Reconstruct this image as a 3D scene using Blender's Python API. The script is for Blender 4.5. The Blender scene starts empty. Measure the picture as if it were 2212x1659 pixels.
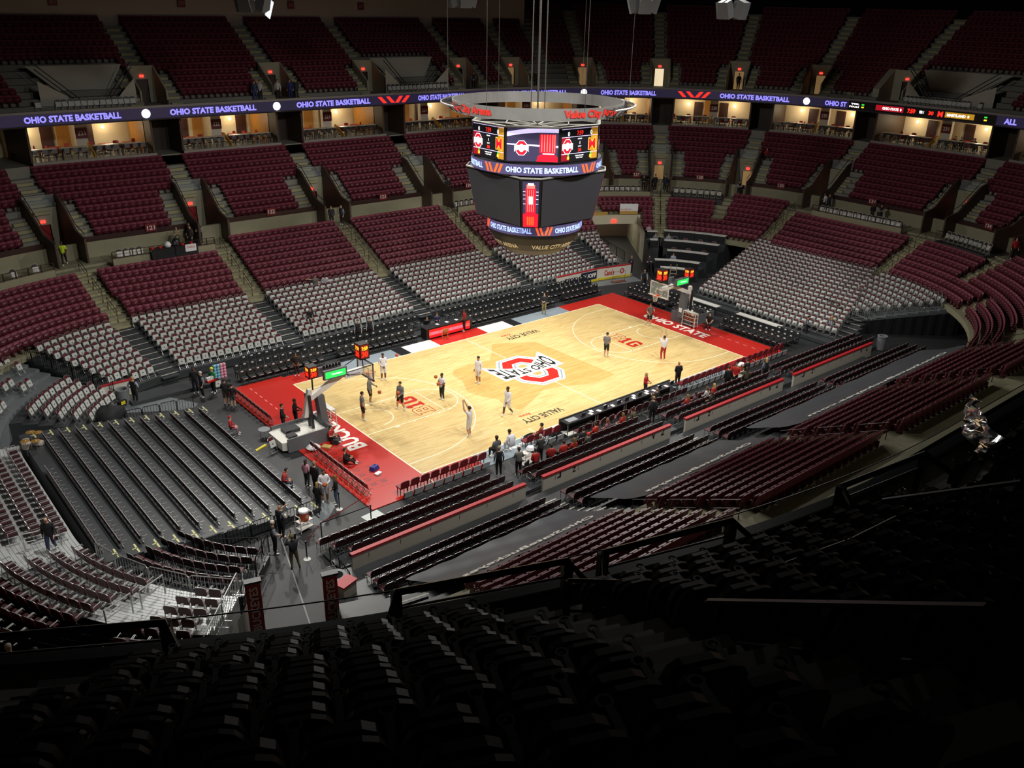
import bpy, math, random
import numpy as np
from mathutils import Matrix, Vector

random.seed(11)
RNG = np.random.RandomState(5)
SC = bpy.context.scene
COL = SC.collection
PI = math.pi

# ---------------------------------------------------------------- camera
CAM_POS = (-37.231, -42.3425, 23.5455)
CAM_YAW, CAM_PITCH, CAM_ROLL = 0.87179, -0.412494, 0.0206195
FPX = 1874.36
_f = Vector((math.cos(CAM_YAW) * math.cos(CAM_PITCH), math.sin(CAM_YAW) * math.cos(CAM_PITCH), math.sin(CAM_PITCH)))
_r = _f.cross(Vector((0, 0, 1))).normalized()
_u = _r.cross(_f)
_c, _s = math.cos(CAM_ROLL), math.sin(CAM_ROLL)
R_ = _c * _r + _s * _u
U_ = -_s * _r + _c * _u
camd = bpy.data.cameras.new('camera')
camd.sensor_width = 36.0
camd.sensor_fit = 'HORIZONTAL'
camd.lens = FPX / 2212.0 * 36.0
camd.clip_start = 0.05
camd.clip_end = 400
cam = bpy.data.objects.new('camera', camd)
COL.objects.link(cam)
mw = Matrix.Identity(4)
for i in range(3):
    mw[i][0], mw[i][1], mw[i][2], mw[i][3] = R_[i], U_[i], -_f[i], CAM_POS[i]
cam.matrix_world = mw
SC.camera = cam

# ---------------------------------------------------------------- world, lamps, exposure
w = bpy.data.worlds.new('world')
SC.world = w
w.use_nodes = True
w.node_tree.nodes['Background'].inputs[0].default_value = (0.55, 0.6, 0.75, 1)
w.node_tree.nodes['Background'].inputs[1].default_value = 0.0005

SC.view_settings.view_transform = 'Standard'
SC.view_settings.look = 'None'
SC.view_settings.gamma = 1.0
SC.view_settings.use_curve_mapping = False
SC.view_settings.exposure = 0.0

SPOT_W = 15500.0
def sports_lamp(x, y, z, tx, ty, power, deg, blend=1.0, size=0.9):
    ld = bpy.data.lights.new('sports_lamp', 'SPOT')
    ld.energy = power
    ld.color = (1.0, 0.965, 0.90)
    ld.spot_size = math.radians(deg)
    ld.spot_blend = blend
    ld.shadow_soft_size = size
    o = bpy.data.objects.new('sports_lamp', ld)
    COL.objects.link(o)
    o.location = (x, y, z)
    o.rotation_euler = (Vector((tx, ty, 0)) - Vector((x, y, z))).to_track_quat('-Z', 'Y').to_euler()
    return o
for (x, y) in ((-14, -21), (-5, -22), (5, -22), (14, -21), (-14, 21), (-5, 22), (5, 22), (14, 21)):
    sports_lamp(x, y, 30.0, x * 1.1, -y * 0.30, SPOT_W * 1.04, 89)
# end lamps aimed across the court at the bleachers behind the baselines
sports_lamp(-22, -4, 30.0, 18, 0, SPOT_W * 1.5, 90)
sports_lamp(22, 4, 30.0, -23, -2, SPOT_W * 1.9, 88)
sports_lamp(-24, -14, 30.0, -30, -5, SPOT_W * 1.3, 66)

# ---------------------------------------------------------------- helpers
def lin(h):
    h = h.lstrip('#')
    c = [int(h[i:i + 2], 16) / 255.0 for i in (0, 2, 4)]
    return tuple(((v / 12.92) if v <= 0.04045 else ((v + 0.055) / 1.055) ** 2.4) for v in c) + (1.0,)

_mats = {}
def mat(name, hx=None, rough=0.55, metal=0.0, emit=0.0, noise=0.0, scale=3.0, spec=0.5, alpha=1.0, trans=0.0, bump=0.0):
    if name in _mats:
        return _mats[name]
    m = bpy.data.materials.new(name)
    m.use_nodes = True
    nt = m.node_tree
    b = nt.nodes['Principled BSDF']
    col = lin(hx)
    b.inputs['Base Color'].default_value = col
    b.inputs['Roughness'].default_value = rough
    b.inputs['Metallic'].default_value = metal
    b.inputs['Specular IOR Level'].default_value = spec
    if emit:
        b.inputs['Emission Color'].default_value = col
        b.inputs['Emission Strength'].default_value = emit
    if alpha < 1:
        b.inputs['Alpha'].default_value = alpha
    if trans:
        b.inputs['Transmission Weight'].default_value = trans
    tc = None
    if noise or bump:
        tc = nt.nodes.new('ShaderNodeTexCoord')
        nz = nt.nodes.new('ShaderNodeTexNoise')
        nz.inputs['Scale'].default_value = scale
        nz.inputs['Detail'].default_value = 4
        nt.links.new(tc.outputs['Object'], nz.inputs['Vector'])
    if noise:
        mx = nt.nodes.new('ShaderNodeMix')
        mx.data_type = 'RGBA'
        lo = tuple(max(0, c * (1 - noise)) for c in col[:3]) + (1,)
        hi = tuple(min(1, c * (1 + noise)) for c in col[:3]) + (1,)
        mx.inputs[6].default_value = lo
        mx.inputs[7].default_value = hi
        nt.links.new(nz.outputs['Fac'], mx.inputs[0])
        nt.links.new(mx.outputs[2], b.inputs['Base Color'])
    if bump:
        bp = nt.nodes.new('ShaderNodeBump')
        bp.inputs['Strength'].default_value = bump
        bp.inputs['Distance'].default_value = 0.02
        nt.links.new(nz.outputs['Fac'], bp.inputs['Height'])
        nt.links.new(bp.outputs['Normal'], b.inputs['Normal'])
    _mats[name] = m
    return m

class MB:
    """collects shapes, one mesh per part"""
    def __init__(self):
        self.v, self.f, self.m = [], [], []
    def add(self, vs, fs, mi=0):
        o = len(self.v)
        self.v.extend([tuple(p) for p in vs])
        self.f.extend([tuple(i + o for i in f) for f in fs])
        self.m.extend([mi] * len(fs))
        return self
    def box(self, c, s, rz=0.0, rx=0.0, ry=0.0, mi=0, taper=1.0):
        x, y, z = s[0] / 2, s[1] / 2, s[2] / 2
        vs = [(-x, -y, -z), (x, -y, -z), (x, y, -z), (-x, y, -z), (-x * taper, -y * taper, z), (x * taper, -y * taper, z), (x * taper, y * taper, z), (-x * taper, y * taper, z)]
        if rx or ry or rz:
            mt = Matrix.Rotation(rz, 3, 'Z') @ Matrix.Rotation(ry, 3, 'Y') @ Matrix.Rotation(rx, 3, 'X')
            vs = [mt @ Vector(p) for p in vs]
        vs = [(p[0] + c[0], p[1] + c[1], p[2] + c[2]) for p in vs]
        return self.add(vs, [(0, 3, 2, 1), (4, 5, 6, 7), (0, 1, 5, 4), (1, 2, 6, 5), (2, 3, 7, 6), (3, 0, 4, 7)], mi)
    def prism(self, pts, z0, z1, mi=0):
        n = len(pts)
        vs = [(p[0], p[1], z0) for p in pts] + [(p[0], p[1], z1) for p in pts]
        fs = [tuple(range(n - 1, -1, -1)), tuple(range(n, 2 * n))] + [(i, (i + 1) % n, n + (i + 1) % n, n + i) for i in range(n)]
        return self.add(vs, fs, mi)
    def plate(self, pts, t, fn, mi=0):
        """polygon pts (a,b) extruded by t, fn(a,b,c)->xyz"""
        n = len(pts)
        vs = [fn(p[0], p[1], 0) for p in pts] + [fn(p[0], p[1], t) for p in pts]
        fs = [tuple(range(n - 1, -1, -1)), tuple(range(n, 2 * n))] + [(i, (i + 1) % n, n + (i + 1) % n, n + i) for i in range(n)]
        return self.add(vs, fs, mi)
    def lathe(self, prof, n=12, c=(0, 0, 0), mi=0, cap=True):
        vs, fs = [], []
        for (r, z) in prof:
            for k in range(n):
                a = 2 * PI * k / n
                vs.append((c[0] + r * math.cos(a), c[1] + r * math.sin(a), c[2] + z))
        for j in range(len(prof) - 1):
            for k in range(n):
                k2 = (k + 1) % n
                fs.append((j * n + k, j * n + k2, (j + 1) * n + k2, (j + 1) * n + k))
        if cap:
            fs.append(tuple(range(n - 1, -1, -1)))
            fs.append(tuple((len(prof) - 1) * n + k for k in range(n)))
        return self.add(vs, fs, mi)
    def cyl(self, c, r, h, n=12, mi=0, r2=None):
        return self.lathe([(r, 0), (r if r2 is None else r2, h)], n, c, mi)
    def tube(self, pts, r, n=6, mi=0, closed=False):
        P = [Vector(p) for p in pts]
        vs, fs = [], []
        m = len(P)
        for i, p in enumerate(P):
            if closed:
                t = (P[(i + 1) % m] - P[i - 1])
            else:
                t = P[min(i + 1, m - 1)] - P[max(i - 1, 0)]
            t = t.normalized() if t.length > 1e-9 else Vector((0, 0, 1))
            ref = Vector((0, 0, 1)) if abs(t.z) < 0.95 else Vector((1, 0, 0))
            a = t.cross(ref).normalized()
            b = t.cross(a)
            for k in range(n):
                an = 2 * PI * k / n + PI / n
                q = p + a * (r * math.cos(an)) + b * (r * math.sin(an))
                vs.append(tuple(q))
        for i in range(m if closed else m - 1):
            for k in range(n):
                k2 = (k + 1) % n
                j = (i + 1) % m
                fs.append((i * n + k, i * n + k2, j * n + k2, j * n + k))
        if not closed:
            fs.append(tuple(range(n - 1, -1, -1)))
            fs.append(tuple((m - 1) * n + k for k in range(n)))
        return self.add(vs, fs, mi)
    def ball(self, c, r, n=12, mi=0, sz=1.0):
        prof = [(r * math.sin(PI * j / (n // 2)) + 1e-4, -r * sz * math.cos(PI * j / (n // 2))) for j in range(n // 2 + 1)]
        return self.lathe(prof, n, c, mi, cap=False)
    def mesh(self, name, mats, smooth=False):
        me = bpy.data.meshes.new(name)
        me.from_pydata(self.v, [], self.f)
        for m in (mats if isinstance(mats, (list, tuple)) else [mats]):
            me.materials.append(m)
        if any(self.m):
            me.polygons.foreach_set('material_index', self.m)
        if smooth:
            me.polygons.foreach_set('use_smooth', [True] * len(self.f))
        me.update()
        return me
    def obj(self, name, mats, parent=None, loc=None, rz=0.0, smooth=False):
        return link(name, self.mesh(name, mats, smooth), parent, loc, rz)

def link(name, me, parent=None, loc=None, rz=0.0):
    o = bpy.data.objects.new(name, me)
    COL.objects.link(o)
    if parent is not None:
        o.parent = parent
    if loc is not None:
        o.location = loc
    if rz:
        o.rotation_euler = (0, 0, rz)
    return o
def tag(o, label=None, cat=None, group=None, kind=None):
    if label: o['label'] = label
    if cat: o['category'] = cat
    if group: o['group'] = group
    if kind: o['kind'] = kind
    return o
def thing(name, label, cat, loc=(0, 0, 0), rz=0.0, group=None):
    o = bpy.data.objects.new(name, None)
    o.empty_display_size = 0.2
    COL.objects.link(o)
    o.location = loc
    o.rotation_euler = (0, 0, rz)
    return tag(o, label, cat, group)
def struct(o):
    o['kind'] = 'structure'
    return o

ORD = ['front', 'second', 'third', 'fourth', 'fifth', 'sixth', 'seventh', 'eighth', 'ninth', 'tenth', 'eleventh', 'twelfth', 'thirteenth', 'fourteenth', 'fifteenth', 'sixteenth', 'seventeenth', 'eighteenth']
def num_words(n):
    u = ['', 'one', 'two', 'three', 'four', 'five', 'six', 'seven', 'eight', 'nine', 'ten', 'eleven', 'twelve', 'thirteen', 'fourteen', 'fifteen', 'sixteen', 'seventeen', 'eighteen', 'nineteen']
    a, b = int(n) // 100, int(n) % 100
    t = u[b] if b < 20 else ({2: 'twenty', 3: 'thirty', 4: 'forty'}[b // 10] + (' ' + u[b % 10] if b % 10 else ''))
    return u[a] + ' ' + t
def text_mesh(body, size=1.0, bold=0.0, extr=0.0, shear=0.0, res=2, space=1.0):
    """flat lettering as mesh data: list of verts (x right, y up), faces; centred in x"""
    cu = bpy.data.curves.new('t', 'FONT')
    cu.body = body
    cu.size = size
    cu.offset = bold
    cu.shear = shear
    cu.extrude = extr
    cu.resolution_u = res
    cu.space_character = space
    cu.align_x = 'CENTER'
    cu.align_y = 'CENTER'
    o = bpy.data.objects.new('t', cu)
    me = o.to_mesh()
    vs = [tuple(v.co) for v in me.vertices]
    fs = [tuple(p.vertices) for p in me.polygons]
    o.to_mesh_clear()
    bpy.data.objects.remove(o)
    bpy.data.curves.remove(cu)
    return vs, fs
def text_fit(body, wd, ht, **k):
    vs, fs = text_mesh(body, 1.0, **k)
    xs = [v[0] for v in vs]; ys = [v[1] for v in vs]
    x0, x1, y0, y1 = min(xs), max(xs), min(ys), max(ys)
    sx, sy = wd / (x1 - x0), ht / (y1 - y0)
    return [((v[0] - (x0 + x1) / 2) * sx, (v[1] - (y0 + y1) / 2) * sy, v[2]) for v in vs], fs

# camera projection, used only to decide which repeats are in view and how large they show
def proj(p):
    d = Vector(p) - Vector(CAM_POS)
    z = d.dot(_f)
    if z < 0.1:
        return None
    return (1106 + FPX * d.dot(R_) / z, 829.5 - FPX * d.dot(U_) / z, z)
def in_view(p, mg=40):
    q = proj(p)
    return q is not None and -mg < q[0] < 2212 + mg and -mg < q[1] < 1659 + mg

def stuff_mesh(name, tpl, mats, places):
    """one mesh of many copies of tpl (an MB); places = [(x,y,z,rot)]"""
    tv = np.array(tpl.v, dtype=np.float64)
    n, nv = len(places), len(tv)
    P = np.array(places, dtype=np.float64)
    c, s = np.cos(P[:, 3]), np.sin(P[:, 3])
    X = tv[None, :, 0] * c[:, None] - tv[None, :, 1] * s[:, None] + P[:, 0][:, None]
    Y = tv[None, :, 0] * s[:, None] + tv[None, :, 1] * c[:, None] + P[:, 1][:, None]
    Z = tv[None, :, 2] + P[:, 2][:, None]
    V = np.stack([X, Y, Z], -1).reshape(-1, 3)
    ls = np.array([len(f) for f in tpl.f]); flat = np.array([i for f in tpl.f for i in f])
    L = (flat[None, :] + (np.arange(n) * nv)[:, None]).reshape(-1)
    me = bpy.data.meshes.new(name)
    me.vertices.add(n * nv)
    me.vertices.foreach_set('co', V.reshape(-1).astype(np.float32))
    me.loops.add(len(L))
    me.loops.foreach_set('vertex_index', L.astype(np.int32))
    LT = np.tile(ls, n)
    me.polygons.add(len(LT))
    me.polygons.foreach_set('loop_start', np.concatenate([[0], np.cumsum(LT)[:-1]]).astype(np.int32))
    me.polygons.foreach_set('loop_total', LT.astype(np.int32))
    for m in mats:
        me.materials.append(m)
    me.polygons.foreach_set('material_index', np.tile(np.array(tpl.m), n).astype(np.int32))
    me.update(calc_edges=True)
    me.validate()
    return me

# ---------------------------------------------------------------- bowl plan
def pos(s, d):
    """point of the seating bowl: s along the perimeter, d outwards; returns x, y, outward angle"""
    s = (s + 19.5) % 136.0 - 19.5
    k = 9 * PI / 180
    if s <= 19.5: return s, 13 + d, PI / 2
    if s <= 29.5:
        a = PI / 2 - (s - 19.5) * k
        return 19.5 + (8.5 + d) * math.cos(a), 4.5 + (8.5 + d) * math.sin(a), a
    if s <= 38.5: return 28 + d, 4.5 - (s - 29.5), 0.0
    if s <= 48.5:
        a = -(s - 38.5) * k
        return 19.5 + (8.5 + d) * math.cos(a), -4.5 + (8.5 + d) * math.sin(a), a
    if s <= 87.5: return 19.5 - (s - 48.5), -13 - d, -PI / 2
    if s <= 97.5:
        a = -PI / 2 - (s - 87.5) * k
        return -19.5 + (8.5 + d) * math.cos(a), -4.5 + (8.5 + d) * math.sin(a), a
    if s <= 106.5: return -28 - d, -4.5 + (s - 97.5), PI
    a = PI - (s - 106.5) * k
    return -19.5 + (8.5 + d) * math.cos(a), 4.5 + (8.5 + d) * math.sin(a), a
BRK = [-38.5, -29.5, -19.5, 19.5, 29.5, 38.5, 48.5, 87.5, 97.5, 106.5]
def samples(s0, s1, step=0.45):
    out = [s0]
    bs = [b for b in BRK if s0 < b < s1] + [s1]
    for b in bs:
        a = out[-1]
        mid = ((a + b) / 2 + 19.5) % 136.0 - 19.5
        straight = (-19.5 <= mid <= 19.5) or (29.5 <= mid <= 38.5) or (48.5 <= mid <= 87.5) or (97.5 <= mid <= 106.5)
        n = 1 if straight else max(1, int(math.ceil((b - a) / step)))
        out += [a + (b - a) * i / n for i in range(1, n + 1)]
    return out
def tier_mb(prof, s0, s1, mb=None, mi=0, ends=None, step=0.45):
    """swept surface of profile points (d,z) from s0 to s1; ends = base z to close the two ends"""
    mb = mb or MB()
    S = samples(s0, s1, step)
    n = len(prof)
    vs = []
    for s in S:
        for (d, z) in prof:
            x, y, a = pos(s, d)
            vs.append((x, y, z))
    fs = []
    for i in range(len(S) - 1):
        for j in range(n - 1):
            fs.append((i * n + j, (i + 1) * n + j, (i + 1) * n + j + 1, i * n + j + 1))
    mb.add(vs, fs, mi)
    if ends is not None:
        for s in (s0, s1):
            a = [(pos(s, d)[0], pos(s, d)[1], z) for (d, z) in prof]
            b = [(pos(s, d)[0], pos(s, d)[1], ends) for (d, z) in prof]
            mb.add(a + b, [(j, j + 1, n + j + 1, n + j) for j in range(n - 1)], mi)
    return mb
def row_pts(s0, s1, d, spacing, g0, g1):
    """seat centres along a row between s0+g0 and s1-g1 (gaps in metres)"""
    S = samples(s0, s1, 0.12)
    S2 = []
    for a, b in zip(S[:-1], S[1:]):
        m = max(1, int(abs(b - a) / 0.12))
        S2 += [a + (b - a) * i / m for i in range(m)]
    S2.append(S[-1])
    P = [pos(s, d) for s in S2]
    L = [0.0]
    for p, q in zip(P[:-1], P[1:]):
        L.append(L[-1] + math.hypot(q[0] - p[0], q[1] - p[1]))
    a, b = g0, L[-1] - g1
    n = int((b - a) / spacing + 0.05)
    out = []
    if n < 1: return out
    st = a + ((b - a) - n * spacing) / 2 + spacing / 2
    for i in range(n):
        s = float(np.interp(st + i * spacing, L, S2))
        x, y, an = pos(s, d)
        out.append((x, y, an - PI / 2, s))
    return out
def bowl_box(mb, s, d, z, size, mi=0):
    """box: size (along row, outwards, up), base at z, centred at s,d"""
    x, y, a = pos(s, d)
    return mb.box((x, y, z + size[2] / 2), size, rz=a - PI / 2, mi=mi)
def pt3(s, d, z):
    x, y, a = pos(s, d)
    return (x, y, z)
# ================================================================ arena floor and court
m_floor = mat('arena_floor_dark', '2c2d2f', 0.55, noise=0.35, scale=0.35)
fl = MB().box((0, 0, -0.15), (76, 52, 0.2)).obj('floor', m_floor)
struct(fl)
m_grey_floor = mat('grey_concrete_floor', '6d7477', 0.5, noise=0.18, scale=0.8)
m_white = mat('white_paint', 'f2f0e8', 0.4)
m_red = mat('court_red', 'c0281f', 0.28, noise=0.05, scale=1.0)
m_black = mat('court_black', '1d1d20', 0.3)
m_grey = mat('court_grey', '8b97a0', 0.3)

def wood_mat(name, tint):
    m = bpy.data.materials.new(name)
    m.use_nodes = True
    nt = m.node_tree
    b = nt.nodes['Principled BSDF']
    b.inputs['Roughness'].default_value = 0.26
    b.inputs['Specular IOR Level'].default_value = 0.45
    tc = nt.nodes.new('ShaderNodeTexCoord')
    br = nt.nodes.new('ShaderNodeTexBrick')
    br.inputs['Scale'].default_value = 1.0
    br.inputs['Brick Width'].default_value = 1.35
    br.inputs['Row Height'].default_value = 0.075
    br.inputs['Mortar Size'].default_value = 0.0006
    br.inputs['Bias'].default_value = -0.45
    br.offset = 0.37
    br.offset_frequency = 3
    br.inputs['Color1'].default_value = lin('e0c78c')
    br.inputs['Color2'].default_value = lin('cba664')
    br.inputs['Mortar'].default_value = lin('c49c5e')
    nt.links.new(tc.outputs['Object'], br.inputs['Vector'])
    nz = nt.nodes.new('ShaderNodeTexNoise')
    mp = nt.nodes.new('ShaderNodeMapping')
    mp.inputs['Scale'].default_value = (0.5, 6.0, 1.0)
    nt.links.new(tc.outputs['Object'], mp.inputs['Vector'])
    nt.links.new(mp.outputs['Vector'], nz.inputs['Vector'])
    nz.inputs['Scale'].default_value = 1.6
    mx = nt.nodes.new('ShaderNodeMix')
    mx.data_type = 'RGBA'
    mx.blend_type = 'MULTIPLY'
    rmp = nt.nodes.new('ShaderNodeValToRGB')
    rmp.color_ramp.elements[0].position = 0.35
    rmp.color_ramp.elements[0].color = (0.86, 0.82, 0.74, 1)
    rmp.color_ramp.elements[1].position = 0.62
    rmp.color_ramp.elements[1].color = (1, 1, 1, 1)
    nt.links.new(nz.outputs['Fac'], rmp.inputs['Fac'])
    mx.inputs[0].default_value = 1.0
    nt.links.new(br.outputs['Color'], mx.inputs[6])
    nt.links.new(rmp.outputs['Color'], mx.inputs[7])
    m2 = nt.nodes.new('ShaderNodeMix')
    m2.data_type = 'RGBA'
    m2.blend_type = 'MULTIPLY'
    m2.inputs[0].default_value = 1.0
    m2.inputs[7].default_value = tint
    nt.links.new(mx.outputs[2], m2.inputs[6])
    nt.links.new(m2.outputs[2], b.inputs['Base Color'])
    return m
m_wood = wood_mat('maple_court', (1, 1, 1, 1))
m_wood_dark = wood_mat('stained_maple', (0.86, 0.77, 0.60, 1))

court = thing('basketball_court', 'pale maple basketball court with red painted ends and a block letter logo', 'court')
HX, HY = 14.33, 7.62
MB().box((0, 0, -0.025), (2 * HX, 2 * HY, 0.05)).obj('playing_surface', m_wood, court)
# painted apron panels outside the lines
XL, XR, YN, YF = -18.35, 17.6, -9.12, 9.12
def panel(x0, x1, y0, y1, m, z=-0.025, name='apron_panel'):
    return MB().box(((x0 + x1) / 2, (y0 + y1) / 2, z), (x1 - x0, y1 - y0, 0.05)).obj(name, m, court)
panel(XL, -HX, YN, YF + 0.3, m_red)
panel(HX, XR, YN, YF, m_red)
for sg in (-1, 1):
    y0, y1 = (HY, YF) if sg > 0 else (YN, -HY)
    for x0, x1, m in ((-HX, -11.0, m_red), (-11.0, -5.75, m_grey), (-5.75, -4.85, m_black), (-4.85, -2.27, m_white), (-2.27, 2.27, m_red),
                      (2.27, 4.85, m_white), (4.85, 5.75, m_black), (5.75, 11.0, m_grey), (11.0, HX, m_red)):
        panel(x0, x1, y0, y1, m)
def flat(name, polys, m, z, parent=court, t=0.0015):
    mb = MB()
    for p in polys:
        mb.prism(p, z - t, z)
    return mb.obj(name, m, parent)
# boundary and court lines (5 cm wide)
LW = 0.06
m_line = mat('court_line', 'fbf3d2', 0.3)
def rect(x0, x1, y0, y1): return [(x0, y0), (x1, y0), (x1, y1), (x0, y1)]
def arc(cx, cy, r, a0, a1, n=32, w=LW):
    out = []
    for i in range(n):
        t0, t1 = a0 + (a1 - a0) * i / n, a0 + (a1 - a0) * (i + 1) / n
        out.append([(cx + (r - w) * math.cos(t0), cy + (r - w) * math.sin(t0)), (cx + r * math.cos(t0), cy + r * math.sin(t0)),
                    (cx + r * math.cos(t1), cy + r * math.sin(t1)), (cx + (r - w) * math.cos(t1), cy + (r - w) * math.sin(t1))])
    return out
flat('sideline', [rect(-HX, HX, HY - LW, HY + 0.02)], m_line, 0.002)
flat('sideline', [rect(-HX, HX, -HY - 0.02, -HY + LW)], m_line, 0.002)
flat('baseline', [rect(-HX - 0.02, -HX + LW, -8.9, HY)], m_line, 0.002)
flat('baseline', [rect(HX - LW, HX + 0.02, -8.8, HY)], m_line, 0.002)
flat('half_line', [rect(-LW / 2, LW / 2, 2.75, HY)], m_line, 0.002)
flat('half_line', [rect(-LW / 2, LW / 2, -HY, -2.55)], m_line, 0.002)
for sg in (-1, 1):
    bx = sg * (HX - 1.575)
    L3 = []
    ang = math.asin(6.32 / 6.325) if False else PI / 2
    L3 += arc(bx, 0, 6.32, PI / 2 if sg < 0 else PI / 2, (-PI / 2) if sg < 0 else (3 * PI / 2), 48)
    xe = sg * HX
    for yy in (6.32, -6.32):
        y0, y1 = (yy - LW, yy) if yy > 0 else (yy, yy + LW)
        L3.append(rect(min(xe, bx), max(xe, bx), y0, y1))
    flat('three_point_line', L3, m_line, 0.0025)
    xf = sg * (HX - 5.79)
    lane = [rect(min(xe, xf), max(xe, xf), 1.83 - LW, 1.83), rect(min(xe, xf), max(xe, xf), -1.83, -1.83 + LW), rect(xf - LW / 2, xf + LW / 2, -1.83, 1.83)]
    for dx in (2.13, 2.44 + 0.9, 3.35 + 0.95, 5.2):
        xx = xe - sg * dx
        for yy in (1.83, -1.98):
            lane.append(rect(xx - (0.15 if dx < 2.2 else 0.03), xx + (0.15 if dx < 2.2 else 0.03), yy, yy + 0.15))
    flat('free_throw_lane', lane, m_line, 0.003)
    flat('free_throw_circle', arc(xf, 0, 1.83, PI / 2 if sg > 0 else -PI / 2, 3 * PI / 2 if sg > 0 else PI / 2, 28), m_line, 0.003)
    flat('restricted_arc', arc(bx, 0, 1.25, PI / 2 if sg > 0 else -PI / 2, 3 * PI / 2 if sg > 0 else PI / 2, 20), m_line, 0.003)
for x in (-6.1, 6.1):
    flat('coaching_box_line', [rect(x - 0.03, x + 0.03, -8.9, -6.9)], m_line, 0.003)
# darker stained state outline in the middle
ohio = [(-4.9, 2.5), (-4.3, 3.2), (-2.9, 3.3), (-1.2, 3.1), (-0.3, 4.0), (0.9, 5.5), (1.6, 5.3), (2.7, 4.6), (3.9, 3.9), (4.0, 2.2), (4.1, -1.0), (4.2, -4.2), (3.0, -4.4),
        (1.5, -4.3), (-0.2, -3.4), (-1.6, -3.2), (-3.2, -4.0), (-4.7, -4.7), (-5.3, -3.8), (-4.9, -2.6), (-5.6, -1.3), (-5.8, -0.4), (-5.0, 1.2)]
flat('stained_state_outline', [ohio], m_wood_dark, 0.0012)

def letters(body, cx, cy, wd, ht, ang, m, z, parent=court, bold=0.02, name='lettering', shear=0.0, warp=None):
    """painted lettering on the floor; ang = direction of reading"""
    vs, fs = text_fit(body, wd, ht, bold=bold, shear=shear)
    if warp: vs = [warp(v) for v in vs]
    c, s = math.cos(ang), math.sin(ang)
    mb = MB().add([(cx + v[0] * c - v[1] * s, cy + v[0] * s + v[1] * c, z) for v in vs], fs)
    return mb.obj(name, m, parent)
# block O logo: ring layers then the arched words
def octo(hw, hh, cw, ch):
    return [(hw, ch), (cw, hh), (-cw, hh), (-hw, ch), (-hw, -ch), (-cw, -hh), (cw, -hh), (hw, -ch)]
def ring(o, i):
    return [[o[k], o[(k + 1) % 8], i[(k + 1) % 8], i[k]] for k in range(8)]
logo_layers = (('logo_white_border', 1.92, 2.62, 0.98, 1.42, m_white, 0.004), ('logo_grey_line', 1.78, 2.47, 0.9, 1.34, m_grey, 0.005),
               ('logo_white_line', 1.68, 2.37, 0.85, 1.28, m_white, 0.006))
for nm, hw, hh, cw, ch, m, z in logo_layers:
    flat(nm, ring(octo(hw, hh, cw, ch), octo(0.42, 1.05, 0.22, 0.62)), m, z, t=0.0006)
flat('logo_grey_line', ring(octo(0.72, 1.38, 0.37, 0.80), octo(0.60, 1.26, 0.32, 0.74)), m_grey, 0.007, t=0.0006)
flat('logo_red_ring', ring(octo(1.52, 2.2, 0.77, 1.18), octo(0.84, 1.52, 0.42, 0.88)), m_red, 0.0075, t=0.0006)
def band(top, bot0, bot1, hx, n=24):
    up = [(-hx + 2 * hx * i / n) for i in range(n + 1)]
    return [(-x, -top) for x in up] + [(-x, (bot0 + (bot1 - bot0) * (abs(x) / hx) ** 1.5)) for x in reversed(up)]
flat('logo_white_band', [band(0.62, 0.55, 2.35, 2.68)], m_white, 0.009, t=0.0006)
def warp_words(v):
    X, Y = v[0], v[1]                 # Y in -.5 .. .5
    t = 0.5 - Y
    bot = 0.36 + 1.55 * (abs(X) / 2.45) ** 1.5
    return (X, 0.36 - t * (0.36 + bot), 0)
letters('OHIO STATE', 0, 0, 4.9, 1.0, PI, mat('logo_ink', '141416', 0.35), 0.0105, warp=warp_words, bold=0.025)
m_ink = mat('court_ink', '3a3026', 0.35)
letters('VALUE CITY', 4.15, 5.72, 3.2, 0.62, PI, m_ink, 0.0035, bold=0.025)
letters('VALUE CITY', -4.17, -6.08, 3.2, 0.62, PI, m_ink, 0.0035, bold=0.025)
letters('Arena', 3.0, 6.35, 0.9, 0.32, PI, m_red, 0.0035)
letters('Arena', -5.05, -5.4, 0.9, 0.32, PI, m_red, 0.0035)
letters('BUCKEYES', -15.5, 0.05, 6.0, 1.2, PI / 2, m_white, 0.004, bold=0.035)
letters('OHIO STATE', 15.45, 0.0, 6.5, 0.95, -PI / 2, m_white, 0.004, bold=0.035)
letters('bigten.org', 8.6, -8.3, 3.2, 0.42, PI, m_white, 0.004)
letters('bigten.org', -8.6, -8.3, 3.2, 0.42, PI, m_white, 0.004)
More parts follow.
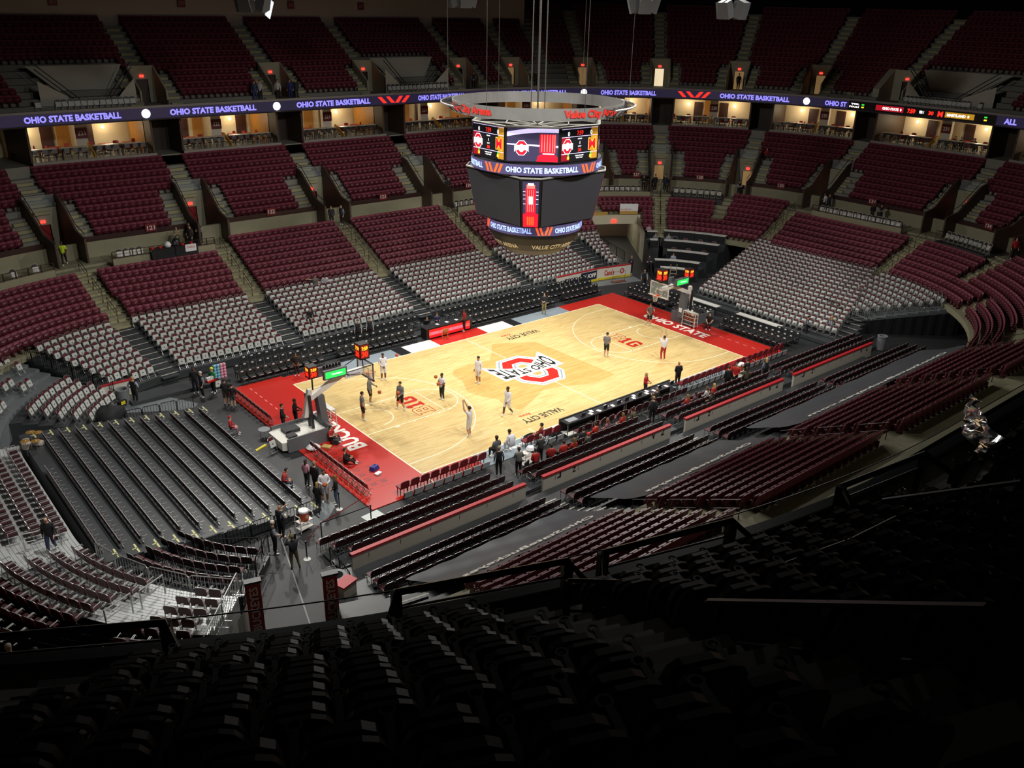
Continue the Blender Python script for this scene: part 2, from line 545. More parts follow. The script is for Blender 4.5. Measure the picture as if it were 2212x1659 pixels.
# conference mark in each lane: outlined B and solid 1G
for sg in (-1, 1):
    cx = sg * 9.7
    ang = PI / 2 if sg < 0 else -PI / 2
    # outlined first letter then bold figures
    def loc(u, v, cx=cx, ang=ang): return (cx + u * math.cos(ang) - v * math.sin(ang), u * math.sin(ang) + v * math.cos(ang))
    hh = 0.62
    def strip(pts, w=0.05, closed=True):
        out = []
        n = len(pts)
        for i in range(n if closed else n - 1):
            a, b = Vector(pts[i]), Vector(pts[(i + 1) % n])
            t = (b - a).normalized() * w / 2
            nn = Vector((-t.y, t.x))
            q = [a - t + nn, b + t + nn, b + t - nn, a - t - nn]
            out.append([loc(p.x, p.y) for p in reversed(q)])
        return out
    outl = strip([(-1.45, -hh), (-0.65, -hh), (-0.42, -0.42), (-0.42, -0.12), (-0.52, 0), (-0.42, 0.12), (-0.42, 0.42), (-0.65, hh), (-1.45, hh), (-1.45, 0.42), (-1.3, 0.42), (-1.3, -0.42), (-1.45, -0.42)])
    outl += strip([(-0.98, 0.14), (-0.72, 0.14), (-0.72, 0.36), (-0.98, 0.36)]) + strip([(-0.98, -0.36), (-0.72, -0.36), (-0.72, -0.14), (-0.98, -0.14)])
    flat('lane_logo_outline', outl, m_red, 0.004)
    one = [(-0.3, -hh), (0.3, -hh), (0.3, -0.4), (0.14, -0.4), (0.14, hh), (-0.16, hh), (-0.3, 0.42), (-0.3, 0.28), (-0.14, 0.28), (-0.14, -0.4), (-0.3, -0.4)]
    gee = [(1.35, 0.22), (1.35, 0.45), (1.18, hh), (0.62, hh), (0.45, 0.45), (0.45, -0.45), (0.62, -hh), (1.18, -hh), (1.35, -0.45), (1.35, 0.08), (0.92, 0.08), (0.92, -0.14), (1.06, -0.14), (1.06, -0.36),
           (0.74, -0.36), (0.74, 0.36), (1.06, 0.36), (1.06, 0.22)]
    flat('lane_logo_figure', [[loc(*p) for p in reversed(one)], [loc(*p) for p in reversed(gee)]], m_red, 0.004)
# numbered seat squares painted along the left baseline
nums = MB()
lines = []
for row in range(2):
    for k in range(10):
        y = -1.5 - 0.62 * k + 0.1
        x = -16.33 - 0.62 * row
        vs, fs = text_fit(str(row * 10 + k + 1), 0.3 if row * 10 + k + 1 > 9 else 0.16, 0.36, bold=0.01)
        nums.add([(x + v[1], y - v[0], 0.004) for v in vs], fs)
    lines.append(rect(-16.65 - 0.62 * row, -16.63 - 0.62 * row, -7.6, -1.2))
nums.obj('seat_number', mat('dark_red_ink', '4a0f10', 0.4), court)
flat('seat_grid_line', lines + [rect(-17.28, -16.0, -1.22 - 0.62 * k, -1.20 - 0.62 * k) for k in range(11)], mat('grid_ink', '8e1c18', 0.4), 0.003)
flat('dash_mark', [rect(-16.9, -16.84, 8.4 - 0.75 * k, 8.75 - 0.75 * k) for k in range(9)], mat('pale_dash', 'ec9a90', 0.4), 0.003)
flat('dash_mark', [rect(16.3, 16.36, -3.4 - 0.75 * k, -3.05 - 0.75 * k) for k in range(6)], mat('pale_dash', 'ec9a90', 0.4), 0.003)
# grey concrete patches of the rink floor beside the dark matting
gp = MB()
gp.prism([(17.9, 11.4), (22.6, 10.2), (23.4, 12.6), (17.9, 12.8)], -0.05, -0.045)
gp.prism([(22.0, -8.6), (25.5, -8.6), (29.5, -5.6), (30.4, -7.4), (28.6, -10.4), (25.2, -10.4)], -0.05, -0.045)
gp.prism([(-24.9, 10.2), (-21.0, 7.9), (-20.4, 8.6), (-22.0, 11.6), (-24.4, 12.2)], -0.05, -0.045)
gp.prism([(-21.0, -8.9), (-19.3, -7.3), (-20.0, -6.9), (-21.5, -8.2)], -0.05, -0.045)
struct(gp.obj('floor', m_grey_floor))
# ================================================================ seating bowl (concrete, decks, walls)
m_conc = mat('bowl_concrete', '8f8b72', 0.75, noise=0.14, scale=1.2)
m_conc_d = mat('bowl_concrete_grey', '85857c', 0.75, noise=0.12, scale=1.2)
m_step = mat('step_concrete', 'a09c78', 0.7, noise=0.16, scale=2.0)
m_deck = mat('black_riser_deck', '3a3d40', 0.4, noise=0.3, scale=0.8)
m_silver = mat('silver_metal', 'b9bcbb', 0.35, metal=0.6)
m_nose = mat('step_nosing', 'c9c9bd', 0.5)
m_alum = mat('aluminium_plank', 'c9cccd', 0.38, metal=0.35, noise=0.06, scale=3.0)
m_wallw = mat('vomitory_wall', '9b9a86', 0.75, noise=0.1, scale=1.0)
m_brown = mat('brown_wall_panel', '4b3a30', 0.6)
m_rail = mat('maroon_rail', '3a2524', 0.4, metal=0.2)
m_railb = mat('black_rail', '141516', 0.35, metal=0.4)
m_ext = mat('exit_sign_red', 'ff3b2e', 0.5, emit=2.2)
m_door_red = mat('red_door', '8e1414', 0.5)
m_door_tan = mat('lit_doorway', 'c9a06a', 0.6, emit=0.25)
m_door_dark = mat('dark_wood_door', '3a2018', 0.5)
m_signr = mat('section_sign_red', '6e1a20', 0.5)
m_signt = mat('sign_white', 'd8d2d0', 0.5)
m_led = mat('led_ribbon_face', '2a2440', 0.4, emit=0.55)
m_ledt = mat('led_lavender', '8d86ff', 0.4, emit=1.25)
m_ledr = mat('led_red', 'ff2a1e', 0.4, emit=1.4)
m_ledw = mat('led_white', 'ffffff', 0.4, emit=1.5)
m_lede = mat('led_black', '07070a', 0.4)
m_cap = mat('grey_wall_cap', '8e8a86', 0.5)
m_glass = mat('clear_glass', 'cfe0e4', 0.05, alpha=0.12)

def D_SIL(k): return 0.45 + 0.655 * k
def Z_SIL(k): return 0.50 + 0.17 * k
def D_MAR(k): return 7.1 + 0.69 * k
def Z_MAR(k): return 2.35 + 0.33 * k
def D_MID(k): return 15.6 + 0.6 * k
def Z_MID(k): return 6.35 + 0.455 * k
def D_UP(k): return 22.3 + 0.75 * k
def Z_UP(k): return 15.6 + 0.46 * k
def D_NU(k): return 24.2 + 0.75 * k
def Z_NU(k): return 15.55 + 0.5 * k
WALK_Z = 5.15
def arcf(s, d):
    q = (s + 19.5) % 136.0 - 19.5
    st = (q <= 19.5) or (29.5 <= q <= 38.5) or (48.5 <= q <= 87.5) or (97.5 <= q <= 106.5)
    return 1.0 if st else 0.15708 * (8.5 + d)
def ds(s, d, w): return w / arcf(s, d)

def step_prof(D, Z, k0, k1, run, z0):
    """staircase profile of treads k0..k1-1"""
    pr = [(D(k0) - run / 2, z0)]
    for k in range(k0, k1):
        pr.append((D(k) - run / 2, Z(k)))
        pr.append((D(k) + run / 2, Z(k)))
    return pr

TUN_NE = (21.95, 23.75)      # far right tunnel
TUN_SW = (89.95, 91.75)      # near left tunnel
# --- telescopic decks with the folding chairs (far side, far left corner, near side)
def add_struct(name, mb, m): return struct(mb.obj(name, m))
SIL_PROF = step_prof(D_SIL, Z_SIL, 0, 10, 0.655, 0.0)
add_struct('riser_deck', tier_mb(SIL_PROF, -23.3, 21.9, ends=0.0), m_deck)
NEAR_PROF = [(0.42, 0.0), (0.42, 0.3), (1.45, 0.3), (1.45, 0.38), (2.15, 0.38), (2.15, 0.48), (2.85, 0.48), (2.85, 0.58), (3.6, 0.58), (3.6, 0.9), (4.4, 0.9), (4.4, 1.25), (5.2, 1.25), (5.2, 1.6), (6.0, 1.6), (6.0, 1.9), (6.8, 1.9)]
add_struct('riser_deck', tier_mb(NEAR_PROF, 47.6, 89.9, ends=0.0), m_deck)
# --- fixed lower concrete tier
MAR_PROF = step_prof(D_MAR, Z_MAR, 0, 9, 0.69, 1.9) + [(12.97, WALK_Z), (15.0, WALK_Z), (15.0, 6.35), (15.3, 6.35)]
for a, b in ((-46, 21.95), (23.75, 89.95), (91.75, 98)):
    add_struct('concrete_tier', tier_mb(MAR_PROF, a, b, ends=0.0), m_conc)
# over the far tunnel only the upper treads bridge across
BR_PROF = [(9.2, 3.0), (9.2, 3.7)] + step_prof(D_MAR, Z_MAR, 4, 9, 0.69, 3.6) + [(12.97, WALK_Z), (15.0, WALK_Z), (15.0, 6.35), (15.3, 6.35)]
add_struct('tunnel_bridge', tier_mb(BR_PROF, TUN_NE[0], TUN_NE[1], ends=None), m_conc)

# --- middle tier with vomitories
AIS = [-24.6, -20.28, -11.3, 0.0, 11.3, 20.28, 22.8, 24.6, 26.9, 29.3, 39.3, 41.4, 43.6]
AISN = ['left of block one eighteen', 'between blocks one eighteen and one twenty one', 'between blocks one twenty one and one twenty two', 'between blocks one twenty two and one twenty three', 'right of block one twenty three', 'behind the hanging scoreboard', 'above the far tunnel',
        'between blocks one twenty seven and one twenty eight', 'between blocks one twenty eight and one thirty', 'between blocks one thirty and one thirty one', 'between blocks one thirty one and one thirty four', 'right of block one thirty four', 'at the far right edge']
def mid_tier(a, b):
    add_struct('concrete_tier', tier_mb([(15.0, 6.0)] + step_prof(D_MID, Z_MID, 0, 10, 0.6, 6.2)[1:] + [(21.3, Z_MID(9)), (21.3, 11.3)], a, b), m_conc_d)
VW = 1.15   # half width of a vomitory pocket
VD = 18.35  # its back wall
edges = []
s_prev = -40.0
for s in AIS:
    w = ds(s, 17, VW)
    mid_tier(s_prev, s - w)
    # upper treads carry on behind the pocket
    add_struct('concrete_tier', tier_mb(step_prof(D_MID, Z_MID, 5, 10, 0.6, 8.3) + [(21.3, Z_MID(9)), (21.3, 11.3)], s - w, s + w), m_conc_d)
    s_prev = s + w
mid_tier(s_prev, 50.0)
vnum = 0
RED_VOM = {-20.28, -11.3, 0.0, 11.3, 39.3}
for s in AIS:
    w = ds(s, 17, VW)
    mb = MB()
    x0 = [pos(s - w, d) for d in (13.2, VD)]
    # back wall with an opening, side walls topped along the stairs
    tp = Z_MID(5) + 0.02
    bw = MB()
    for (u0, u1, z0, z1) in ((-w, -w * 0.45, WALK_Z, 7.35), (w * 0.45, w, WALK_Z, 7.35), (-w, w, 7.35, tp)):
        tier_mb([(VD - 0.1, z0), (VD - 0.1, z1), (VD, z1)], s + u0, s + u1, bw)
    o = bw.obj('wall_vomitory_back', m_wallw); struct(o)
    sw = MB()
    for sg in (-1, 1):
        for dd in (0.0, 0.16):
            e = s + sg * (w + ds(s, 17, dd))
            vs = [pt3(e, 13.4, WALK_Z), pt3(e, VD, WALK_Z), pt3(e, VD, tp + 0.95), pt3(e, 17.6, tp + 0.75), pt3(e, 15.0, 7.35), pt3(e, 13.4, 7.0 if dd else 7.0)]
            sw.add(vs, [(0, 1, 2, 3, 4, 5)])
        a, b = s + sg * w, s + sg * (w + ds(s, 17, 0.16))
        for (d0, z0), (d1, z1) in (((13.4, 7.0), (15.0, 7.35)), ((15.0, 7.35), (17.6, tp + 0.75)), ((17.6, tp + 0.75), (VD, tp + 0.95)), ((13.4, WALK_Z), (13.4, 7.0))):
            sw.add([pt3(a, d0, z0), pt3(b, d0, z0), pt3(b, d1, z1), pt3(a, d1, z1)], [(0, 1, 2, 3)])
    struct(sw.obj('wall_vomitory_side', m_brown))
    # door leaf or lit opening, exit sign above
    dm = m_door_red if s in RED_VOM else m_door_tan
    x, y, a = pos(s, VD + 0.12)
    vnum += 1
    dr = MB().box((0, 0, 1.1), (1.04, 0.06, 2.2)).obj('door_%d' % vnum, dm, None, (x, y, WALK_Z), a - PI / 2); struct(dr)
    x, y, a = pos(s, VD - 0.16)
    es = thing('exit_sign', 'red exit sign over the doorway ' + AISN[vnum - 1], 'sign', (x, y, 7.5), a - PI / 2, 'exit signs of the lower concourse doorways')
    MB().box((0, 0, 0.12), (0.36, 0.07, 0.22)).obj('housing', m_ext, es)
    # glass guard over the doorway
    x, y, a = pos(s, VD - 0.05)
    gg = thing('guard_panel', 'glass guard above the doorway ' + AISN[vnum - 1], 'guard rail', (x, y, tp), a - PI / 2, 'guards over the doorways')
    MB().box((0, 0, 0.5), (2 * VW, 0.03, 0.9)).obj('pane', m_glass, gg)
    MB().tube([(-VW, 0, 0), (-VW, 0, 1.0), (VW, 0, 1.0), (VW, 0, 0)], 0.025).obj('frame', m_rail, gg)
    # handrails along both side walls
    for sg in (-1, 1):
        e = s + sg * (w + ds(s, 17, 0.08))
        hr = MB().tube([pt3(e, 13.4, 7.0), pt3(e, 13.4, 7.45), pt3(e, 15.0, 7.85), pt3(e, 17.6, tp + 1.25), pt3(e, VD, tp + 1.4), pt3(e, VD, tp + 0.9)], 0.03).obj('handrail', m_rail)
        tag(hr, 'dark handrail of the doorway ' + AISN[vnum - 1], 'handrail', 'handrails beside the concourse doorways')
# steps in the aisles: every step its own piece under its flight
step_me = MB().box((0, 0, 0.5), (1, 1, 1)).mesh('step', m_step)
step_bl = MB().box((0, 0, 0.5), (1, 1, 1)).mesh('step', m_deck)
nose_me = MB().box((0, 0, 0.5), (1, 1, 1)).mesh('nosing', m_nose)
def flight(name, label, s, rows, D, Z, run, width, off=0.0, me=None, group=None, prev=None, nose=False):
    if not any(in_view(pt3(s, D(k), Z(k)), 30) for k in rows): return
    me = me or step_me
    x, y, a = pos(s, D(rows[0]))
    root = thing(name, label, 'stairs', (x, y, Z(rows[0])), a - PI / 2, group)
    ca, sa = math.cos(-(a - PI / 2)), math.sin(-(a - PI / 2))
    for k in rows:
        zlo = Z(k - 1) if k > 0 else (Z(0) - (Z(1) - Z(0)) if prev is None else prev)
        rise = Z(k) - zlo
        q = s + ds(s, D(k), off)
        px, py, pa = pos(q, D(k) - run / 2 - run * 0.23)
        dx, dy = px - x, py - y
        st = link('step', me, root, (dx * ca - dy * sa, dx * sa + dy * ca, zlo - Z(rows[0])), pa - a)
        st.scale = (width, run * 0.46, rise * 0.5)
        if nose:
            px, py, pa = pos(q, D(k) - run / 2 + 0.03)
            dx, dy = px - x, py - y
            st = link('nosing', nose_me, root, (dx * ca - dy * sa, dx * sa + dy * ca, Z(k) - Z(rows[0])), pa - a)
            st.scale = (width, 0.07, 0.012)
GS = 'flights of aisle steps'
LOWA = [-20.28, -11.3, 0.0, 11.3, 20.28, 24.6, 28.9, 39.3, 41.9, 56.7, 68.0, 79.3, 47.72]
for i, s in enumerate(LOWA):
    flight('stair_flight', 'pale concrete aisle steps between blocks of fixed maroon seats', s, list(range(0, 9)), D_MAR, Z_MAR, 0.69, 1.1, group=GS, prev=2.05)
for i, s in enumerate((-20.28, -11.3, 0.0, 11.3, 20.4)):
    flight('stair_flight', 'dark aisle steps with pale edges between blocks of folding chairs', s, list(range(0, 10)), D_SIL, Z_SIL, 0.655, 1.15, me=step_bl, group='dark steps on the riser decks', nose=True)
def D_NR(k): return 1.8 + 0.7 * k
def Z_NR(k): return (0.38, 0.48, 0.58, 0.9, 1.25, 1.6, 1.9)[k]
for i, s in enumerate((56.7, 68.0, 79.3, 88.6)):
    flight('stair_flight', 'dark aisle steps crossing the deck behind the white boards', s, list(range(0, 7)), D_NR, Z_NR, 0.7, 1.15, me=step_bl, group='dark steps on the near riser deck', prev=0.3, nose=True)
for s in AIS:
    for sg in (-1, 1):
        flight('stair_flight', 'grey concrete side steps beside a concourse doorway', s, list(range(0, 5)), D_MID, Z_MID, 0.6, 1.05, off=sg * (VW + 0.16 + 0.55), group='side steps by the doorways', prev=6.2)
    flight('stair_flight', 'grey concrete aisle steps above a concourse doorway', s, list(range(5, 10)), D_MID, Z_MID, 0.6, 1.2, group='upper aisle steps of the middle tier')
# aisle handrails (black hoops in the middle of each lower aisle)
for s in LOWA:
    for (k0, k1) in ((0, 2), (3, 5), (6, 8)):
        p0, p1 = pt3(s, D_MAR(k0), Z_MAR(k0)), pt3(s, D_MAR(k1), Z_MAR(k1))
        if not in_view(p0, 20): continue
        x, y, a = pos(s, D_MAR(k0))
        mb = MB().tube([(0, 0, 0), (0, 0, 0.9), (0, D_MAR(k1) - D_MAR(k0), Z_MAR(k1) - Z_MAR(k0) + 0.9), (0, D_MAR(k1) - D_MAR(k0), Z_MAR(k1) - Z_MAR(k0))], 0.025)
        mb.tube([(0, 0, 0.5), (0, D_MAR(k1) - D_MAR(k0), Z_MAR(k1) - Z_MAR(k0) + 0.5)], 0.018)
        tag(mb.obj('aisle_handrail', m_rail, None, (x, y, Z_MAR(k0)), a - PI / 2), 'thin dark handrail in the middle of a concrete aisle', 'handrail', 'handrails in the seating aisles')

# accessible platforms (white folding chairs): low wall + railing at the back of the shorter blocks
ADA = [(-24.3, -20.9, 0), (-19.6, -12.0, 0), (12.0, 19.4, 0), (22.2, 24.25, 0), (24.95, 26.6, 1), (29.9, 38.7, 0), (39.75, 41.4, 1)]
ADA_D, ADA_Z = 11.8, 4.45
for (a, b, blk) in ADA:
    prof = [(ADA_D, 3.7), (ADA_D, ADA_Z + 0.42), (ADA_D + 0.12, ADA_Z + 0.42), (ADA_D + 0.12, ADA_Z), (14.98, ADA_Z)] if not blk else [(ADA_D, 3.9), (ADA_D, ADA_Z), (14.98, ADA_Z)]
    # platform slab sits over the removed rows
    add_struct('platform', tier_mb([(d, z + 0.72) for (d, z) in prof], a, b, ends=4.0), m_deck if blk else m_conc)
    S = samples(a, b, 0.25)
    S = [a + (b - a) * i / 12 for i in range(13)]
    x, y, an = pos((a + b) / 2, ADA_D)
    root = thing('railing', ('black' if blk else 'dark maroon') + ' railing in front of a row of white folding chairs', 'railing', (x, y, ADA_Z + 0.72), 0, 'railings of the wheelchair platforms')
    for h in (0.5, 0.95) if not blk else (0.12, 0.95):
        MB().tube([tuple(Vector(pt3(s, ADA_D + 0.06, ADA_Z + 0.72 + h)) - Vector((x, y, ADA_Z + 0.72))) for s in S], 0.025).obj('rail', m_railb if blk else m_rail, root)
    pm = MB()
    nn = 13 if not blk else 40
    for i in range(nn):
        s = a + (b - a) * i / (nn - 1)
        p = Vector(pt3(s, ADA_D + 0.06, ADA_Z + 0.72)) - Vector((x, y, ADA_Z + 0.72))
        if not blk:
            MB().box((p.x, p.y, 0.45), (0.07, 0.07, 0.95), rz=pos(s, 11)[2]).obj('post', m_rail, root)
        else:
            pm.box((p.x, p.y, 0.5), (0.02, 0.02, 0.95), rz=pos(s, 11)[2])
    if blk: tag(pm.obj('bars', m_railb, root), kind='stuff')

# section number plates on the front wall of the middle tier
for s, txt in ((-22.4, '118'), (-15.8, '121'), (-5.6, '122'), (5.6, '123'), (15.6, '124'), (23.9, '127'), (25.75, '128'), (28.1, '130'), (34.3, '131'), (40.5, '134')):
    x, y, a = pos(s, 14.92)
    r = thing('section_sign', 'small dark red plate reading %s on the front of the seats' % num_words(txt), 'sign', (x, y, 6.55), a - PI / 2, None)
    r = MB().box((0, 0, 0.28), (0.85, 0.05, 0.62)).obj('plate', m_signr, r)
    vs, fs = text_fit(txt, 0.6, 0.34, bold=0.02)
    MB().add([(v[0], -0.035, v[1] + 0.28) for v in vs], fs).obj('lettering', m_signt, r)
# low rail along the front of the middle tier
for a, b in zip(AIS[:-1], AIS[1:]):
    w0, w1 = ds(a, 15, VW + 0.2), ds(b, 15, VW + 0.2)
    S = [a + w0 + (b - w1 - a - w0) * i / 10 for i in range(11)]
    if not any(in_view(pt3(s, 15.1, 7)) for s in S): continue
    mb = MB()
    tier_mb([(15.0, 6.35), (15.0, 6.75), (15.08, 6.75), (15.08, 6.35)], S[0], S[-1], mb, step=0.3)
    struct(mb.obj('wall_parapet', m_rail))

# --- suites level
SU_Z, SU_TOP = 11.2, 14.35
add_struct('floor_suites', tier_mb([(21.3, 10.4), (21.3, SU_Z), (28.2, SU_Z)], -40, 50), m_conc_d)
m_suite = mat('suite_plaster', 'cfc0a0', 0.8, noise=0.08, scale=2.0)
m_woodp = mat('suite_wood_panel', 'b07a34', 0.5, noise=0.2, scale=2.0)
add_struct('wall_suites', tier_mb([(27.4, SU_Z), (27.4, SU_TOP)], -40, 50), m_suite)
add_struct('ceiling_suites', tier_mb([(20.3, SU_TOP), (28.0, SU_TOP)], -40, 50), mat('suite_ceiling', '8d8578', 0.8))
# --- ribbon board and its cap
RB_D = 20.5
ribbon = thing('ribbon_board', 'long purple led ribbon board running round the front of the upper deck', 'led board')
tier_mb([(RB_D, 14.36), (RB_D, 15.22)], -40, 50, step=0.3).obj('screen', m_led, ribbon)
tier_mb([(RB_D - 0.05, 15.22), (RB_D - 0.05, 15.40), (RB_D + 0.3, 15.40)], -40, 50, step=0.3).obj('top_cap', m_cap, ribbon)
tier_mb([(RB_D - 0.03, 14.26), (RB_D - 0.03, 14.37), (RB_D, 14.37)], -40, 50, step=0.3).obj('bottom_trim', mat('dark_trim', '1c1a1c', 0.5), ribbon)
tier_mb([(RB_D + 0.3, 15.40), (RB_D + 0.3, 14.3)], -40, 50, step=0.3).obj('back_cover', m_lede, ribbon)
_rs = np.arange(-45, 60, 0.05)
_rl = np.concatenate([[0], np.cumsum([0.05 * arcf(float(s) + 0.025, RB_D) for s in _rs[:-1]])])
def rib_len(s): return float(np.interp(s, _rs, _rl))
def on_ribbon(verts, faces, sc, zc, m, name, lift=0.02):
    L0 = rib_len(sc)
    mb = MB()
    mb.add([pt3(float(np.interp(L0 + v[0], _rl, _rs)), RB_D - lift, zc + v[1]) for v in verts], faces)
    return mb.obj(name, m, ribbon)
def rib_text(body, s0, s1, h, m, zc=14.79):
    # width between s0 and s1 measured along the curve; done piecewise through arcf at the middle
    L0, L1 = rib_len(s0), rib_len(s1)
    vs, fs = text_fit(body, L1 - L0, h, bold=0.045)
    return on_ribbon(vs, fs, float(np.interp((L0 + L1) / 2, _rl, _rs)), zc, m, 'lettering')
OSB = 'OHIO STATE BASKETBALL'
for s0, s1 in ((-20.1, -15.1), (-11.2, -3.6), (0.27, 8.0), (13.5, 19.3), (23.04, 24.4), (25.92, 27.56), (20.6, 22.2)):
    rib_text(OSB, s0, s1, 0.5, m_ledt)
rib_text('OHIO ST', 28.39, 28.9, 0.5, m_ledt)
rib_text('ALL', 39.36, 39.62, 0.5, m_ledt)
def chevrons(sc, wd):
    W = wd / 2
    pl = []
    for (x0, x1) in ((-1.0, -0.45), (-0.5, 0.05)):
        pl.append([(x0 * W, 0.3), (x0 * W + 0.22 * W, 0.3), (x1 * W, -0.3), (x1 * W - 0.22 * W, -0.3)])
    for (x0, x1) in ((0.05, 0.55), (0.45, 1.0)):
        pl.append([(x1 * W - 0.22 * W, 0.3), (x1 * W, 0.3), (x0 * W + 0.22 * W, -0.3), (x0 * W, -0.3)])
    vs, fs = [], []
    for p in pl:
        fs.append(tuple(range(len(vs), len(vs) + 4))[::-1]); vs += p
    on_ribbon([(a, b, 0) for a, b in vs], fs, sc, 14.79, m_ledr, 'chevrons')
chevrons(10.7, 3.7); chevrons(25.31, 3.6); chevrons(-21.2, 1.4)
for sc in (-13.14, -1.66, 22.62, 27.96):
    n = 20
    on_ribbon([(0.36 * math.cos(2 * PI * i / n), 0.36 * math.sin(2 * PI * i / n), 0) for i in range(n)], [tuple(range(n))[::-1]], sc, 14.79, m_ledw, 'ball_icon')
# score strip on the right part of the ribbon
def rib_rect(s0, s1, z0, z1, m, name, lift=0.015):
    return tier_mb([(RB_D - lift, z0), (RB_D - lift, z1)], s0, s1, step=0.2).obj(name, m, ribbon)
rib_rect(28.95, 39.2, 14.38, 15.2, m_lede, 'score_panel', 0.008)
rib_rect(29.9, 32.8, 14.55, 15.05, mat('led_crimson', 'b01424', 0.4, emit=0.8), 'team_panel')
rib_rect(36.9, 38.75, 14.55, 15.05, mat('led_gold', 'c9931f', 0.4, emit=0.7), 'team_panel')
rib_text('OHIO STATE  0', 30.6, 32.6, 0.26, m_ledw)
rib_text('7:59', 33.2, 34.0, 0.42, m_ledr)
rib_text('30', 35.3, 35.8, 0.36, m_ledr)
rib_text('PER 1', 34.4, 34.85, 0.25, m_ledw)
rib_text('M', 36.2, 36.7, 0.5, m_ledr)
rib_text('MARYLAND  0', 37.1, 38.65, 0.26, m_ledw)
for s_ in (29.25, 38.95):
    rib_rect(s_, s_ + 0.06, 14.85, 14.98, mat('led_green', '35e04a', 0.4, emit=1.2), 'timeout_light')
    rib_rect(s_, s_ + 0.06, 14.6, 14.73, mat('led_yellow', 'f2e024', 0.4, emit=1.2), 'foul_light')
rib_text('TOL', 29.0, 29.2, 0.16, m_ledw, 14.92)
rib_text('FOULS', 28.97, 29.2, 0.16, m_ledw, 14.66)

# --- upper deck
m_up = mat('upper_deck_concrete', '77766f', 0.8, noise=0.12, scale=1.0)
UPA = [-20.9, -11.7, 0.0, 9.9, 19.9, 21.15, 22.8, 24.5, 26.2, 27.9, 30.4, 39.9]
UPN = [68.0, 79.7, 84.3, 88.3, 89.75, 90.9, 92.4]
UVW = 1.0
lit = {24.5: 1}
un = 0
def upper(a, b, aisles, D, Z, front, NR=17):
    global un
    UVD = D(4) - 0.375          # back wall of the small doorways (rows 0..3)
    VF = D(0) - 0.1
    prof = [(front, 15.2), (D(0) - 0.4, 15.2)] + step_prof(D, Z, 0, NR, 0.75, 15.2)
    sp = a
    for s in sorted(aisles):
        w = ds(s, 23.5, UVW)
        add_struct('upper_deck', tier_mb(prof, sp, s - w), m_up)
        add_struct('upper_deck', tier_mb([(front, 15.2), (UVD, 15.2)], s - w, s + w), m_up)
        add_struct('upper_deck', tier_mb([(UVD, Z(4))] + step_prof(D, Z, 4, NR, 0.75, Z(4))[1:], s - w, s + w), m_up)
        sp = s + w
        un += 1
        tp = Z(4)
        bw = MB()
        for (u0, u1, z0, z1) in ((-w, -w * 0.5, 15.2, 17.1), (w * 0.5, w, 15.2, 17.1), (-w, w, 17.1, tp + 0.75)):
            tier_mb([(UVD - 0.1, z0), (UVD - 0.1, z1), (UVD, z1)], s + u0, s + u1, bw)
        for sg in (-1, 1):
            for dd in (0, 0.14):
                e = s + sg * (w + ds(s, 23.5, dd))
                bw.add([pt3(e, VF, 15.2), pt3(e, UVD, 15.2), pt3(e, UVD, tp + 0.75), pt3(e, VF, 16.4)], [(0, 1, 2, 3)])
            c, b_ = s + sg * w, s + sg * (w + ds(s, 23.5, 0.14))
            bw.add([pt3(c, VF, 16.4), pt3(b_, VF, 16.4), pt3(b_, UVD, tp + 0.75), pt3(c, UVD, tp + 0.75)], [(0, 1, 2, 3)])
            bw.add([pt3(c, VF, 15.2), pt3(b_, VF, 15.2), pt3(b_, VF, 16.4), pt3(c, VF, 16.4)], [(0, 1, 2, 3)])
        struct(bw.obj('wall_vomitory_upper', m_wallw))
        x, y, an = pos(s, UVD + 0.1)
        dm = mat('lit_doorway_bright', 'ffe9c0', 0.6, emit=0.8) if s == 24.5 else (m_door_tan if s in (21.15, 22.8, 26.2, 27.9) else m_door_dark)
        struct(MB().box((0, 0, 0.95), (1.0, 0.06, 1.9)).obj('door_%d' % (un + 20), dm, None, (x, y, 15.2), an - PI / 2))
        x, y, an = pos(s, UVD - 0.15)
        if s < 48 and in_view((x, y, 17.3), 0):
            es = thing('exit_sign', 'lit red exit sign over a doorway of the dark upper deck', 'sign', (x, y, 17.25), an - PI / 2, 'exit signs of the upper deck')
            MB().box((0, 0, 0.11), (0.34, 0.06, 0.2)).obj('housing', m_ext, es)
        for sg in (-1, 1):
            flight('stair_flight', 'dim concrete side steps beside an upper deck doorway', s, list(range(0, 5)), D, Z, 0.75, 0.95, off=sg * (UVW + 0.65), group='upper deck side steps', prev=15.2)
        flight('stair_flight', 'dim concrete aisle steps climbing the upper deck', s, list(range(5, NR)), D, Z, 0.75, 1.1, group='upper deck aisle steps')
    add_struct('upper_deck', tier_mb(prof, sp, b), m_up)
upper(-40.0, 21.9, [s for s in UPA if s < 21.9], D_UP, Z_UP, RB_D + 0.3, 13)
upper(21.9, 48.0, [s for s in UPA if s > 21.9], D_UP, Z_UP, RB_D + 0.3)
add_struct('upper_deck', tier_mb([(22.7, 14.95), (D_NU(0) - 0.4, 14.95)] + step_prof(D_NU, Z_NU, 0, 17, 0.75, 14.95), 50.0, 97.0), m_up)
for s in UPN:
    flight('stair_flight', 'dark aisle steps of the near upper deck', s, list(range(0, 12)), D_NU, Z_NU, 0.75, 1.1, me=step_bl, group='aisle steps of the near upper deck', prev=15.2)  # concrete steps take the black deck colour to look unlit
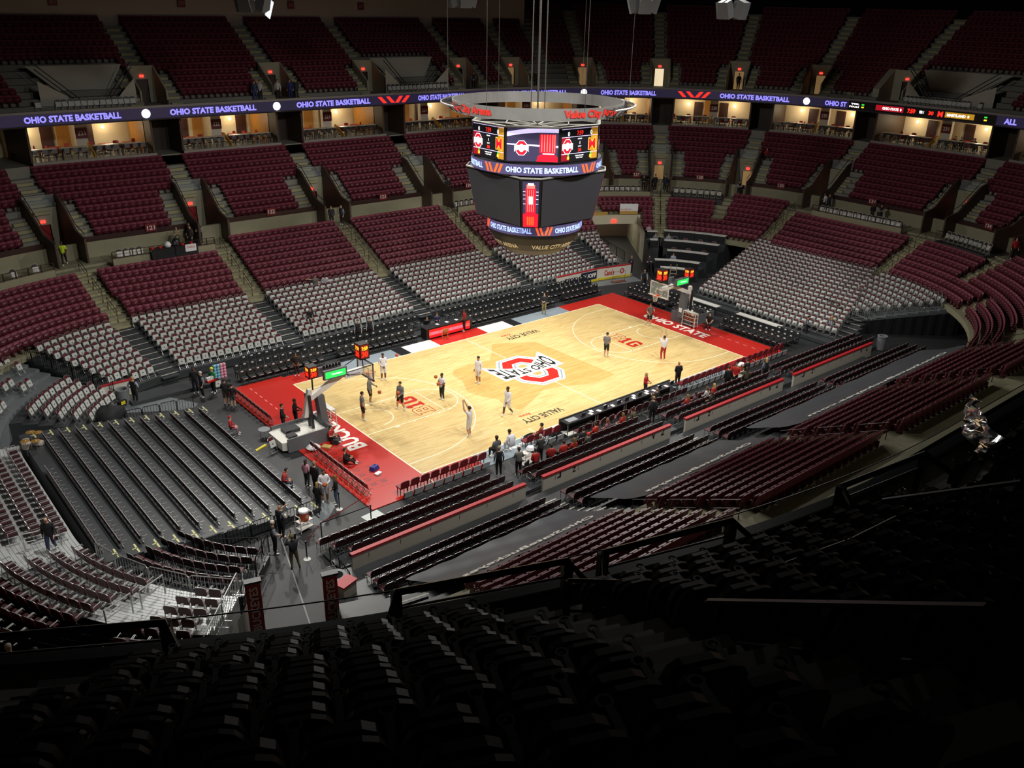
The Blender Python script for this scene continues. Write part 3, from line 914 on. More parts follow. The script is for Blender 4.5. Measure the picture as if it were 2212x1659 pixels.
# wide entrance recesses of the upper deck: pale back wall flanked by two stairs
m_pale = mat('pale_recess_wall', 'a8a69c', 0.8, noise=0.06, scale=1.0)
for (a, b) in ((-19.7, -13.2), (10.75, 18.3), (31.9, 38.9)):
    zt = Z_UP(5) + 0.45
    dB = D_UP(4)
    c0, c1 = a + (b - a) * 0.0, b
    mb = MB()
    m0, m1 = a + (b - a) * 0.36, a + (b - a) * 0.64
    # trapezoid back panel: wide on top, narrow at the floor
    mb.add([pt3(c0, 22.0 + 2.9, zt), pt3(c1, 22.0 + 2.9, zt), pt3(m1, 22.0 + 1.2, 15.25), pt3(m0, 22.0 + 1.2, 15.25)], [(0, 1, 2, 3)])
    mb.add([pt3(c0, 24.9, zt), pt3(c1, 24.9, zt), pt3(c1, 25.2, zt), pt3(c0, 25.2, zt)], [(0, 1, 2, 3)])
    struct(mb.obj('wall_recess', m_pale))
    for (e0, e1) in ((c0, m0), (c1, m1)):
        fm = MB()
        fm.add([pt3(e0, 22.0, 15.2), pt3(e0, 22.0, zt - 0.9), pt3((e0 + e1) / 2, 22.0, 15.2 + (zt - 15.2) * 0.35), pt3((e0 * 0.1 + e1 * 0.9), 22.0, 15.2)], [(0, 1, 2, 3)])
        struct(fm.obj('wall_recess', m_pale))
        rr = MB()
        for h in (0.15, 0.55):
            rr.tube([pt3(e0, 22.3, zt - 0.2 + h), pt3(e1, 22.3, 15.3 + h)], 0.04)
        tag(rr.obj('handrail', m_railb), 'dark sloping handrail over the stairs of a wide pale recess in the upper deck', 'handrail', 'handrails of the upper deck recesses')
# back wall of the upper deck, pale on the far left side
add_struct('wall_back', tier_mb([(31.75, 20.0), (31.75, 29.0)], -40, 21.9), mat('upper_back_wall', 'a49c94', 0.8, noise=0.05, scale=0.6))
# ceiling high above
add_struct('ceiling', MB().box((0, 0, 36.0), (130, 110, 0.4)), mat('black_ceiling', '0c0c0e', 0.9))
for s, txt in ((-16.0, '221'), (-5.0, '223'), (6.0, '225'), (14.0, '227')):
    x, y, a = pos(s, 31.6)
    r = thing('section_sign', 'dim dark plate reading %s high on the pale back wall' % num_words(txt), 'sign', (x, y, 22.7), a - PI / 2)
    r = MB().box((0, 0, 0.35), (0.7, 0.05, 0.7)).obj('plate', m_signr, r)
    vs, fs = text_fit(txt, 0.5, 0.3)
    MB().add([(v[0], -0.03, v[1] + 0.35) for v in vs], fs).obj('lettering', m_cap, r)
# ================================================================ seats
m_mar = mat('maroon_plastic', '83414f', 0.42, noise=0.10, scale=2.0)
m_mar_d = mat('maroon_plastic_dark', '5f2632', 0.4)
m_padm = mat('maroon_pad', '56161f', 0.55)
m_padg = mat('grey_seat_pad', 'babdb9', 0.5, noise=0.12, scale=1.5)
m_chrome = mat('grey_chair_tube', 'a8aaaa', 0.35, metal=0.55)
m_blk = mat('black_vinyl', '222426', 0.42)
m_blk2 = mat('black_plastic', '191a1c', 0.4)
m_logo = mat('white_print', 'c9cbcc', 0.5)
m_updk = mat('upper_seat_shaded', '210b12', 0.4)  # maroon seats, shade of the unlit deck put into the colour
m_whc = mat('white_chair_seat', 'c8c8c2', 0.45)
m_dot = mat('dark_print', '3a3c3c', 0.5)

def round_top(w, z0, z1, c=0.1):
    return [(-w, z0), (w, z0), (w, z1 - c), (w - c * 0.35, z1 - c * 0.3), (w - c, z1), (-w + c, z1), (-w + c * 0.35, z1 - c * 0.3), (-w, z1 - c)]
def plate_y(mb, pts, y0, tilt, t, zref=0.4, mi=0):
    """vertical plate, leaning back (towards +y) by tilt above zref"""
    return mb.plate(pts, t, lambda a, b, c: (a, y0 + (b - zref) * tilt + c, b), mi)

def fixed_seat():
    b = plate_y(MB(), round_top(0.262, 0.36, 0.86, 0.05), 0.1, 0.22, 0.05)
    s = plate_y(MB(), round_top(0.25, 0.34, 0.74, 0.06), -0.06, 0.16, 0.07)
    f = MB().box((0, 0.1, 0.18), (0.06, 0.3, 0.36)).box((-0.25, 0.02, 0.5), (0.035, 0.3, 0.05)).box((0.25, 0.02, 0.5), (0.035, 0.3, 0.05))
    return [('backrest', b, m_mar), ('seat', s, m_mar_d), ('pedestal', f, m_mar_d)]
def folding_chair(pad=None, back=None, tube=None, dot=True):
    b = plate_y(MB(), round_top(0.20, 0.58, 0.84, 0.12), 0.17, 0.18, 0.035)
    s = plate_y(MB(), [(-0.2, 0.33), (0.2, 0.33), (0.205, 0.66), (0.17, 0.70), (-0.17, 0.70), (-0.205, 0.66)], 0.0, 0.3, 0.04)
    f = MB()
    f.tube([(-0.22, 0.10, 0.42), (-0.22, 0.21, 0.78), (-0.12, 0.245, 0.87), (0.12, 0.245, 0.87), (0.22, 0.21, 0.78), (0.22, 0.10, 0.42)], 0.016, 4)
    for sx in (-0.22, 0.22):
        f.box((sx, 0.0, 0.21), (0.025, 0.03, 0.50), rx=0.62)
        f.box((sx, 0.02, 0.21), (0.025, 0.03, 0.50), rx=-0.55)
    f.box((0, -0.14, 0.04), (0.44, 0.02, 0.02)).box((0, 0.16, 0.04), (0.44, 0.02, 0.02))
    out = [('backrest', b, back or m_padm), ('seat', s, pad or m_padg), ('frame', f, tube or m_chrome)]
    if dot:
        d = plate_y(MB(), [(0.05 * math.cos(i * PI / 3), 0.52 + 0.04 * math.sin(i * PI / 3)) for i in range(6)], -0.006, 0.3, 0.004)
        out.append(('seat_print', d, m_dot))
    return out
def padded_chair():
    b = plate_y(MB(), round_top(0.23, 0.46, 0.88, 0.10), 0.16, 0.2, 0.06)
    s = MB().box((0, -0.04, 0.42), (0.46, 0.44, 0.09), taper=0.96)
    f = MB().box((-0.2, 0.13, 0.19), (0.03, 0.03, 0.38)).box((0.2, 0.13, 0.19), (0.03, 0.03, 0.38)).box((-0.2, -0.2, 0.19), (0.03, 0.03, 0.38)).box((0.2, -0.2, 0.19), (0.03, 0.03, 0.38))
    lg = MB().box((0, 0.235, 0.78), (0.17, 0.012, 0.09), rx=-0.2).box((0, -0.262, 0.43), (0.30, 0.004, 0.035)).box((0.0, 0.2, 0.55), (0.08, 0.012, 0.03), rx=-0.2)
    return [('backrest', b, m_blk), ('seat', s, m_blk), ('frame', f, m_blk2), ('print', lg, m_logo)]
def row_chair():
    """interlocking chair of the near side, maroon shell with silver rim"""
    b = plate_y(MB(), round_top(0.24, 0.44, 0.84, 0.09), 0.16, 0.2, 0.04)
    rim = MB().tube([(-0.245, 0.19, 0.58), (-0.245, 0.245, 0.76), (-0.16, 0.275, 0.855), (0.16, 0.275, 0.855), (0.245, 0.245, 0.76), (0.245, 0.19, 0.58)], 0.014, 4)
    s = MB().box((0, -0.04, 0.43), (0.45, 0.42, 0.04))
    f = MB().box((-0.21, 0.16, 0.21), (0.025, 0.025, 0.44), rx=-0.12).box((0.21, 0.16, 0.21), (0.025, 0.025, 0.44), rx=-0.12).box((-0.21, -0.2, 0.21), (0.025, 0.025, 0.42)).box((0.21, -0.2, 0.21), (0.025, 0.025, 0.42)).box((0, 0.19, 0.12), (0.44, 0.02, 0.02))
    return [('backrest', b, mat('near_chair_shell', '3c0f18', 0.45)), ('rim', rim, m_silver), ('seat', s, mat('near_chair_seat', '4a141d', 0.5)), ('frame', f, m_chrome)]
def folded_seat():
    """bleacher seat folded flat behind its beam"""
    b = MB().box((0, 0.03, 0.30), (0.46, 0.06, 0.30), rx=-0.10)
    r = MB().box((0, 0.07, 0.47), (0.50, 0.035, 0.03)).box((0, -0.06, 0.05), (0.50, 0.04, 0.04)).box((-0.235, -0.02, 0.25), (0.03, 0.20, 0.03)).box((-0.235, 0.03, 0.25), (0.03, 0.03, 0.46)).box((-0.235, -0.13, 0.40), (0.03, 0.22, 0.025))
    return [('seat', b, mat('folded_seat_shell', '43141d', 0.45)), ('frame', r, m_chrome)]
def arm_chair():
    b = plate_y(MB(), round_top(0.235, 0.42, 0.86, 0.10), 0.13, 0.2, 0.05)
    s = MB().box((0, -0.05, 0.43), (0.44, 0.42, 0.06))
    a = MB()
    for sx in (-0.26, 0.26):
        a.tube([(sx, 0.16, 0.05), (sx, 0.14, 0.64), (sx, -0.22, 0.66), (sx, -0.26, 0.56)], 0.02, 5)
        a.box((sx, -0.04, 0.03), (0.04, 0.42, 0.03))
    a.tube([(-0.24, 0.22, 0.80), (-0.16, 0.255, 0.875), (0.16, 0.255, 0.875), (0.24, 0.22, 0.80)], 0.014, 4)
    return [('backrest', b, mat('arm_chair_shell', '4a121d', 0.4)), ('seat', s, mat('arm_chair_seat', '3a1a20', 0.35)), ('arms', a, m_silver)]
def deck_seat():
    """fixed seat of the upper deck seen close: shell, flip-up pan, arms with cup ring"""
    pts = [(-0.25, 0.34), (0.25, 0.34), (0.255, 0.62), (0.24, 0.76), (0.19, 0.84), (0.10, 0.875), (-0.10, 0.875), (-0.19, 0.84), (-0.24, 0.76), (-0.255, 0.62)]
    b = plate_y(MB(), pts, 0.14, 0.22, 0.045)
    p2 = [(-0.22, 0.36), (0.22, 0.36), (0.225, 0.6), (0.19, 0.72), (0.11, 0.765), (-0.11, 0.765), (-0.19, 0.72), (-0.225, 0.6)]
    s = plate_y(MB(), p2, -0.03, 0.14, 0.07)
    a = MB().box((-0.28, 0.02, 0.6), (0.05, 0.34, 0.04)).box((-0.28, 0.14, 0.3), (0.04, 0.08, 0.6)).box((-0.28, 0.05, 0.03), (0.06, 0.26, 0.06))
    c = MB().tube([(-0.28 + 0.045 * math.cos(2 * PI * i / 10), -0.2 + 0.045 * math.sin(2 * PI * i / 10), 0.59) for i in range(10)], 0.012, 4, closed=True)
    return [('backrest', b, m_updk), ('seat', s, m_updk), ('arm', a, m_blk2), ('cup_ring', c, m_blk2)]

class Kind:
    def __init__(self, name, parts, cat='chair', limit=300, stuff_label='', need=True):
        self.name, self.cat, self.limit, self.stuff_label = name, cat, limit, stuff_label
        self.parts = [(n, mb, m) for n, mb, m in parts]
        self.places = []
        self.far = []          # never individual
    def add(self, x, y, z, rot, label, group, solo=True):
        if not in_view((x, y, z + 0.5), 25): return
        (self.places if solo else self.far).append((x, y, z, rot, label, group))
    def finish(self):
        P = sorted(self.places, key=lambda p: (p[0] - CAM_POS[0]) ** 2 + (p[1] - CAM_POS[1]) ** 2 + (p[2] - CAM_POS[2]) ** 2)
        solo, rest = P[:self.limit], P[self.limit:] + self.far
        mes = [(n, mb.mesh(n, m)) for n, mb, m in self.parts]
        for (x, y, z, rot, label, group) in solo:
            r = thing(self.name, label, self.cat, (x, y, z), rot, group)
            for n, me in mes:
                q = link(n, me, r)
                if n in ('frame', 'print', 'pedestal', 'arms'): q['kind'] = 'stuff'
        if rest:
            t = MB()
            for i, (n, mb, m) in enumerate(self.parts):
                t.add(mb.v, mb.f, i)
            me = stuff_mesh(self.name + '_rows', t, [m for _, _, m in self.parts], [p[:4] for p in rest])
            tag(link(self.name + '_rows', me), self.stuff_label, 'seating', kind='stuff')
        return len(solo), len(rest)

K_FIX = Kind('stadium_seat', fixed_seat(), 'seat', 300, 'many rows of fixed maroon flip-up seats on the concrete tiers')
K_FOLD = Kind('folding_chair', folding_chair(), 'chair', 300, 'rows of grey folding chairs with maroon backs on the riser decks')
K_PAD = Kind('courtside_chair', padded_chair(), 'chair', 300, 'rows of black padded courtside chairs')
K_ROW = Kind('row_chair', row_chair(), 'chair', 300, 'further rows of maroon shell chairs with silver rims behind the white boards')
K_FLD = Kind('bleacher_seat', folded_seat(), 'seat', 300, 'rows of folded bleacher seats on the black deck')
K_ARM = Kind('arm_chair', arm_chair(), 'chair', 300, 'rows of maroon chairs with silver arms on the aluminium deck')
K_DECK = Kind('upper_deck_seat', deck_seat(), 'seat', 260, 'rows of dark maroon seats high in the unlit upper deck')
K_ADA = Kind('white_folding_chair', folding_chair(m_whc, mat('ada_back', '2a2522', 0.5), mat('white_tube', 'b9b9b4', 0.4), dot=False), 'chair', 300, '')

# --- fixed maroon rows of the lower tier:  (s0, s1, rows, gap0, gap1, text)
G = 0.62
LOW = [(-24.6, -20.28, range(0, 7), 0.3, G, 'block beside the far left corner aisle'), (-20.28, -11.3, range(0, 7), G, G, 'block below the table of bags and red caps'),
       (-11.3, 0.0, range(0, 9), G, G, 'block below the plate reading one twenty two'), (0.0, 11.3, range(0, 9), G, G, 'block below the plate reading one twenty three'),
       (11.3, 20.28, range(0, 7), G, G, 'block behind the hanging scoreboard'), (20.28, 21.95, range(0, 5), G, 0.2, 'block beside the far tunnel'),
       (22.3, 24.6, range(4, 7), 0.2, G, 'block above the far tunnel'), (23.8, 24.6, range(0, 4), 0.1, G, 'block beside the press tables'),
       (24.6, 28.9, range(0, 3), G, G, 'block behind the press tables'), (24.6, 26.7, range(3, 7), G, G, 'block below the plate reading one twenty eight'),
       (26.7, 28.9, range(3, 9), G, G, 'block below the plate reading one thirty'), (28.9, 39.3, range(0, 7), G, G, 'block behind the end bleacher of grey chairs'),
       (39.3, 43.6, range(0, 3), G, G, 'curved block at the far right corner'), (39.3, 41.9, range(3, 7), G, G, 'curved block below the plate reading one thirty four'), (41.9, 46.5, range(3, 9), G, G, 'curved block at the right edge'), (43.6, 47.7, range(0, 3), 0.5, G, 'curved block beside the near corner')]
for (a, b, rows, g0, g1, txt) in LOW:
    for k in rows:
        for (x, y, r, s) in row_pts(a, b, D_MAR(k), 0.535, g0, g1):
            K_FIX.add(x, y, Z_MAR(k), r, 'fixed maroon seat, %s row of the %s' % (ORD[k], txt), 'fixed seats, ' + txt)
NEARB = [(47.72, 56.7, 'block beyond the third tarpaulin'), (56.7, 68.0, 'block above the second tarpaulin'), (68.0, 79.3, 'block above the longest tarpaulin'), (79.3, 88.3, 'block above the first tarpaulin')]
for (a, b, txt) in NEARB:
    for k in range(0, 9):
        for (x, y, r, s) in row_pts(a, b, D_MAR(k), 0.535, G, G):
            K_FIX.add(x, y, Z_MAR(k), r, 'fixed maroon seat, %s row of the %s' % (ORD[k], txt), 'fixed seats, ' + txt)
# --- middle tier
for a, b in zip(AIS[:-1], AIS[1:]):
    for k in range(10):
        g = 0.75 if k >= 5 else VW + 0.16 + 1.15
        for (x, y, r, s) in row_pts(a, b, D_MID(k), 0.535, g, g):
            K_FIX.add(x, y, Z_MID(k), r, 'x', 'x', solo=False)
# --- upper deck, dark
def deck_rows(aisles, k1, lo, hi, solo, D_UP=D_UP, Z_UP=Z_UP, gap=None):
    for a, b in zip([lo] + aisles, aisles + [hi]):
        for k in range(k1):
            g = gap or (0.7 if k >= 4 else UVW + 1.2)
            for (x, y, r, s) in row_pts(a, b, D_UP(k), 0.55, g, g):
                if k < 6 and any(u0 - 0.3 < s < u1 + 0.3 for u0, u1 in ((-19.7, -13.2), (10.75, 18.3), (31.9, 38.9))):
                    continue
                # nobody sits in the camera
                if (x - CAM_POS[0]) ** 2 + (y - CAM_POS[1]) ** 2 < 0.9 ** 2: continue
                (K_DECK if solo else K_FIX).add(x, y, Z_UP(k), r, 'maroon seat darkened for shade, %s row of the unlit near upper deck' % ORD[k], 'dark seats of the near upper deck', solo)
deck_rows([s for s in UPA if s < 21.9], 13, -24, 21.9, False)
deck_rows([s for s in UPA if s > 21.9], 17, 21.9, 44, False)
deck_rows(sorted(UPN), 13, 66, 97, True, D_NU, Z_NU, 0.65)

# --- grey folding chairs, far side and far left corner
FARB = [(-20.28, -11.3, 'block behind the cotton candy board'), (-11.3, 0.0, 'block behind the left basket'), (0.0, 11.3, 'block behind the red scorer table'), (11.3, 20.4, 'block below the hanging scoreboard')]
for (a, b, txt) in FARB:
    for k in range(10):
        for (x, y, r, s) in row_pts(a, b, D_SIL(k), 0.545, 0.66, 0.66 if b < 20 else 1.2):
            K_FOLD.add(x, y, Z_SIL(k), r, 'grey folding chair with maroon back, %s row of the %s' % (ORD[k], txt), 'folding chairs, ' + txt)
for k in range(1, 10):
    for (x, y, r, s) in row_pts(20.5, 21.85, D_SIL(k), 0.55, 0.6, 0.15):
        K_FOLD.add(x, y, Z_SIL(k), r, 'grey folding chair with maroon back beside the far tunnel', 'folding chairs by the far tunnel')
for k in range(0, 10):
    for (x, y, r, s) in row_pts(-23.2, -20.28, D_SIL(k), 0.56, 0.3 + (1.2 if k == 0 else 0), 0.66):
        K_FOLD.add(x, y, Z_SIL(k), r, 'grey folding chair with maroon back, %s corner row right of the dark fence' % ORD[k], 'folding chairs, far left corner block right of the fence')
# lower curved rows inside that corner, then a grey deck with a few chairs
for k in range(6):
    d = -0.25 + 0.78 * k
    z = 0.30 + 0.15 * k
    add_struct('riser_deck', tier_mb([(d - 0.36, -0.05), (d - 0.36, z), (d + 0.42, z), (d + 0.42, -0.05)], -26.6, -23.4, ends=-0.05), m_deck)
    if k == 5: continue
    for (x, y, r, s) in row_pts(-26.5, -23.45, d, 0.56, 0.1, 0.1):
        K_FOLD.add(x, y, z, r, 'grey folding chair with maroon back, %s curved row left of the dark fence' % ORD[k], 'folding chairs, curved corner rows left of the fence')
for k in range(4):
    d = 4.4 + 0.8 * k
    z = 1.25 + 0.2 * k
    add_struct('riser_deck', tier_mb([(d - 0.4, 0.0), (d - 0.4, z), (d + 0.42, z), (d + 0.42, 0.0)], -29.5, -23.4, ends=0.0), m_grey_floor)
    for i, (x, y, r, s) in enumerate(row_pts(-28.5, -23.6, d, 0.62, 0.3, 0.3)):
        if i % 5 in (1, 2): K_FOLD.add(x, y, z, r, 'grey folding chair on the grey deck above the curved corner rows', 'folding chairs on the grey corner deck')
# --- end bleacher on the right: straight rows facing the court
def end_x(k): return 21.7 + 0.80 * k
def end_z(k): return 0.28 + 0.11 * k
EB = MB()
for k in range(18):
    lo, hi = (-10.4 + 0.27 * k, 3.3 + 0.21 * k)
    EB.box((end_x(k), (lo + hi) / 2 - 0.6, end_z(k) / 2), (0.8, hi - lo + 1.6, end_z(k)))
add_struct('riser_deck', EB, m_deck)
EN = MB()
for k in range(18):
    lo = -10.4 + 0.27 * k
    EN.box((end_x(k) - 0.37, lo - 0.75, end_z(k) + 0.006), (0.06, 1.2, 0.012))
add_struct('trim_1', EN, m_nose)
for k in range(18):
    lo, hi = (-10.4 + 0.27 * k, 3.3 + 0.21 * k)
    n = int((hi - lo) / 0.53)
    for i in range(n):
        y = lo + 0.3 + i * (hi - lo - 0.6) / (n - 1)
        if k == 0 and (y < -7.8 or y > -1): continue
        K_FOLD.add(end_x(k), y, end_z(k), -PI / 2, 'grey folding chair with maroon back, %s row of the end bleacher' % ORD[k], 'folding chairs of the end bleacher')
# right corner block, curved
for k in range(10):
    d = -0.6 + 0.80 * k
    z = 0.75 + 0.14 * k
    s0, s1 = 39.15, 42.6 + 0.03 * k
    prof = [(d - 0.4, 0.0), (d - 0.4, z), (d + 0.4, z), (d + 0.4, 0.0)]
    add_struct('riser_deck', tier_mb(prof, s0, s1, ends=0.0), m_deck if k < 2 else m_grey_floor)
    for (x, y, r, s) in row_pts(s0, s1, d, 0.56, 0.5, 0.4):
        K_FOLD.add(x, y, z, r, 'grey folding chair with maroon back, %s curved row above the black drape' % ORD[k], 'folding chairs of the right corner block')
# --- black padded chairs: far sideline rows, right baseline rows
def pad_row(pts, txt, grp):
    for (x, y, z, r) in pts: K_PAD.add(x, y, z, r, txt, grp)
pd = MB()
pd.box((0.4, 10.55, 0.07), (33.0, 0.78, 0.14)).box((0.4, 11.4, 0.14), (33.0, 0.9, 0.28))
add_struct('riser_deck', pd, m_deck)
xs = lambda a, b, st: [a + i * st for i in range(int((b - a) / st) + 1)]
for row, (y, z) in enumerate(((9.72, 0.0), (10.55, 0.14), (11.42, 0.28))):
    for x in xs(-16.8 + (0.9 if row == 2 else 0), 16.6, 0.56):
        if row < 2 and -2.9 < x < 2.0: continue
        if row == 2 and -1.4 < x < 0.9: continue
        if row == 0 and (-10.8 < x < -9.9 or 11.0 < x < 12.0): continue
        if row == 2 and (abs(x + 11.3) < 0.8 or abs(x - 11.3) < 0.8): continue
        K_PAD.add(x, y, z, 0.0, 'black padded chair with white print, %s row of the far sideline' % ORD[row], 'black chairs of the far sideline')
for row, x in enumerate((18.0, 18.85, 19.75)):
    for y in xs(-8.3, 8.2, 0.55):
        if row == 2 and -6.6 < y < 3.2: continue
        if -2.4 < y < -0.6 and row < 2: continue
        if row == 0 and (2.6 < y < 3.2): continue
        K_PAD.add(x, y, 0.0, -PI / 2, 'black padded chair with white print, %s row behind the right baseline' % ORD[row], 'black chairs behind the right baseline')
# --- near side: front rows, rows behind the boards
for (a, b) in ((-22.0, -11.9), (-10.6, -0.5), (0.9, 11.6), (12.9, 23.6)):
    for row, (y, z) in enumerate(((-10.75, 0.0), (-11.5, 0.08), (-12.3, 0.16))):
        for x in xs(a + 0.4 * row * (1 if a < -20 else 0.6), b - 0.2 + 0.15 * row, 0.5):
            if a > -11 and b < 0 and row == 0 and x < -7.0: continue
            K_ROW.add(x, y, z, PI, 'maroon shell chair with silver rim, %s row between the court and the white boards' % ORD[row], 'shell chairs in front of the white boards')
    for row in range(3):
        k = row
        for x in xs(a + 0.3 - 0.1 * row, b + 0.2, 0.5):
            K_ROW.add(x, -13 - D_NR(k), Z_NR(k), PI, 'maroon shell chair with silver rim, %s row behind the white boards' % ORD[row], 'shell chairs behind the white boards')
nf = MB()
for row, (y, z) in enumerate(((-11.5, 0.08), (-12.3, 0.16))):
    nf.box((0.8, y - 0.02, z / 2), (46.0, 0.8, z))
add_struct('riser_deck', nf, m_deck)
# --- left end: black deck with folded bleacher seats
LX = lambda k: -20.75 - 0.86 * k
LZ = lambda k: 0.18 + 0.10 * k
ld = MB()
for k in range(12):
    ld.box((LX(k) - 0.06, 0.0, LZ(k) / 2), (0.86, 15.2, LZ(k)))
add_struct('riser_deck', ld, m_deck)
for k in range(12):
    for i in range(27):
        y = -6.6 + i * 0.5
        if k >= 11 and y > 2.0: continue
        K_FLD.add(LX(k) - 0.3, y, LZ(k), PI / 2, 'folded bleacher seat, %s row of the black end deck' % ORD[k], 'folded seats of the black end deck')
ym = mat('yellow_edge_tape', 'd8d79a', 0.5)
tp_ = MB()
for k in range(12):
    for y in (-7.15, 7.1):
        tp_.box((LX(k) + 0.2, y, LZ(k) + 0.006), (0.08, 0.75, 0.012)).box((LX(k) + 0.12, y, LZ(k) + 0.006), (0.22, 0.06, 0.012))
add_struct('trim_2', tp_, ym)
# --- near left corner: dark curved rows, then aluminium deck with arm chairs
for k in range(4):
    d = -0.75 + 0.95 * k
    z = 0.30 + 0.18 * k
    add_struct('riser_deck', tier_mb([(d - 0.47, 0.0), (d - 0.47, z), (d + 0.48, z), (d + 0.48, 0.0)], 92.05, 95.9 - 0.1 * k, ends=0.0), m_deck)
    for (x, y, r, s) in row_pts(92.1, 95.9 - 0.1 * k, d, 0.53, 0.1, 0.1):
        K_ROW.add(x, y, z, r, 'maroon shell chair with silver rim, %s dark curved row beside the tunnel' % ORD[k], 'shell chairs of the near left corner')
for k in range(11):
    d = 3.55 + 0.93 * k
    z = 1.25 + 0.26 * k
    pr = [(d - 0.47, 0.0 if k == 0 else z - 0.3)]
    for q in range(6):
        e = d - 0.47 + q * 0.158
        pr += [(e, z), (e + 0.135, z), (e + 0.135, z - 0.03), (e + 0.158, z - 0.03)]
    add_struct('aluminium_deck', tier_mb(pr, 92.05, 107.5, step=0.3, ends=0.3), m_alum)
    for (a, b) in ((92.05, 93.15), (93.85, 96.6), (97.3, 107.0)):
        for (x, y, r, s) in row_pts(a, b, d, 0.58, 0.1, 0.3):
            K_ARM.add(x, y, z, r, 'maroon chair with silver arms, %s row of the aluminium deck' % ORD[k], 'arm chairs of the aluminium deck')
# --- white chairs on the accessible platforms
for (a, b, n, txt) in ((-24.2, -20.95, 7, 'platform below the plate reading one eighteen'), (-19.3, -17.3, 4, 'platform beside the table of bags'), (12.2, 19.0, 11, 'platform behind the hanging scoreboard'),
                  (22.4, 24.0, 9, 'platform below the plate reading one twenty seven'), (25.0, 26.55, 8, 'black platform below the plate reading one twenty eight'), (30.2, 38.6, 17, 'long platform below the plate reading one thirty one'), (39.85, 41.3, 10, 'black platform below the plate reading one thirty four')):
    for i in range(n):
        s = a + (b - a) * (i + 0.5) / n
        x, y, an = pos(s, 12.6)
        K_ADA.add(x, y, WALK_Z + 0.02, an - PI / 2 + random.uniform(-0.12, 0.12), 'white folding chair on the ' + txt, 'white chairs, ' + txt)
for (a, b, n) in ((-20.0, -13.4, 14), (10.8, 18.1, 15), (32.0, 38.9, 16)):
    for i in range(n):
        s = a + (b - a) * (i + 0.5) / n
        x, y, an = pos(s, 21.7)
        K_ADA.add(x, y, 15.2, an - PI / 2 + random.uniform(-0.12, 0.12), 'white folding chair at the front edge of the dark upper deck', 'white chairs on the edge of the upper deck')
for K in (K_FIX, K_FOLD, K_PAD, K_ROW, K_FLD, K_ARM, K_DECK, K_ADA):
    print(K.name, K.finish())
# ================================================================ suites behind the glass front
m_lampw = mat('warm_sconce', 'ffe2a8', 0.5, emit=6.0)
m_top = mat('counter_top', 'b9b2a4', 0.4)
m_redc = mat('red_cloth', '8c1a1c', 0.6)
m_whitech = mat('pale_chair', 'a39a90', 0.5)
m_dkm = mat('dark_stool', '232226', 0.4)
def mk_stool():
    return [('seat', MB().cyl((0, 0, 0.62), 0.19, 0.06, 10), m_dkm), ('backrest', plate_y(MB(), round_top(0.2, 0.72, 1.02, 0.08), 0.17, 0.15, 0.03), m_dkm),
            ('frame', MB().box((-0.15, 0.12, 0.31), (0.03, 0.03, 0.62)).box((0.15, 0.12, 0.31), (0.03, 0.03, 0.62)).box((-0.15, -0.14, 0.31), (0.03, 0.03, 0.62)).box((0.15, -0.14, 0.31), (0.03, 0.03, 0.62)).box((0, -0.14, 0.25), (0.3, 0.02, 0.02)), m_chrome)]
def mk_chair(m):
    return [('seat', MB().box((0, 0, 0.45), (0.44, 0.44, 0.06)), m), ('backrest', plate_y(MB(), round_top(0.22, 0.5, 0.95, 0.1), 0.2, 0.15, 0.04), m),
            ('frame', MB().box((-0.19, 0.19, 0.22), (0.03, 0.03, 0.44)).box((0.19, 0.19, 0.22), (0.03, 0.03, 0.44)).box((-0.19, -0.19, 0.22), (0.03, 0.03, 0.44)).box((0.19, -0.19, 0.22), (0.03, 0.03, 0.44)), m_dkm)]
def mk_round():
    return [('tabletop', MB().cyl((0, 0, 0.72), 0.5, 0.04, 16), m_redc), ('cloth', MB().lathe([(0.46, 0.25), (0.5, 0.72)], 16, cap=False), m_redc), ('base', MB().cyl((0, 0, 0), 0.25, 0.04, 12).cyl((0, 0, 0.04), 0.05, 0.66, 8), m_dkm)]
def mk_counter(L):
    mb = MB()
    for i in range(4):
        x = -L / 2 + 0.1 + i * (L - 0.2) / 3
        mb.box((x, -0.12, 0.5), (0.05, 0.05, 1.0)).box((x, 0.16, 0.5), (0.05, 0.05, 1.0))
    return [('tabletop', MB().box((0, 0, 1.03), (L, 0.5, 0.06)), m_top), ('apron', MB().box((0, 0, 0.93), (L - 0.1, 0.36, 0.12)), m_dkm), ('legs', mb, m_dkm)]
_pm = {}
def proto(key, parts):
    if key not in _pm: _pm[key] = [(n, mb.mesh(n, m)) for n, mb, m in parts]
    return _pm[key]
def place(name, key, parts, label, cat, loc, rz, group=None):
    r = thing(name, label, cat, loc, rz, group)
    for n, me in proto(key, parts):
        q = link(n, me, r)
        if n in ('frame', 'legs', 'print', 'arms'): q['kind'] = 'stuff'
    return r
def bl(s, d, z): # location and rotation facing the court
    x, y, a = pos(s, d)
    return (x, y, z), a - PI / 2
SU = [(-24.6, -20.28, '220'), (-20.28, -11.3, '221'), (-11.3, 0.0, '222'), (0.0, 11.3, '223'), (11.3, 20.28, '224'), (20.28, 22.8, '226'), (22.8, 24.6, '227'), (24.6, 26.9, '228'), (26.9, 29.3, '230'), (29.3, 39.3, '231'), (39.3, 41.4, '234')]
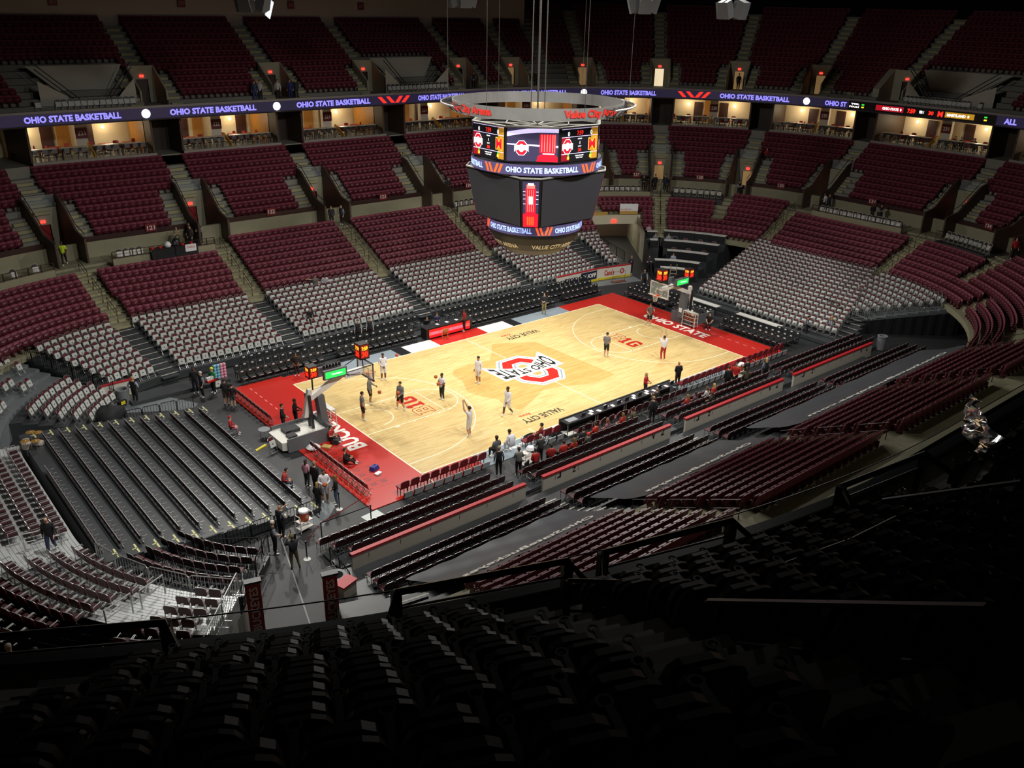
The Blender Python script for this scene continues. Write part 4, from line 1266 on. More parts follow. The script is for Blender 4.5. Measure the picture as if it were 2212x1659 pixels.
for (a, b, num) in SU:
    nw = num_words(num)
    g = 1.15
    a2, b2 = a + ds(a, 22, g), b - ds(b, 22, g)
    L0 = rib_len(b2) - rib_len(a2)
    mid = float(np.interp((rib_len(a2) + rib_len(b2)) / 2, _rl, _rs))
    def sp(t, d=22.5):   # t metres from the middle of the suite
        return float(np.interp(rib_len(mid) + t * 29.0 / (8.5 + d) if arcf(mid, 20) != 1.0 else rib_len(mid) + t, _rl, _rs))
    if not any(in_view(pt3(q, 23, 12), 10) for q in (a2, mid, b2)): continue
    half = L0 / 2 * (1.0 if arcf(mid, 20) == 1.0 else 1.05)
    # parapet
    pw = tier_mb([(21.25, 11.05), (21.25, 11.5), (21.45, 11.5), (21.45, 11.2)], a2, b2, step=0.2)
    struct(pw.obj('wall_suite_front', m_cap))
    # partitions and corridor end
    for e, sg in ((a2, 1), (b2, -1)):
        q0, q1 = e, e + sg * ds(e, 24, 0.18)
        struct(tier_mb([(21.6, SU_Z), (21.6, SU_TOP), (27.3, SU_TOP), (27.3, SU_Z)], min(q0, q1), max(q0, q1), ends=SU_Z).obj('wall_partition', m_brown))
        # slanted ochre panelling inside one end
        if sg < 0:
            q2 = e + sg * ds(e, 24, 0.22)
            mb = MB().add([pt3(q2, 23.2, SU_Z), pt3(q2, 27.2, SU_Z), pt3(q2, 27.2, 13.6), pt3(q2, 23.2, 13.9)], [(0, 1, 2, 3)])
            struct(mb.obj('wall_panelling', m_woodp))
    struct(tier_mb([(24.6, SU_Z), (24.6, SU_TOP)], b2, b + (b - b2), step=0.2).obj('wall_corridor', mat('corridor_brown', '2e211b', 0.6)))
    # middle pillar with the number plate
    (lc, rz) = bl(mid, 25.2, SU_Z)
    struct(MB().box((0, 0, 1.7), (0.9, 0.5, 3.4)).obj('pillar', mat('white_pillar', 'cfc8bc', 0.7), None, lc, rz))
    (lc, rz) = bl(mid, 24.9, SU_Z + 1.45)
    r = thing('suite_sign', 'dark red plate reading %s on the white pillar of a suite' % nw, 'sign', lc, rz)
    r = MB().box((0, 0, 0.38), (0.95, 0.06, 0.85)).obj('plate', mat('suite_sign_red', '5c1018', 0.5), r)
    vs, fs = text_fit(num, 0.6, 0.34, bold=0.01)
    MB().add([(v[0], -0.04, v[1] + 0.38) for v in vs], fs).obj('lettering', m_signt, r)
    for i, t in enumerate((-half * 0.45, half * 0.22) if num != '222' else (-half * 0.5, half * 0.75)):
        (lc, rz) = bl(sp(t, 27), 27.33, SU_Z)
        struct(MB().box((0, 0, 1.1), (1.0, 0.06, 2.2)).obj('door_%d' % (100 + int(num) * 2 + i), m_door_dark, None, lc, rz))
    # ochre panel on the back wall between door and pillar
    (lc, rz) = bl(sp(-half * 0.18, 27), 27.34, SU_Z)
    struct(MB().box((0, 0, 1.5), (half * 0.22, 0.05, 3.0)).obj('wall_panelling', m_woodp, None, lc, rz))
    for t in (-half * 0.72, half * 0.5):
        (lc, rz) = bl(sp(t, 27), 27.2, SU_Z + 1.8)
        lp = thing('wall_lamp', 'small warm wall lamp glowing on the back wall of suite %s' % nw, 'lamp', lc, rz, 'wall lamps of suite ' + nw)
        MB().lathe([(0.10, 0), (0.14, 0.16), (0.08, 0.26)], 10).obj('shade', m_lampw, lp)
        MB().box((0, 0.08, 0.12), (0.12, 0.08, 0.14)).obj('bracket', m_dkm, lp)
        ld = bpy.data.lights.new('wall_lamp_light', 'POINT'); ld.energy = 95; ld.color = (1.0, 0.80, 0.52); ld.shadow_soft_size = 0.3
        lo = bpy.data.objects.new('wall_lamp_light', ld); COL.objects.link(lo); lo.parent = lp; lo.location = (0, -1.0, 0.25)
    # counters with stools and pale chairs
    cl = half * 0.42
    for c in (-0.74, -0.27, 0.27, 0.74):
        t = c * half * 0.98
        if abs(c) > 0.5 and half < 2.2: continue
        L = half * 0.42
        (lc, rz) = bl(sp(t, 22.9), 23.0, SU_Z)
        place('suite_counter', 'ctr%.1f' % L, mk_counter(L), 'narrow counter with dark front in suite %s' % nw, 'counter', lc, rz, 'counters of suite ' + nw)
        n = max(2, int(L / 0.62))
        for i in range(n):
            q = t - L / 2 + (i + 0.5) * L / n
            (lc, rz) = bl(sp(q, 22.3), 22.25, SU_Z)
            place('bar_stool', 'stool', mk_stool(), 'dark bar stool at the counter of suite %s' % nw, 'stool', lc, rz, 'stools of suite ' + nw)
            if i % 2 == 0:
                (lc, rz) = bl(sp(q, 23.6), 23.7, SU_Z)
                place('suite_chair', 'pch', mk_chair(m_whitech), 'pale chair behind the counter of suite %s' % nw, 'chair', lc, rz, 'pale chairs of suite ' + nw)
    (lc, rz) = bl(mid, 22.6, SU_Z)
    r = tag(MB().box((0, 0.0, 0.75), (0.10, 1.9, 0.30), rx=0.42).box((0, -0.6, 0.3), (0.08, 0.1, 0.6)).obj('divider_rail', mat('yellow_rail', 'c99a3c', 0.5), None, lc, rz), 'yellow sloping divider between the two halves of suite %s' % nw, 'divider')
    for t in (-0.8, -0.45, 0.35, 0.75):
        q = t * half + random.uniform(-0.3, 0.3)
        (lc, rz) = bl(sp(q, 25.5), 25.6 + random.uniform(-0.2, 0.2), SU_Z)
        place('cocktail_table', 'rt', mk_round(), 'round red clothed table inside suite %s' % nw, 'table', lc, rz, 'red tables of suite ' + nw)
        for dq in (-0.85, 0.85):
            (lc, rz) = bl(sp(q + dq, 25.5), 25.6 + random.uniform(-0.3, 0.3), SU_Z)
            place('suite_chair', 'rch', mk_chair(m_redc), 'red chair beside a red table in suite %s' % nw, 'chair', lc, rz + random.uniform(-1.5, 1.5), 'red chairs of suite ' + nw)
# ================================================================ hanging scoreboard and ring truss
m_bz = mat('scoreboard_black', '101012', 0.5)
m_scr = mat('screen_off', '34353a', 0.45, emit=0.06)
m_frame = mat('scoreboard_frame', '8c8a82', 0.5, metal=0.2)
m_s_dark = mat('screen_dark', '15151c', 0.4, emit=0.35)
m_s_red = mat('screen_red', 'd0142a', 0.4, emit=1.0)
m_s_gold = mat('screen_gold', 'b9852a', 0.4, emit=0.55)
m_s_white = mat('screen_white', 'ffffff', 0.4, emit=1.2)
m_s_lil = mat('screen_lilac', 'cfc4f4', 0.4, emit=1.05)
m_s_pur = mat('screen_purple', '35304a', 0.4, emit=0.8)
m_s_org = mat('screen_orange', 'ff5a22', 0.4, emit=1.2)
m_s_pk = mat('screen_pink', 'ff6e66', 0.4, emit=1.0)
m_s_grn = mat('screen_green', '2fd04a', 0.4, emit=1.1)
m_s_yel = mat('screen_yellow', 'ffe23a', 0.4, emit=1.2)
sb = thing('hanging_scoreboard', 'large black hanging scoreboard with lit upper screens and two curved led rings', 'scoreboard', (0, 0, 0))
# octagonal upper box
AP = 3.88
CR = AP / math.cos(PI / 8)
oc = [(CR * math.cos(PI / 8 + k * PI / 4), CR * math.sin(PI / 8 + k * PI / 4)) for k in range(8)]
ot = MB()
n8 = [(p[0], p[1], z) for z in (14.95, 16.95) for p in oc]
ot.add(n8, [(k, (k + 1) % 8, 8 + (k + 1) % 8, 8 + k) for k in range(8)])
ot.add([(p[0] * 0.97, p[1] * 0.97, 16.2) for p in oc], [tuple(range(8))])
ot.obj('upper_box', m_bz, sb)
tr = MB()
for k in range(8):
    p, q = oc[k], oc[(k + 1) % 8]
    tr.tube([(p[0], p[1], 16.97), (q[0], q[1], 16.97)], 0.06, 6)
    tr.tube([(p[0], p[1], 16.95), (0, 0, 16.7)], 0.04, 5)
    tr.tube([(p[0] * 0.5, p[1] * 0.5, 16.8), (q[0] * 0.5, q[1] * 0.5, 16.8)], 0.035, 5)
    tr.box(((p[0] + q[0]) / 2 * 0.98, (p[1] + q[1]) / 2 * 0.98, 16.85), (0.1, 3.2, 0.35), rz=PI / 4 * (k + 1))
tr.obj('top_frame', m_frame, sb)
class Face:
    """flat screen: shapes in (u right, v up) put on a plane"""
    def __init__(self, parent, c, az, w, h, lean=0.0):
        self.p, self.c, self.w, self.h = parent, Vector(c), w, h
        self.n = Vector((math.cos(az), math.sin(az), -lean)).normalized()
        self.r = Vector((-math.sin(az), math.cos(az), 0))
        self.u = self.n.cross(self.r).normalized()
        if self.u.z < 0: self.u = -self.u
    def at(self, u, v, l): return tuple(self.c + self.r * u + self.u * v + self.n * l)
    def poly(self, pts, m, l=0.01, name='screen_graphic'):
        mb = MB()
        for p in (pts if isinstance(pts[0][0], (tuple, list)) else [pts]):
            mb.add([self.at(a, b, l) for a, b in p], [tuple(range(len(p)))])
        return mb.obj(name, m, self.p)
    def rect(self, u0, u1, v0, v1, m, l=0.01, name='screen_graphic'):
        return self.poly([(u0, v0), (u1, v0), (u1, v1), (u0, v1)], m, l, name)
    def text(self, body, u, v, w, h, m, l=0.02, bold=0.02):
        vs, fs = text_fit(body, w, h, bold=bold)
        return MB().add([self.at(u + a[0], v + a[1], l) for a in vs], fs).obj('lettering', m, self.p)
def block_o(F, u, v, s, l=0.015):
    F.poly([(u + a * s, v + b * s) for a, b in octo(0.62, 0.82, 0.30, 0.45)], m_s_white, l)
    F.poly([(u + a * s, v + b * s) for a, b in octo(0.56, 0.76, 0.27, 0.42)], m_s_red, l + 0.003)
    F.poly([(u + a * s, v + b * s) for a, b in octo(0.26, 0.44, 0.12, 0.24)], m_s_white, l + 0.006)
    F.poly([(u - 0.82 * s, v + 0.32 * s), (u - 0.82 * s, v - 0.45 * s), (u - 0.66 * s, v - 0.22 * s), (u + 0.66 * s, v - 0.22 * s), (u + 0.82 * s, v - 0.45 * s), (u + 0.82 * s, v + 0.32 * s)], m_s_white, l + 0.009)
for k, az in ((0, PI), (1, 1.5 * PI), (2, 0.0), (3, 0.5 * PI)):
    F = Face(sb, (AP * math.cos(az), AP * math.sin(az), 15.98), az, 3.1, 1.9)
    W, H = 1.48, 0.94
    F.p = F.rect(-W, W, -H, H, m_s_dark, 0.01, 'score_screen')
    F.rect(-W, -W * 0.55, -H, H * 0.45, mat('screen_darkred', '8c1020', 0.4, emit=0.6), 0.014)
    F.rect(W * 0.62, W, -H, H, m_s_gold, 0.014)
    F.poly([[(-W, y), (W, y), (W, y + 0.03), (-W, y + 0.03)] for y in (0.42, -0.55, 0.88)], m_s_lil, 0.018)
    F.text('7:59', 0, 0.64, 0.5, 0.26, m_ledr, 0.02)
    F.text('30', 0, -0.36, 0.26, 0.2, m_ledr, 0.02)
    F.text('PERIOD', 0, 0.3, 0.34, 0.07, m_s_white); F.text('1', 0, 0.06, 0.04, 0.16, m_s_white); F.text('SHOT', 0, -0.14, 0.26, 0.07, m_s_white)
    F.text('TIMEOUTS LEFT', 0, -0.68, 0.7, 0.07, m_s_white); F.text('TEAM FOULS', 0, -0.8, 0.56, 0.07, m_s_white)
    for u in (-0.92, 0.92):
        F.text('0', u, 0.62, 0.16, 0.26, m_s_white)
        F.rect(u - 0.05, u + 0.05, -0.68, -0.54, m_s_grn, 0.022); F.rect(u - 0.08, u + 0.08, -0.86, -0.7, m_s_yel, 0.022)
    block_o(F, -1.0, -0.1, 0.52)
    F.text('M', 1.02, -0.06, 0.62, 0.72, m_s_yel, 0.02, bold=0.05); F.text('M', 1.02, -0.06, 0.56, 0.66, m_s_red, 0.026, bold=0.03)
for az in (1.25 * PI, 1.75 * PI, 0.25 * PI, 0.75 * PI):
    F = Face(sb, (AP * math.cos(az), AP * math.sin(az), 15.98), az, 3.1, 1.9)
    W, H = 1.52, 0.96
    F.p = F.rect(-W, W, -H, H, m_s_pur, 0.01, 'video_screen')
    F.poly([[(-W, 0.45), (-0.6, 0.62), (0.3, 0.70), (W, 0.72), (W, 0.96), (-0.3, 0.92), (-W, 0.72)]], m_s_lil, 0.014)
    F.poly([[(-W, 0.05), (W, -0.02), (W, -0.14), (-W, -0.02)]], m_s_lil, 0.014)
    F.rect(0.42, 1.38, -0.45, 0.62, m_s_red, 0.016)
    F.poly([[(u, -0.4), (u + 0.06, -0.4), (u + 0.06, 0.6), (u, 0.6)] for u in (0.52, 0.68, 0.84, 1.0, 1.16, 1.28)], m_s_pk, 0.019)
    F.poly([(0.25, -0.96), (0.34, -0.62), (0.6, -0.5), (1.3, -0.5), (W, -0.7), (W, -0.96)], m_s_red, 0.018)
    F.rect(0.62, 1.3, -0.53, -0.47, m_s_white, 0.021)
    block_o(F, -0.65, -0.2, 0.52)
# upper led ring
def cyl_strip(r, z0, z1, m, name, r1=None, n=72):
    mb = MB()
    vs = [(rr * math.cos(2 * PI * k / n), rr * math.sin(2 * PI * k / n), z) for rr, z in ((r, z0), (r1 or r, z1)) for k in range(n)]
    mb.add(vs, [(k, (k + 1) % n, n + (k + 1) % n, n + k) for k in range(n)])
    return mb.obj(name, m, sb)
m_ring = mat('ring_led_face', '4a4468', 0.4, emit=0.6)
def ring_text(body, r, zc, az, span, h, m, lift=0.02, r_of_z=None, bold=0.04):
    vs, fs = text_fit(body, r * span, h, bold=bold)
    out = []
    for v in vs:
        a = az + v[0] / r
        rr = (r_of_z(zc + v[1]) if r_of_z else r) + lift
        out.append((rr * math.cos(a), rr * math.sin(a), zc + v[1]))
    return MB().add(out, fs).obj('lettering', m, sb)
def ring_chev(r, zc, az, span, hh, lift=0.02):
    mb = MB()
    W = r * span / 2
    for pl in ([(-1.0, 1), (-0.75, 1), (-0.42, -1), (-0.67, -1)], [(-0.55, 1), (-0.3, 1), (0.03, -1), (-0.22, -1)], [(0.42, 1), (0.67, 1), (0.34, -1), (0.09, -1)], [(0.85, 1), (1.1, 1), (0.77, -1), (0.52, -1)]):
        mb.add([((r + lift) * math.cos(az + W * u / r), (r + lift) * math.sin(az + W * u / r), zc + v * hh) for u, v in pl], [(0, 1, 2, 3)])
    return mb.obj('chevrons', m_s_org, sb)
m_rtxt = mat('ring_text_blue', 'a9c0ff', 0.4, emit=1.1)
R1, ZA = 4.12, 14.52
MB().lathe([(3.6, 14.95), (R1 - 0.03, 14.88), (R1 - 0.03, 14.16), (3.6, 14.1)], 72, cap=False).obj('ring_housing', m_bz, sb)
cyl_strip(R1, 14.2, 14.84, m_ring, 'led_ring')
R2, ZB = 3.08, 10.62
cyl_strip(R2, 10.3, 10.94, m_ring, 'led_ring')
for k in range(4):
    ring_text(OSB, R1, ZA, math.radians(225 + 9.5 + 90 * k), math.radians(64), 0.34, m_rtxt)
    ring_chev(R1, ZA, math.radians(225 + 9.5 + 45 + 90 * k), math.radians(19), 0.26)
    ring_text(OSB, R2, ZB, math.radians(225 + 14.6 + 45 + 90 * k), math.radians(62), 0.34, m_rtxt)
    ring_chev(R2, ZB, math.radians(225 + 14.6 + 90 * k), math.radians(20), 0.26)
# lower box: four big dark screens with narrow lit corner screens
At, Bt, Ab, Bb, Zt, Zb = 3.55, 2.65, 3.05, 2.25, 14.05, 11.0
def ring8(A, B): return [(-A, -B), (-B, -A), (B, -A), (A, -B), (A, B), (B, A), (-B, A), (-A, B)]
lo8, hi8 = ring8(Ab, Bb), ring8(At, Bt)
lb = MB()
lb.add([(p[0], p[1], Zb) for p in lo8] + [(p[0], p[1], Zt) for p in hi8], [(k, (k + 1) % 8, 8 + (k + 1) % 8, 8 + k) for k in range(8)])
lb.add([(p[0], p[1], Zt) for p in hi8], [tuple(range(8))])
lb.add([(p[0], p[1], Zb) for p in lo8], [tuple(range(7, -1, -1))])
lb.obj('lower_box', m_bz, sb)
def quad_on(i, j, u0, u1, v0, v1, lift, m, name):
    a, b, c, d = Vector((*lo8[i], Zb)), Vector((*lo8[j], Zb)), Vector((*hi8[j], Zt)), Vector((*hi8[i], Zt))
    n = ((b - a).cross(d - a)).normalized()
    if n.x * (a.x + b.x) + n.y * (a.y + b.y) < 0: n = -n
    def P(u, v): return (a * (1 - u) + b * u) * (1 - v) + (d * (1 - u) + c * u) * v + n * lift
    return MB().add([tuple(P(u0, v0)), tuple(P(u1, v0)), tuple(P(u1, v1)), tuple(P(u0, v1))], [(0, 1, 2, 3)]).obj(name, m, sb)
for (i, j) in ((7, 0), (1, 2), (3, 4), (5, 6)):
    quad_on(i, j, 0.01, 0.99, 0.02, 0.97, 0.04, m_scr, 'dark_screen')
for (i, j) in ((0, 1), (2, 3), (4, 5), (6, 7)):
    quad_on(i, j, 0.1, 0.9, 0.02, 0.96, 0.03, m_s_pur, 'corner_screen')
    quad_on(i, j, 0.1, 0.9, 0.02, 0.30, 0.04, m_s_red, 'screen_graphic')
    quad_on(i, j, 0.24, 0.76, 0.30, 0.82, 0.045, m_s_red, 'screen_graphic')
    quad_on(i, j, 0.30, 0.70, 0.82, 0.90, 0.045, m_s_pk, 'screen_graphic')
    quad_on(i, j, 0.36, 0.64, 0.88, 0.93, 0.046, m_s_white, 'screen_graphic')
    for u in (0.34, 0.44, 0.54, 0.64):
        quad_on(i, j, u - 0.02, u + 0.02, 0.34, 0.80, 0.05, m_s_pk, 'screen_graphic')
        quad_on(i, j, u - 0.03, u + 0.03, 0.06, 0.24, 0.05, m_s_org, 'screen_graphic')
    quad_on(i, j, 0.40, 0.60, 0.5, 0.66, 0.052, m_s_white, 'screen_graphic')
    for v in (0.5, 0.6, 0.68, 0.75):
        quad_on(i, j, 0.12, 0.24, v, v + 0.012, 0.05, m_s_lil, 'screen_graphic'); quad_on(i, j, 0.76, 0.88, v, v + 0.012, 0.05, m_s_lil, 'screen_graphic')
fr = MB()
for k in range(8):
    p, q = hi8[k], hi8[(k + 1) % 8]
    fr.tube([(p[0], p[1], Zt + 0.04), (q[0], q[1], Zt + 0.04)], 0.06, 6)
fr.obj('box_trim', m_frame, sb)
# bowl below
bowl = [(3.02, 10.3), (2.95, 10.05), (2.72, 9.6), (2.35, 9.15), (1.85, 8.78), (1.7, 8.72)]
MB().lathe(bowl[::-1], 64).obj('bowl', mat('bowl_black', '121213', 0.5), sb)
MB().lathe([(2.9, 11.0), (R2 - 0.02, 10.96), (R2 - 0.02, 10.28), (2.9, 10.2)], 64, cap=False).obj('ring_housing', m_bz, sb)
def r_bowl(z):
    zs = [b[1] for b in bowl][::-1]; rs = [b[0] for b in bowl][::-1]
    return float(np.interp(z, zs, rs))
m_btx = mat('cream_lettering', 'd9cba2', 0.5, emit=0.25)
for k in range(4):
    ring_text('VALUE CITY ARENA', 2.6, 9.48, math.radians(225 + 45 - 9 + 90 * k), math.radians(70), 0.32, m_btx, 0.03, r_bowl, bold=0.02)
# hanging cables
cb = MB()
for dx, dy in ((0.3, 0.3), (-0.3, 0.3), (0.3, -0.3), (-0.25, -0.3), (0.0, 0.05)):
    cb.tube([(dx, dy, 16.7), (dx, dy, 35.7)], 0.035, 5)
cb.obj('cables', mat('steel_cable', '4a4640', 0.5, metal=0.4), sb)
# ring truss around the top
rt = thing('ring_truss', 'grey metal ring truss with red lettering hanging above the scoreboard', 'truss', (0, 0, 17.5))
def strip(rin, z0, z1, m, name, n=96):
    mb = MB()
    mb.lathe([(rin, z0), (rin + 0.04, z0), (rin + 0.04, z1), (rin, z1), (rin, z0)], n, cap=False)
    return mb.obj(name, m, rt)
m_galv = mat('galvanised_sheet', '8f8f8d', 0.38, metal=0.5, noise=0.2, scale=1.2)
strip(5.3, 0, 0.68, m_galv, 'inner_band')
orr = MB().tube([(6.0 * math.cos(math.radians(225 + 52 + 256 * k / 64)), 6.0 * math.sin(math.radians(225 + 52 + 256 * k / 64)), 0.5) for k in range(65)], 0.06, 6)
orr.obj('outer_hoop', m_galv, rt)
_rung = MB().box((5.67, 0, 0.52), (0.66, 0.05, 0.05)).box((5.55, 0, 0.25), (0.5, 0.04, 0.05), ry=-0.75).mesh('rung', m_dkm)
for k in range(48):
    a = 2 * PI * k / 48
    if abs((a - math.radians(225) + PI) % (2 * PI) - PI) > 0.9: link('rung', _rung, rt, (0, 0, 0), a)
def truss_text(body, azc, span):
    r = 5.36
    vs, fs = text_fit(body, r * span, 0.58, bold=0.05)
    return MB().add([((r + 0.03) * math.cos(math.radians(azc) + v[0] / r), (r + 0.03) * math.sin(math.radians(azc) + v[0] / r), 0.32 + v[1]) for v in vs], fs).obj('lettering', mat('truss_red', 'c02a20', 0.5, emit=0.15), rt)
for k in range(4):
    truss_text('Value City Arena', 225 + 42 + 90 * k, math.radians(44))
hc = MB()
for k in range(6):
    a = 2 * PI * k / 6 + 0.3
    hc.tube([(5.6 * math.cos(a), 5.6 * math.sin(a), 0.5), (5.6 * math.cos(a), 5.6 * math.sin(a), 18.2)], 0.015, 4)
hc.obj('cables', mat('steel_cable', '4a4640', 0.5, metal=0.4), rt)
# speaker clusters and a small screen hanging near the roof
def cluster(loc, rz, label):
    r = thing('speaker_cluster', label, 'loudspeaker', loc, rz)
    for k in range(4):
        a = k * PI / 2 + 0.4
        MB().box((0.75 * math.cos(a), 0.75 * math.sin(a), 0.1), (0.7, 0.9, 1.1), rz=a, ry=0.35, taper=0.8).obj('cabinet', mat('speaker_grey', '4b4b4c', 0.6), r)
    MB().tube([(-0.9, 0, 0.9), (0.9, 0, 0.9)], 0.06).tube([(0, -0.9, 0.9), (0, 0.9, 0.9)], 0.06).obj('frame', m_dkm, r)
    MB().tube([(0, 0, 0.9), (0, 0, 36 - loc[2])], 0.03).obj('cable', m_dkm, r)
    return r
cluster((-11.84, 14.0, 23.3), 0.2, 'dark speaker cluster hanging over the far left stands')
cluster((4.55, 14.0, 23.75), 0.9, 'dark speaker cluster hanging beside the pale back wall')
cluster((13.31, 4.0, 23.6), 0.5, 'grey speaker cluster hanging right of the scoreboard cables')
cluster((15.74, -2.0, 23.4), 1.2, 'grey speaker cluster hanging over the right stands')
fl_ = thing('flood_panel', 'bright white tilted panel on the far left speaker cluster', 'lamp', (-10.97, 13.5, 23.0), 0.5)
MB().box((0, 0, 0), (0.5, 0.06, 1.1), ry=0.5).obj('panel', mat('flood_white', 'dfe6ee', 0.5, emit=0.8), fl_)
MB().tube([(0, 0.1, 0.2), (-0.5, 0.5, 0.5)], 0.03).obj('bracket', m_dkm, fl_)
# ================================================================ baskets, racks, tables, barriers
m_gp = mat('grey_padding', '5d6064', 0.6)
m_wst = mat('white_steel', 'dcdad2', 0.4)
m_rim = mat('orange_rim', 'd2501e', 0.4)
m_net = mat('white_net', 'e6e2da', 0.7)
m_ball = mat('basketball_leather', 'b5562a', 0.6, noise=0.15, scale=9)
m_bline = mat('ball_seam', '2a1a12', 0.6)
m_clk = mat('clock_case', '120d0c', 0.5)
m_crl = mat('clock_red', 'ff2a12', 0.4, emit=1.6)
m_cy = mat('clock_amber', 'ffb02a', 0.4, emit=1.8)
m_gs = mat('green_screen', '27e05a', 0.4, emit=0.9)
m_wood2 = mat('pale_wood', 'b9864a', 0.5)
m_skirt = mat('black_skirt', '15161a', 0.75, noise=0.3, scale=8)
m_wtop = mat('white_table_top', 'd6d6d0', 0.45)
m_paper = mat('paper', 'e8eaec', 0.6)
m_tape = mat('yellow_tape', 'd9c62a', 0.5)
m_belt = mat('red_belt', 'b3201c', 0.5)
m_org = mat('orange_cooler', 'c2542a', 0.45)
m_trash = mat('grey_bin', '7d8184', 0.5)

def clock_box(root, c, w, h):
    MB().box(c, (w, w, h)).obj('shot_clock', m_clk, root)
    for az in (0, PI / 2, PI, 1.5 * PI):
        F = Face(root, (c[0] + w / 2 * math.cos(az), c[1] + w / 2 * math.sin(az), c[2]), az, w, h)
        F.rect(-w * 0.42, w * 0.42, -h * 0.42, h * 0.45, mat('clock_face_glow', '7a120a', 0.5, emit=0.7), 0.006, 'clock_face')
        F.text('7:59', 0, h * 0.22, w * 0.66, h * 0.26, m_cy, 0.012, bold=0.04)
        F.text('30', 0, -h * 0.16, w * 0.66, h * 0.38, m_crl, 0.012, bold=0.04)
def basket(sg, label):
    """basket support; local x points to the court"""
    r = thing('basket_stanchion', label, 'basketball hoop', (sg * 17.2, 0, 0), 0 if sg < 0 else PI)
    # local frame: backboard face at x = 17.2-13.11 = 4.09
    MB().prism([(-2.0, -0.85), (-1.7, -1.0), (0.9, -1.0), (0.9, 1.0), (-1.7, 1.0), (-2.0, 0.85)], 0.12, 0.62).obj('base', m_wst, r)
    for y in (-1.04, 1.04):
        MB().box((-0.4, y, 0.42), (2.7, 0.09, 0.84)).obj('base_pad', m_gp, r)
    MB().box((1.0, 0, 0.45), (0.14, 2.1, 0.9)).obj('base_pad', m_gp, r)
    MB().box((-0.9, 0.3, 0.72), (0.9, 0.7, 0.2)).box((-1.2, -0.45, 0.70), (0.5, 0.5, 0.16)).obj('base_hardware', m_dkm, r)
    MB().box((1.0, 0, 1.55), (0.42, 0.55, 2.0), ry=-0.10).obj('upright_pad', m_gp, r)
    MB().box((0.25, -0.2, 1.6), (0.14, 0.14, 2.3), ry=-0.05).box((0.25, 0.2, 1.6), (0.14, 0.14, 2.3), ry=-0.05).obj('rear_strut', m_dkm, r)
    MB().box((1.5, 0, 3.0), (2.6, 0.26, 0.30), ry=-0.42).obj('arm', m_wst, r)
    MB().box((0.15, 0, 2.2), (0.26, 0.24, 1.7), ry=0.22).obj('arm', m_wst, r)
    MB().box((3.2, 0, 3.42), (1.5, 0.22, 0.26), ry=-0.04).obj('arm', m_wst, r)
    MB().box((3.15, -0.18, 3.36), (1.15, 0.06, 0.36)).obj('arm_panel', mat('ad_panel_white', 'd9dde2', 0.5), r)
    vs, fs = text_fit('Nationwide', 0.62, 0.13)
    MB().add([(3.25 + v[0], -0.215, 3.36 + v[1]) for v in vs], fs).obj('lettering', mat('ad_blue', '2a3f86', 0.5), r)
    vs, fs = text_fit('N', 0.12, 0.22, bold=0.03)
    MB().add([(2.78 + v[0], -0.215, 3.36 + v[1]) for v in vs], fs).obj('lettering', mat('ad_blue', '2a3f86', 0.5), r)
    # glass backboard with frame and target square
    bb = MB().box((4.07, 0, 3.435), (0.03, 1.80, 1.05)).obj('backboard', mat('backboard_glass', 'cfdde0', 0.06, alpha=0.22), r)
    fm = MB()
    for y in (-0.9, 0.9): fm.box((4.06, y, 3.435), (0.07, 0.06, 1.13))
    for z in (2.905, 3.965): fm.box((4.06, 0, z), (0.07, 1.86, 0.06))
    fm.obj('backboard_frame', m_wst if sg > 0 else m_gp, bb)
    sq = MB()
    for y in (-0.3, 0.3): sq.box((4.095, y, 3.25), (0.006, 0.05, 0.45))
    for z in (3.04, 3.46): sq.box((4.095, 0, z), (0.006, 0.65, 0.05))
    sq.obj('target_square', m_white, bb)
    MB().box((4.09, 0, 2.88), (0.1, 1.86, 0.08)).obj('edge_pad', m_gp if sg < 0 else m_wst, r)
    rc = (4.09 + 0.15 + 0.23, 0, 3.05)
    MB().tube([(rc[0] + 0.23 * math.cos(2 * PI * k / 20), 0.23 * math.sin(2 * PI * k / 20), 3.05) for k in range(20)], 0.016, 6, closed=True).obj('rim', m_rim, r)
    MB().box((4.2, 0, 3.03), (0.16, 0.16, 0.1)).obj('rim_bracket', m_rim, r)
    nt = MB()
    for k in range(12):
        a0 = 2 * PI * k / 12
        for dr in (1, -1):
            nt.tube([(rc[0] + R * math.cos(a0 + dr * t), R * math.sin(a0 + dr * t), z) for R, t, z in ((0.225, 0, 3.04), (0.18, 0.26, 2.85), (0.14, 0.52, 2.68), (0.13, 0.7, 2.58))], 0.006, 3)
    tag(nt.obj('net', m_net, r), kind='stuff')
    bt = MB().tube([(2.2, 0.12, 3.5), (3.0, 0.5, 3.7), (4.0, 0.8, 3.9)], 0.03).tube([(2.2, -0.12, 3.5), (3.0, -0.5, 3.7), (4.0, -0.8, 3.9)], 0.03).tube([(3.9, 0, 3.5), (3.9, 0, 4.15)], 0.04)
    bt.obj('brace', m_dkm, r)
    clock_box(r, (3.9, 0, 4.6), 0.62, 0.95)
    clock_box(r, (0.5, -0.1, 4.15), 0.55, 0.72)
    MB().tube([(0.5, -0.1, 3.0), (0.5, -0.1, 3.8)], 0.05).obj('clock_post', m_dkm, r)
    # side led sign and camera row above it
    for y in (-0.34, 0.34):
        sgn = MB().box((1.85, y, 3.78), (1.5, 0.18, 0.55)).obj('side_sign', m_gp, r)
        F = Face(r, (1.85, y + math.copysign(0.095, y), 3.78), math.copysign(PI / 2, y), 1.4, 0.5)
        F.rect(-0.66, 0.66, -0.2, 0.2, m_gs, 0.006, 'sign_screen')
        F.text('Huntington', 0.1, 0, 0.7, 0.14, m_s_white, 0.012)
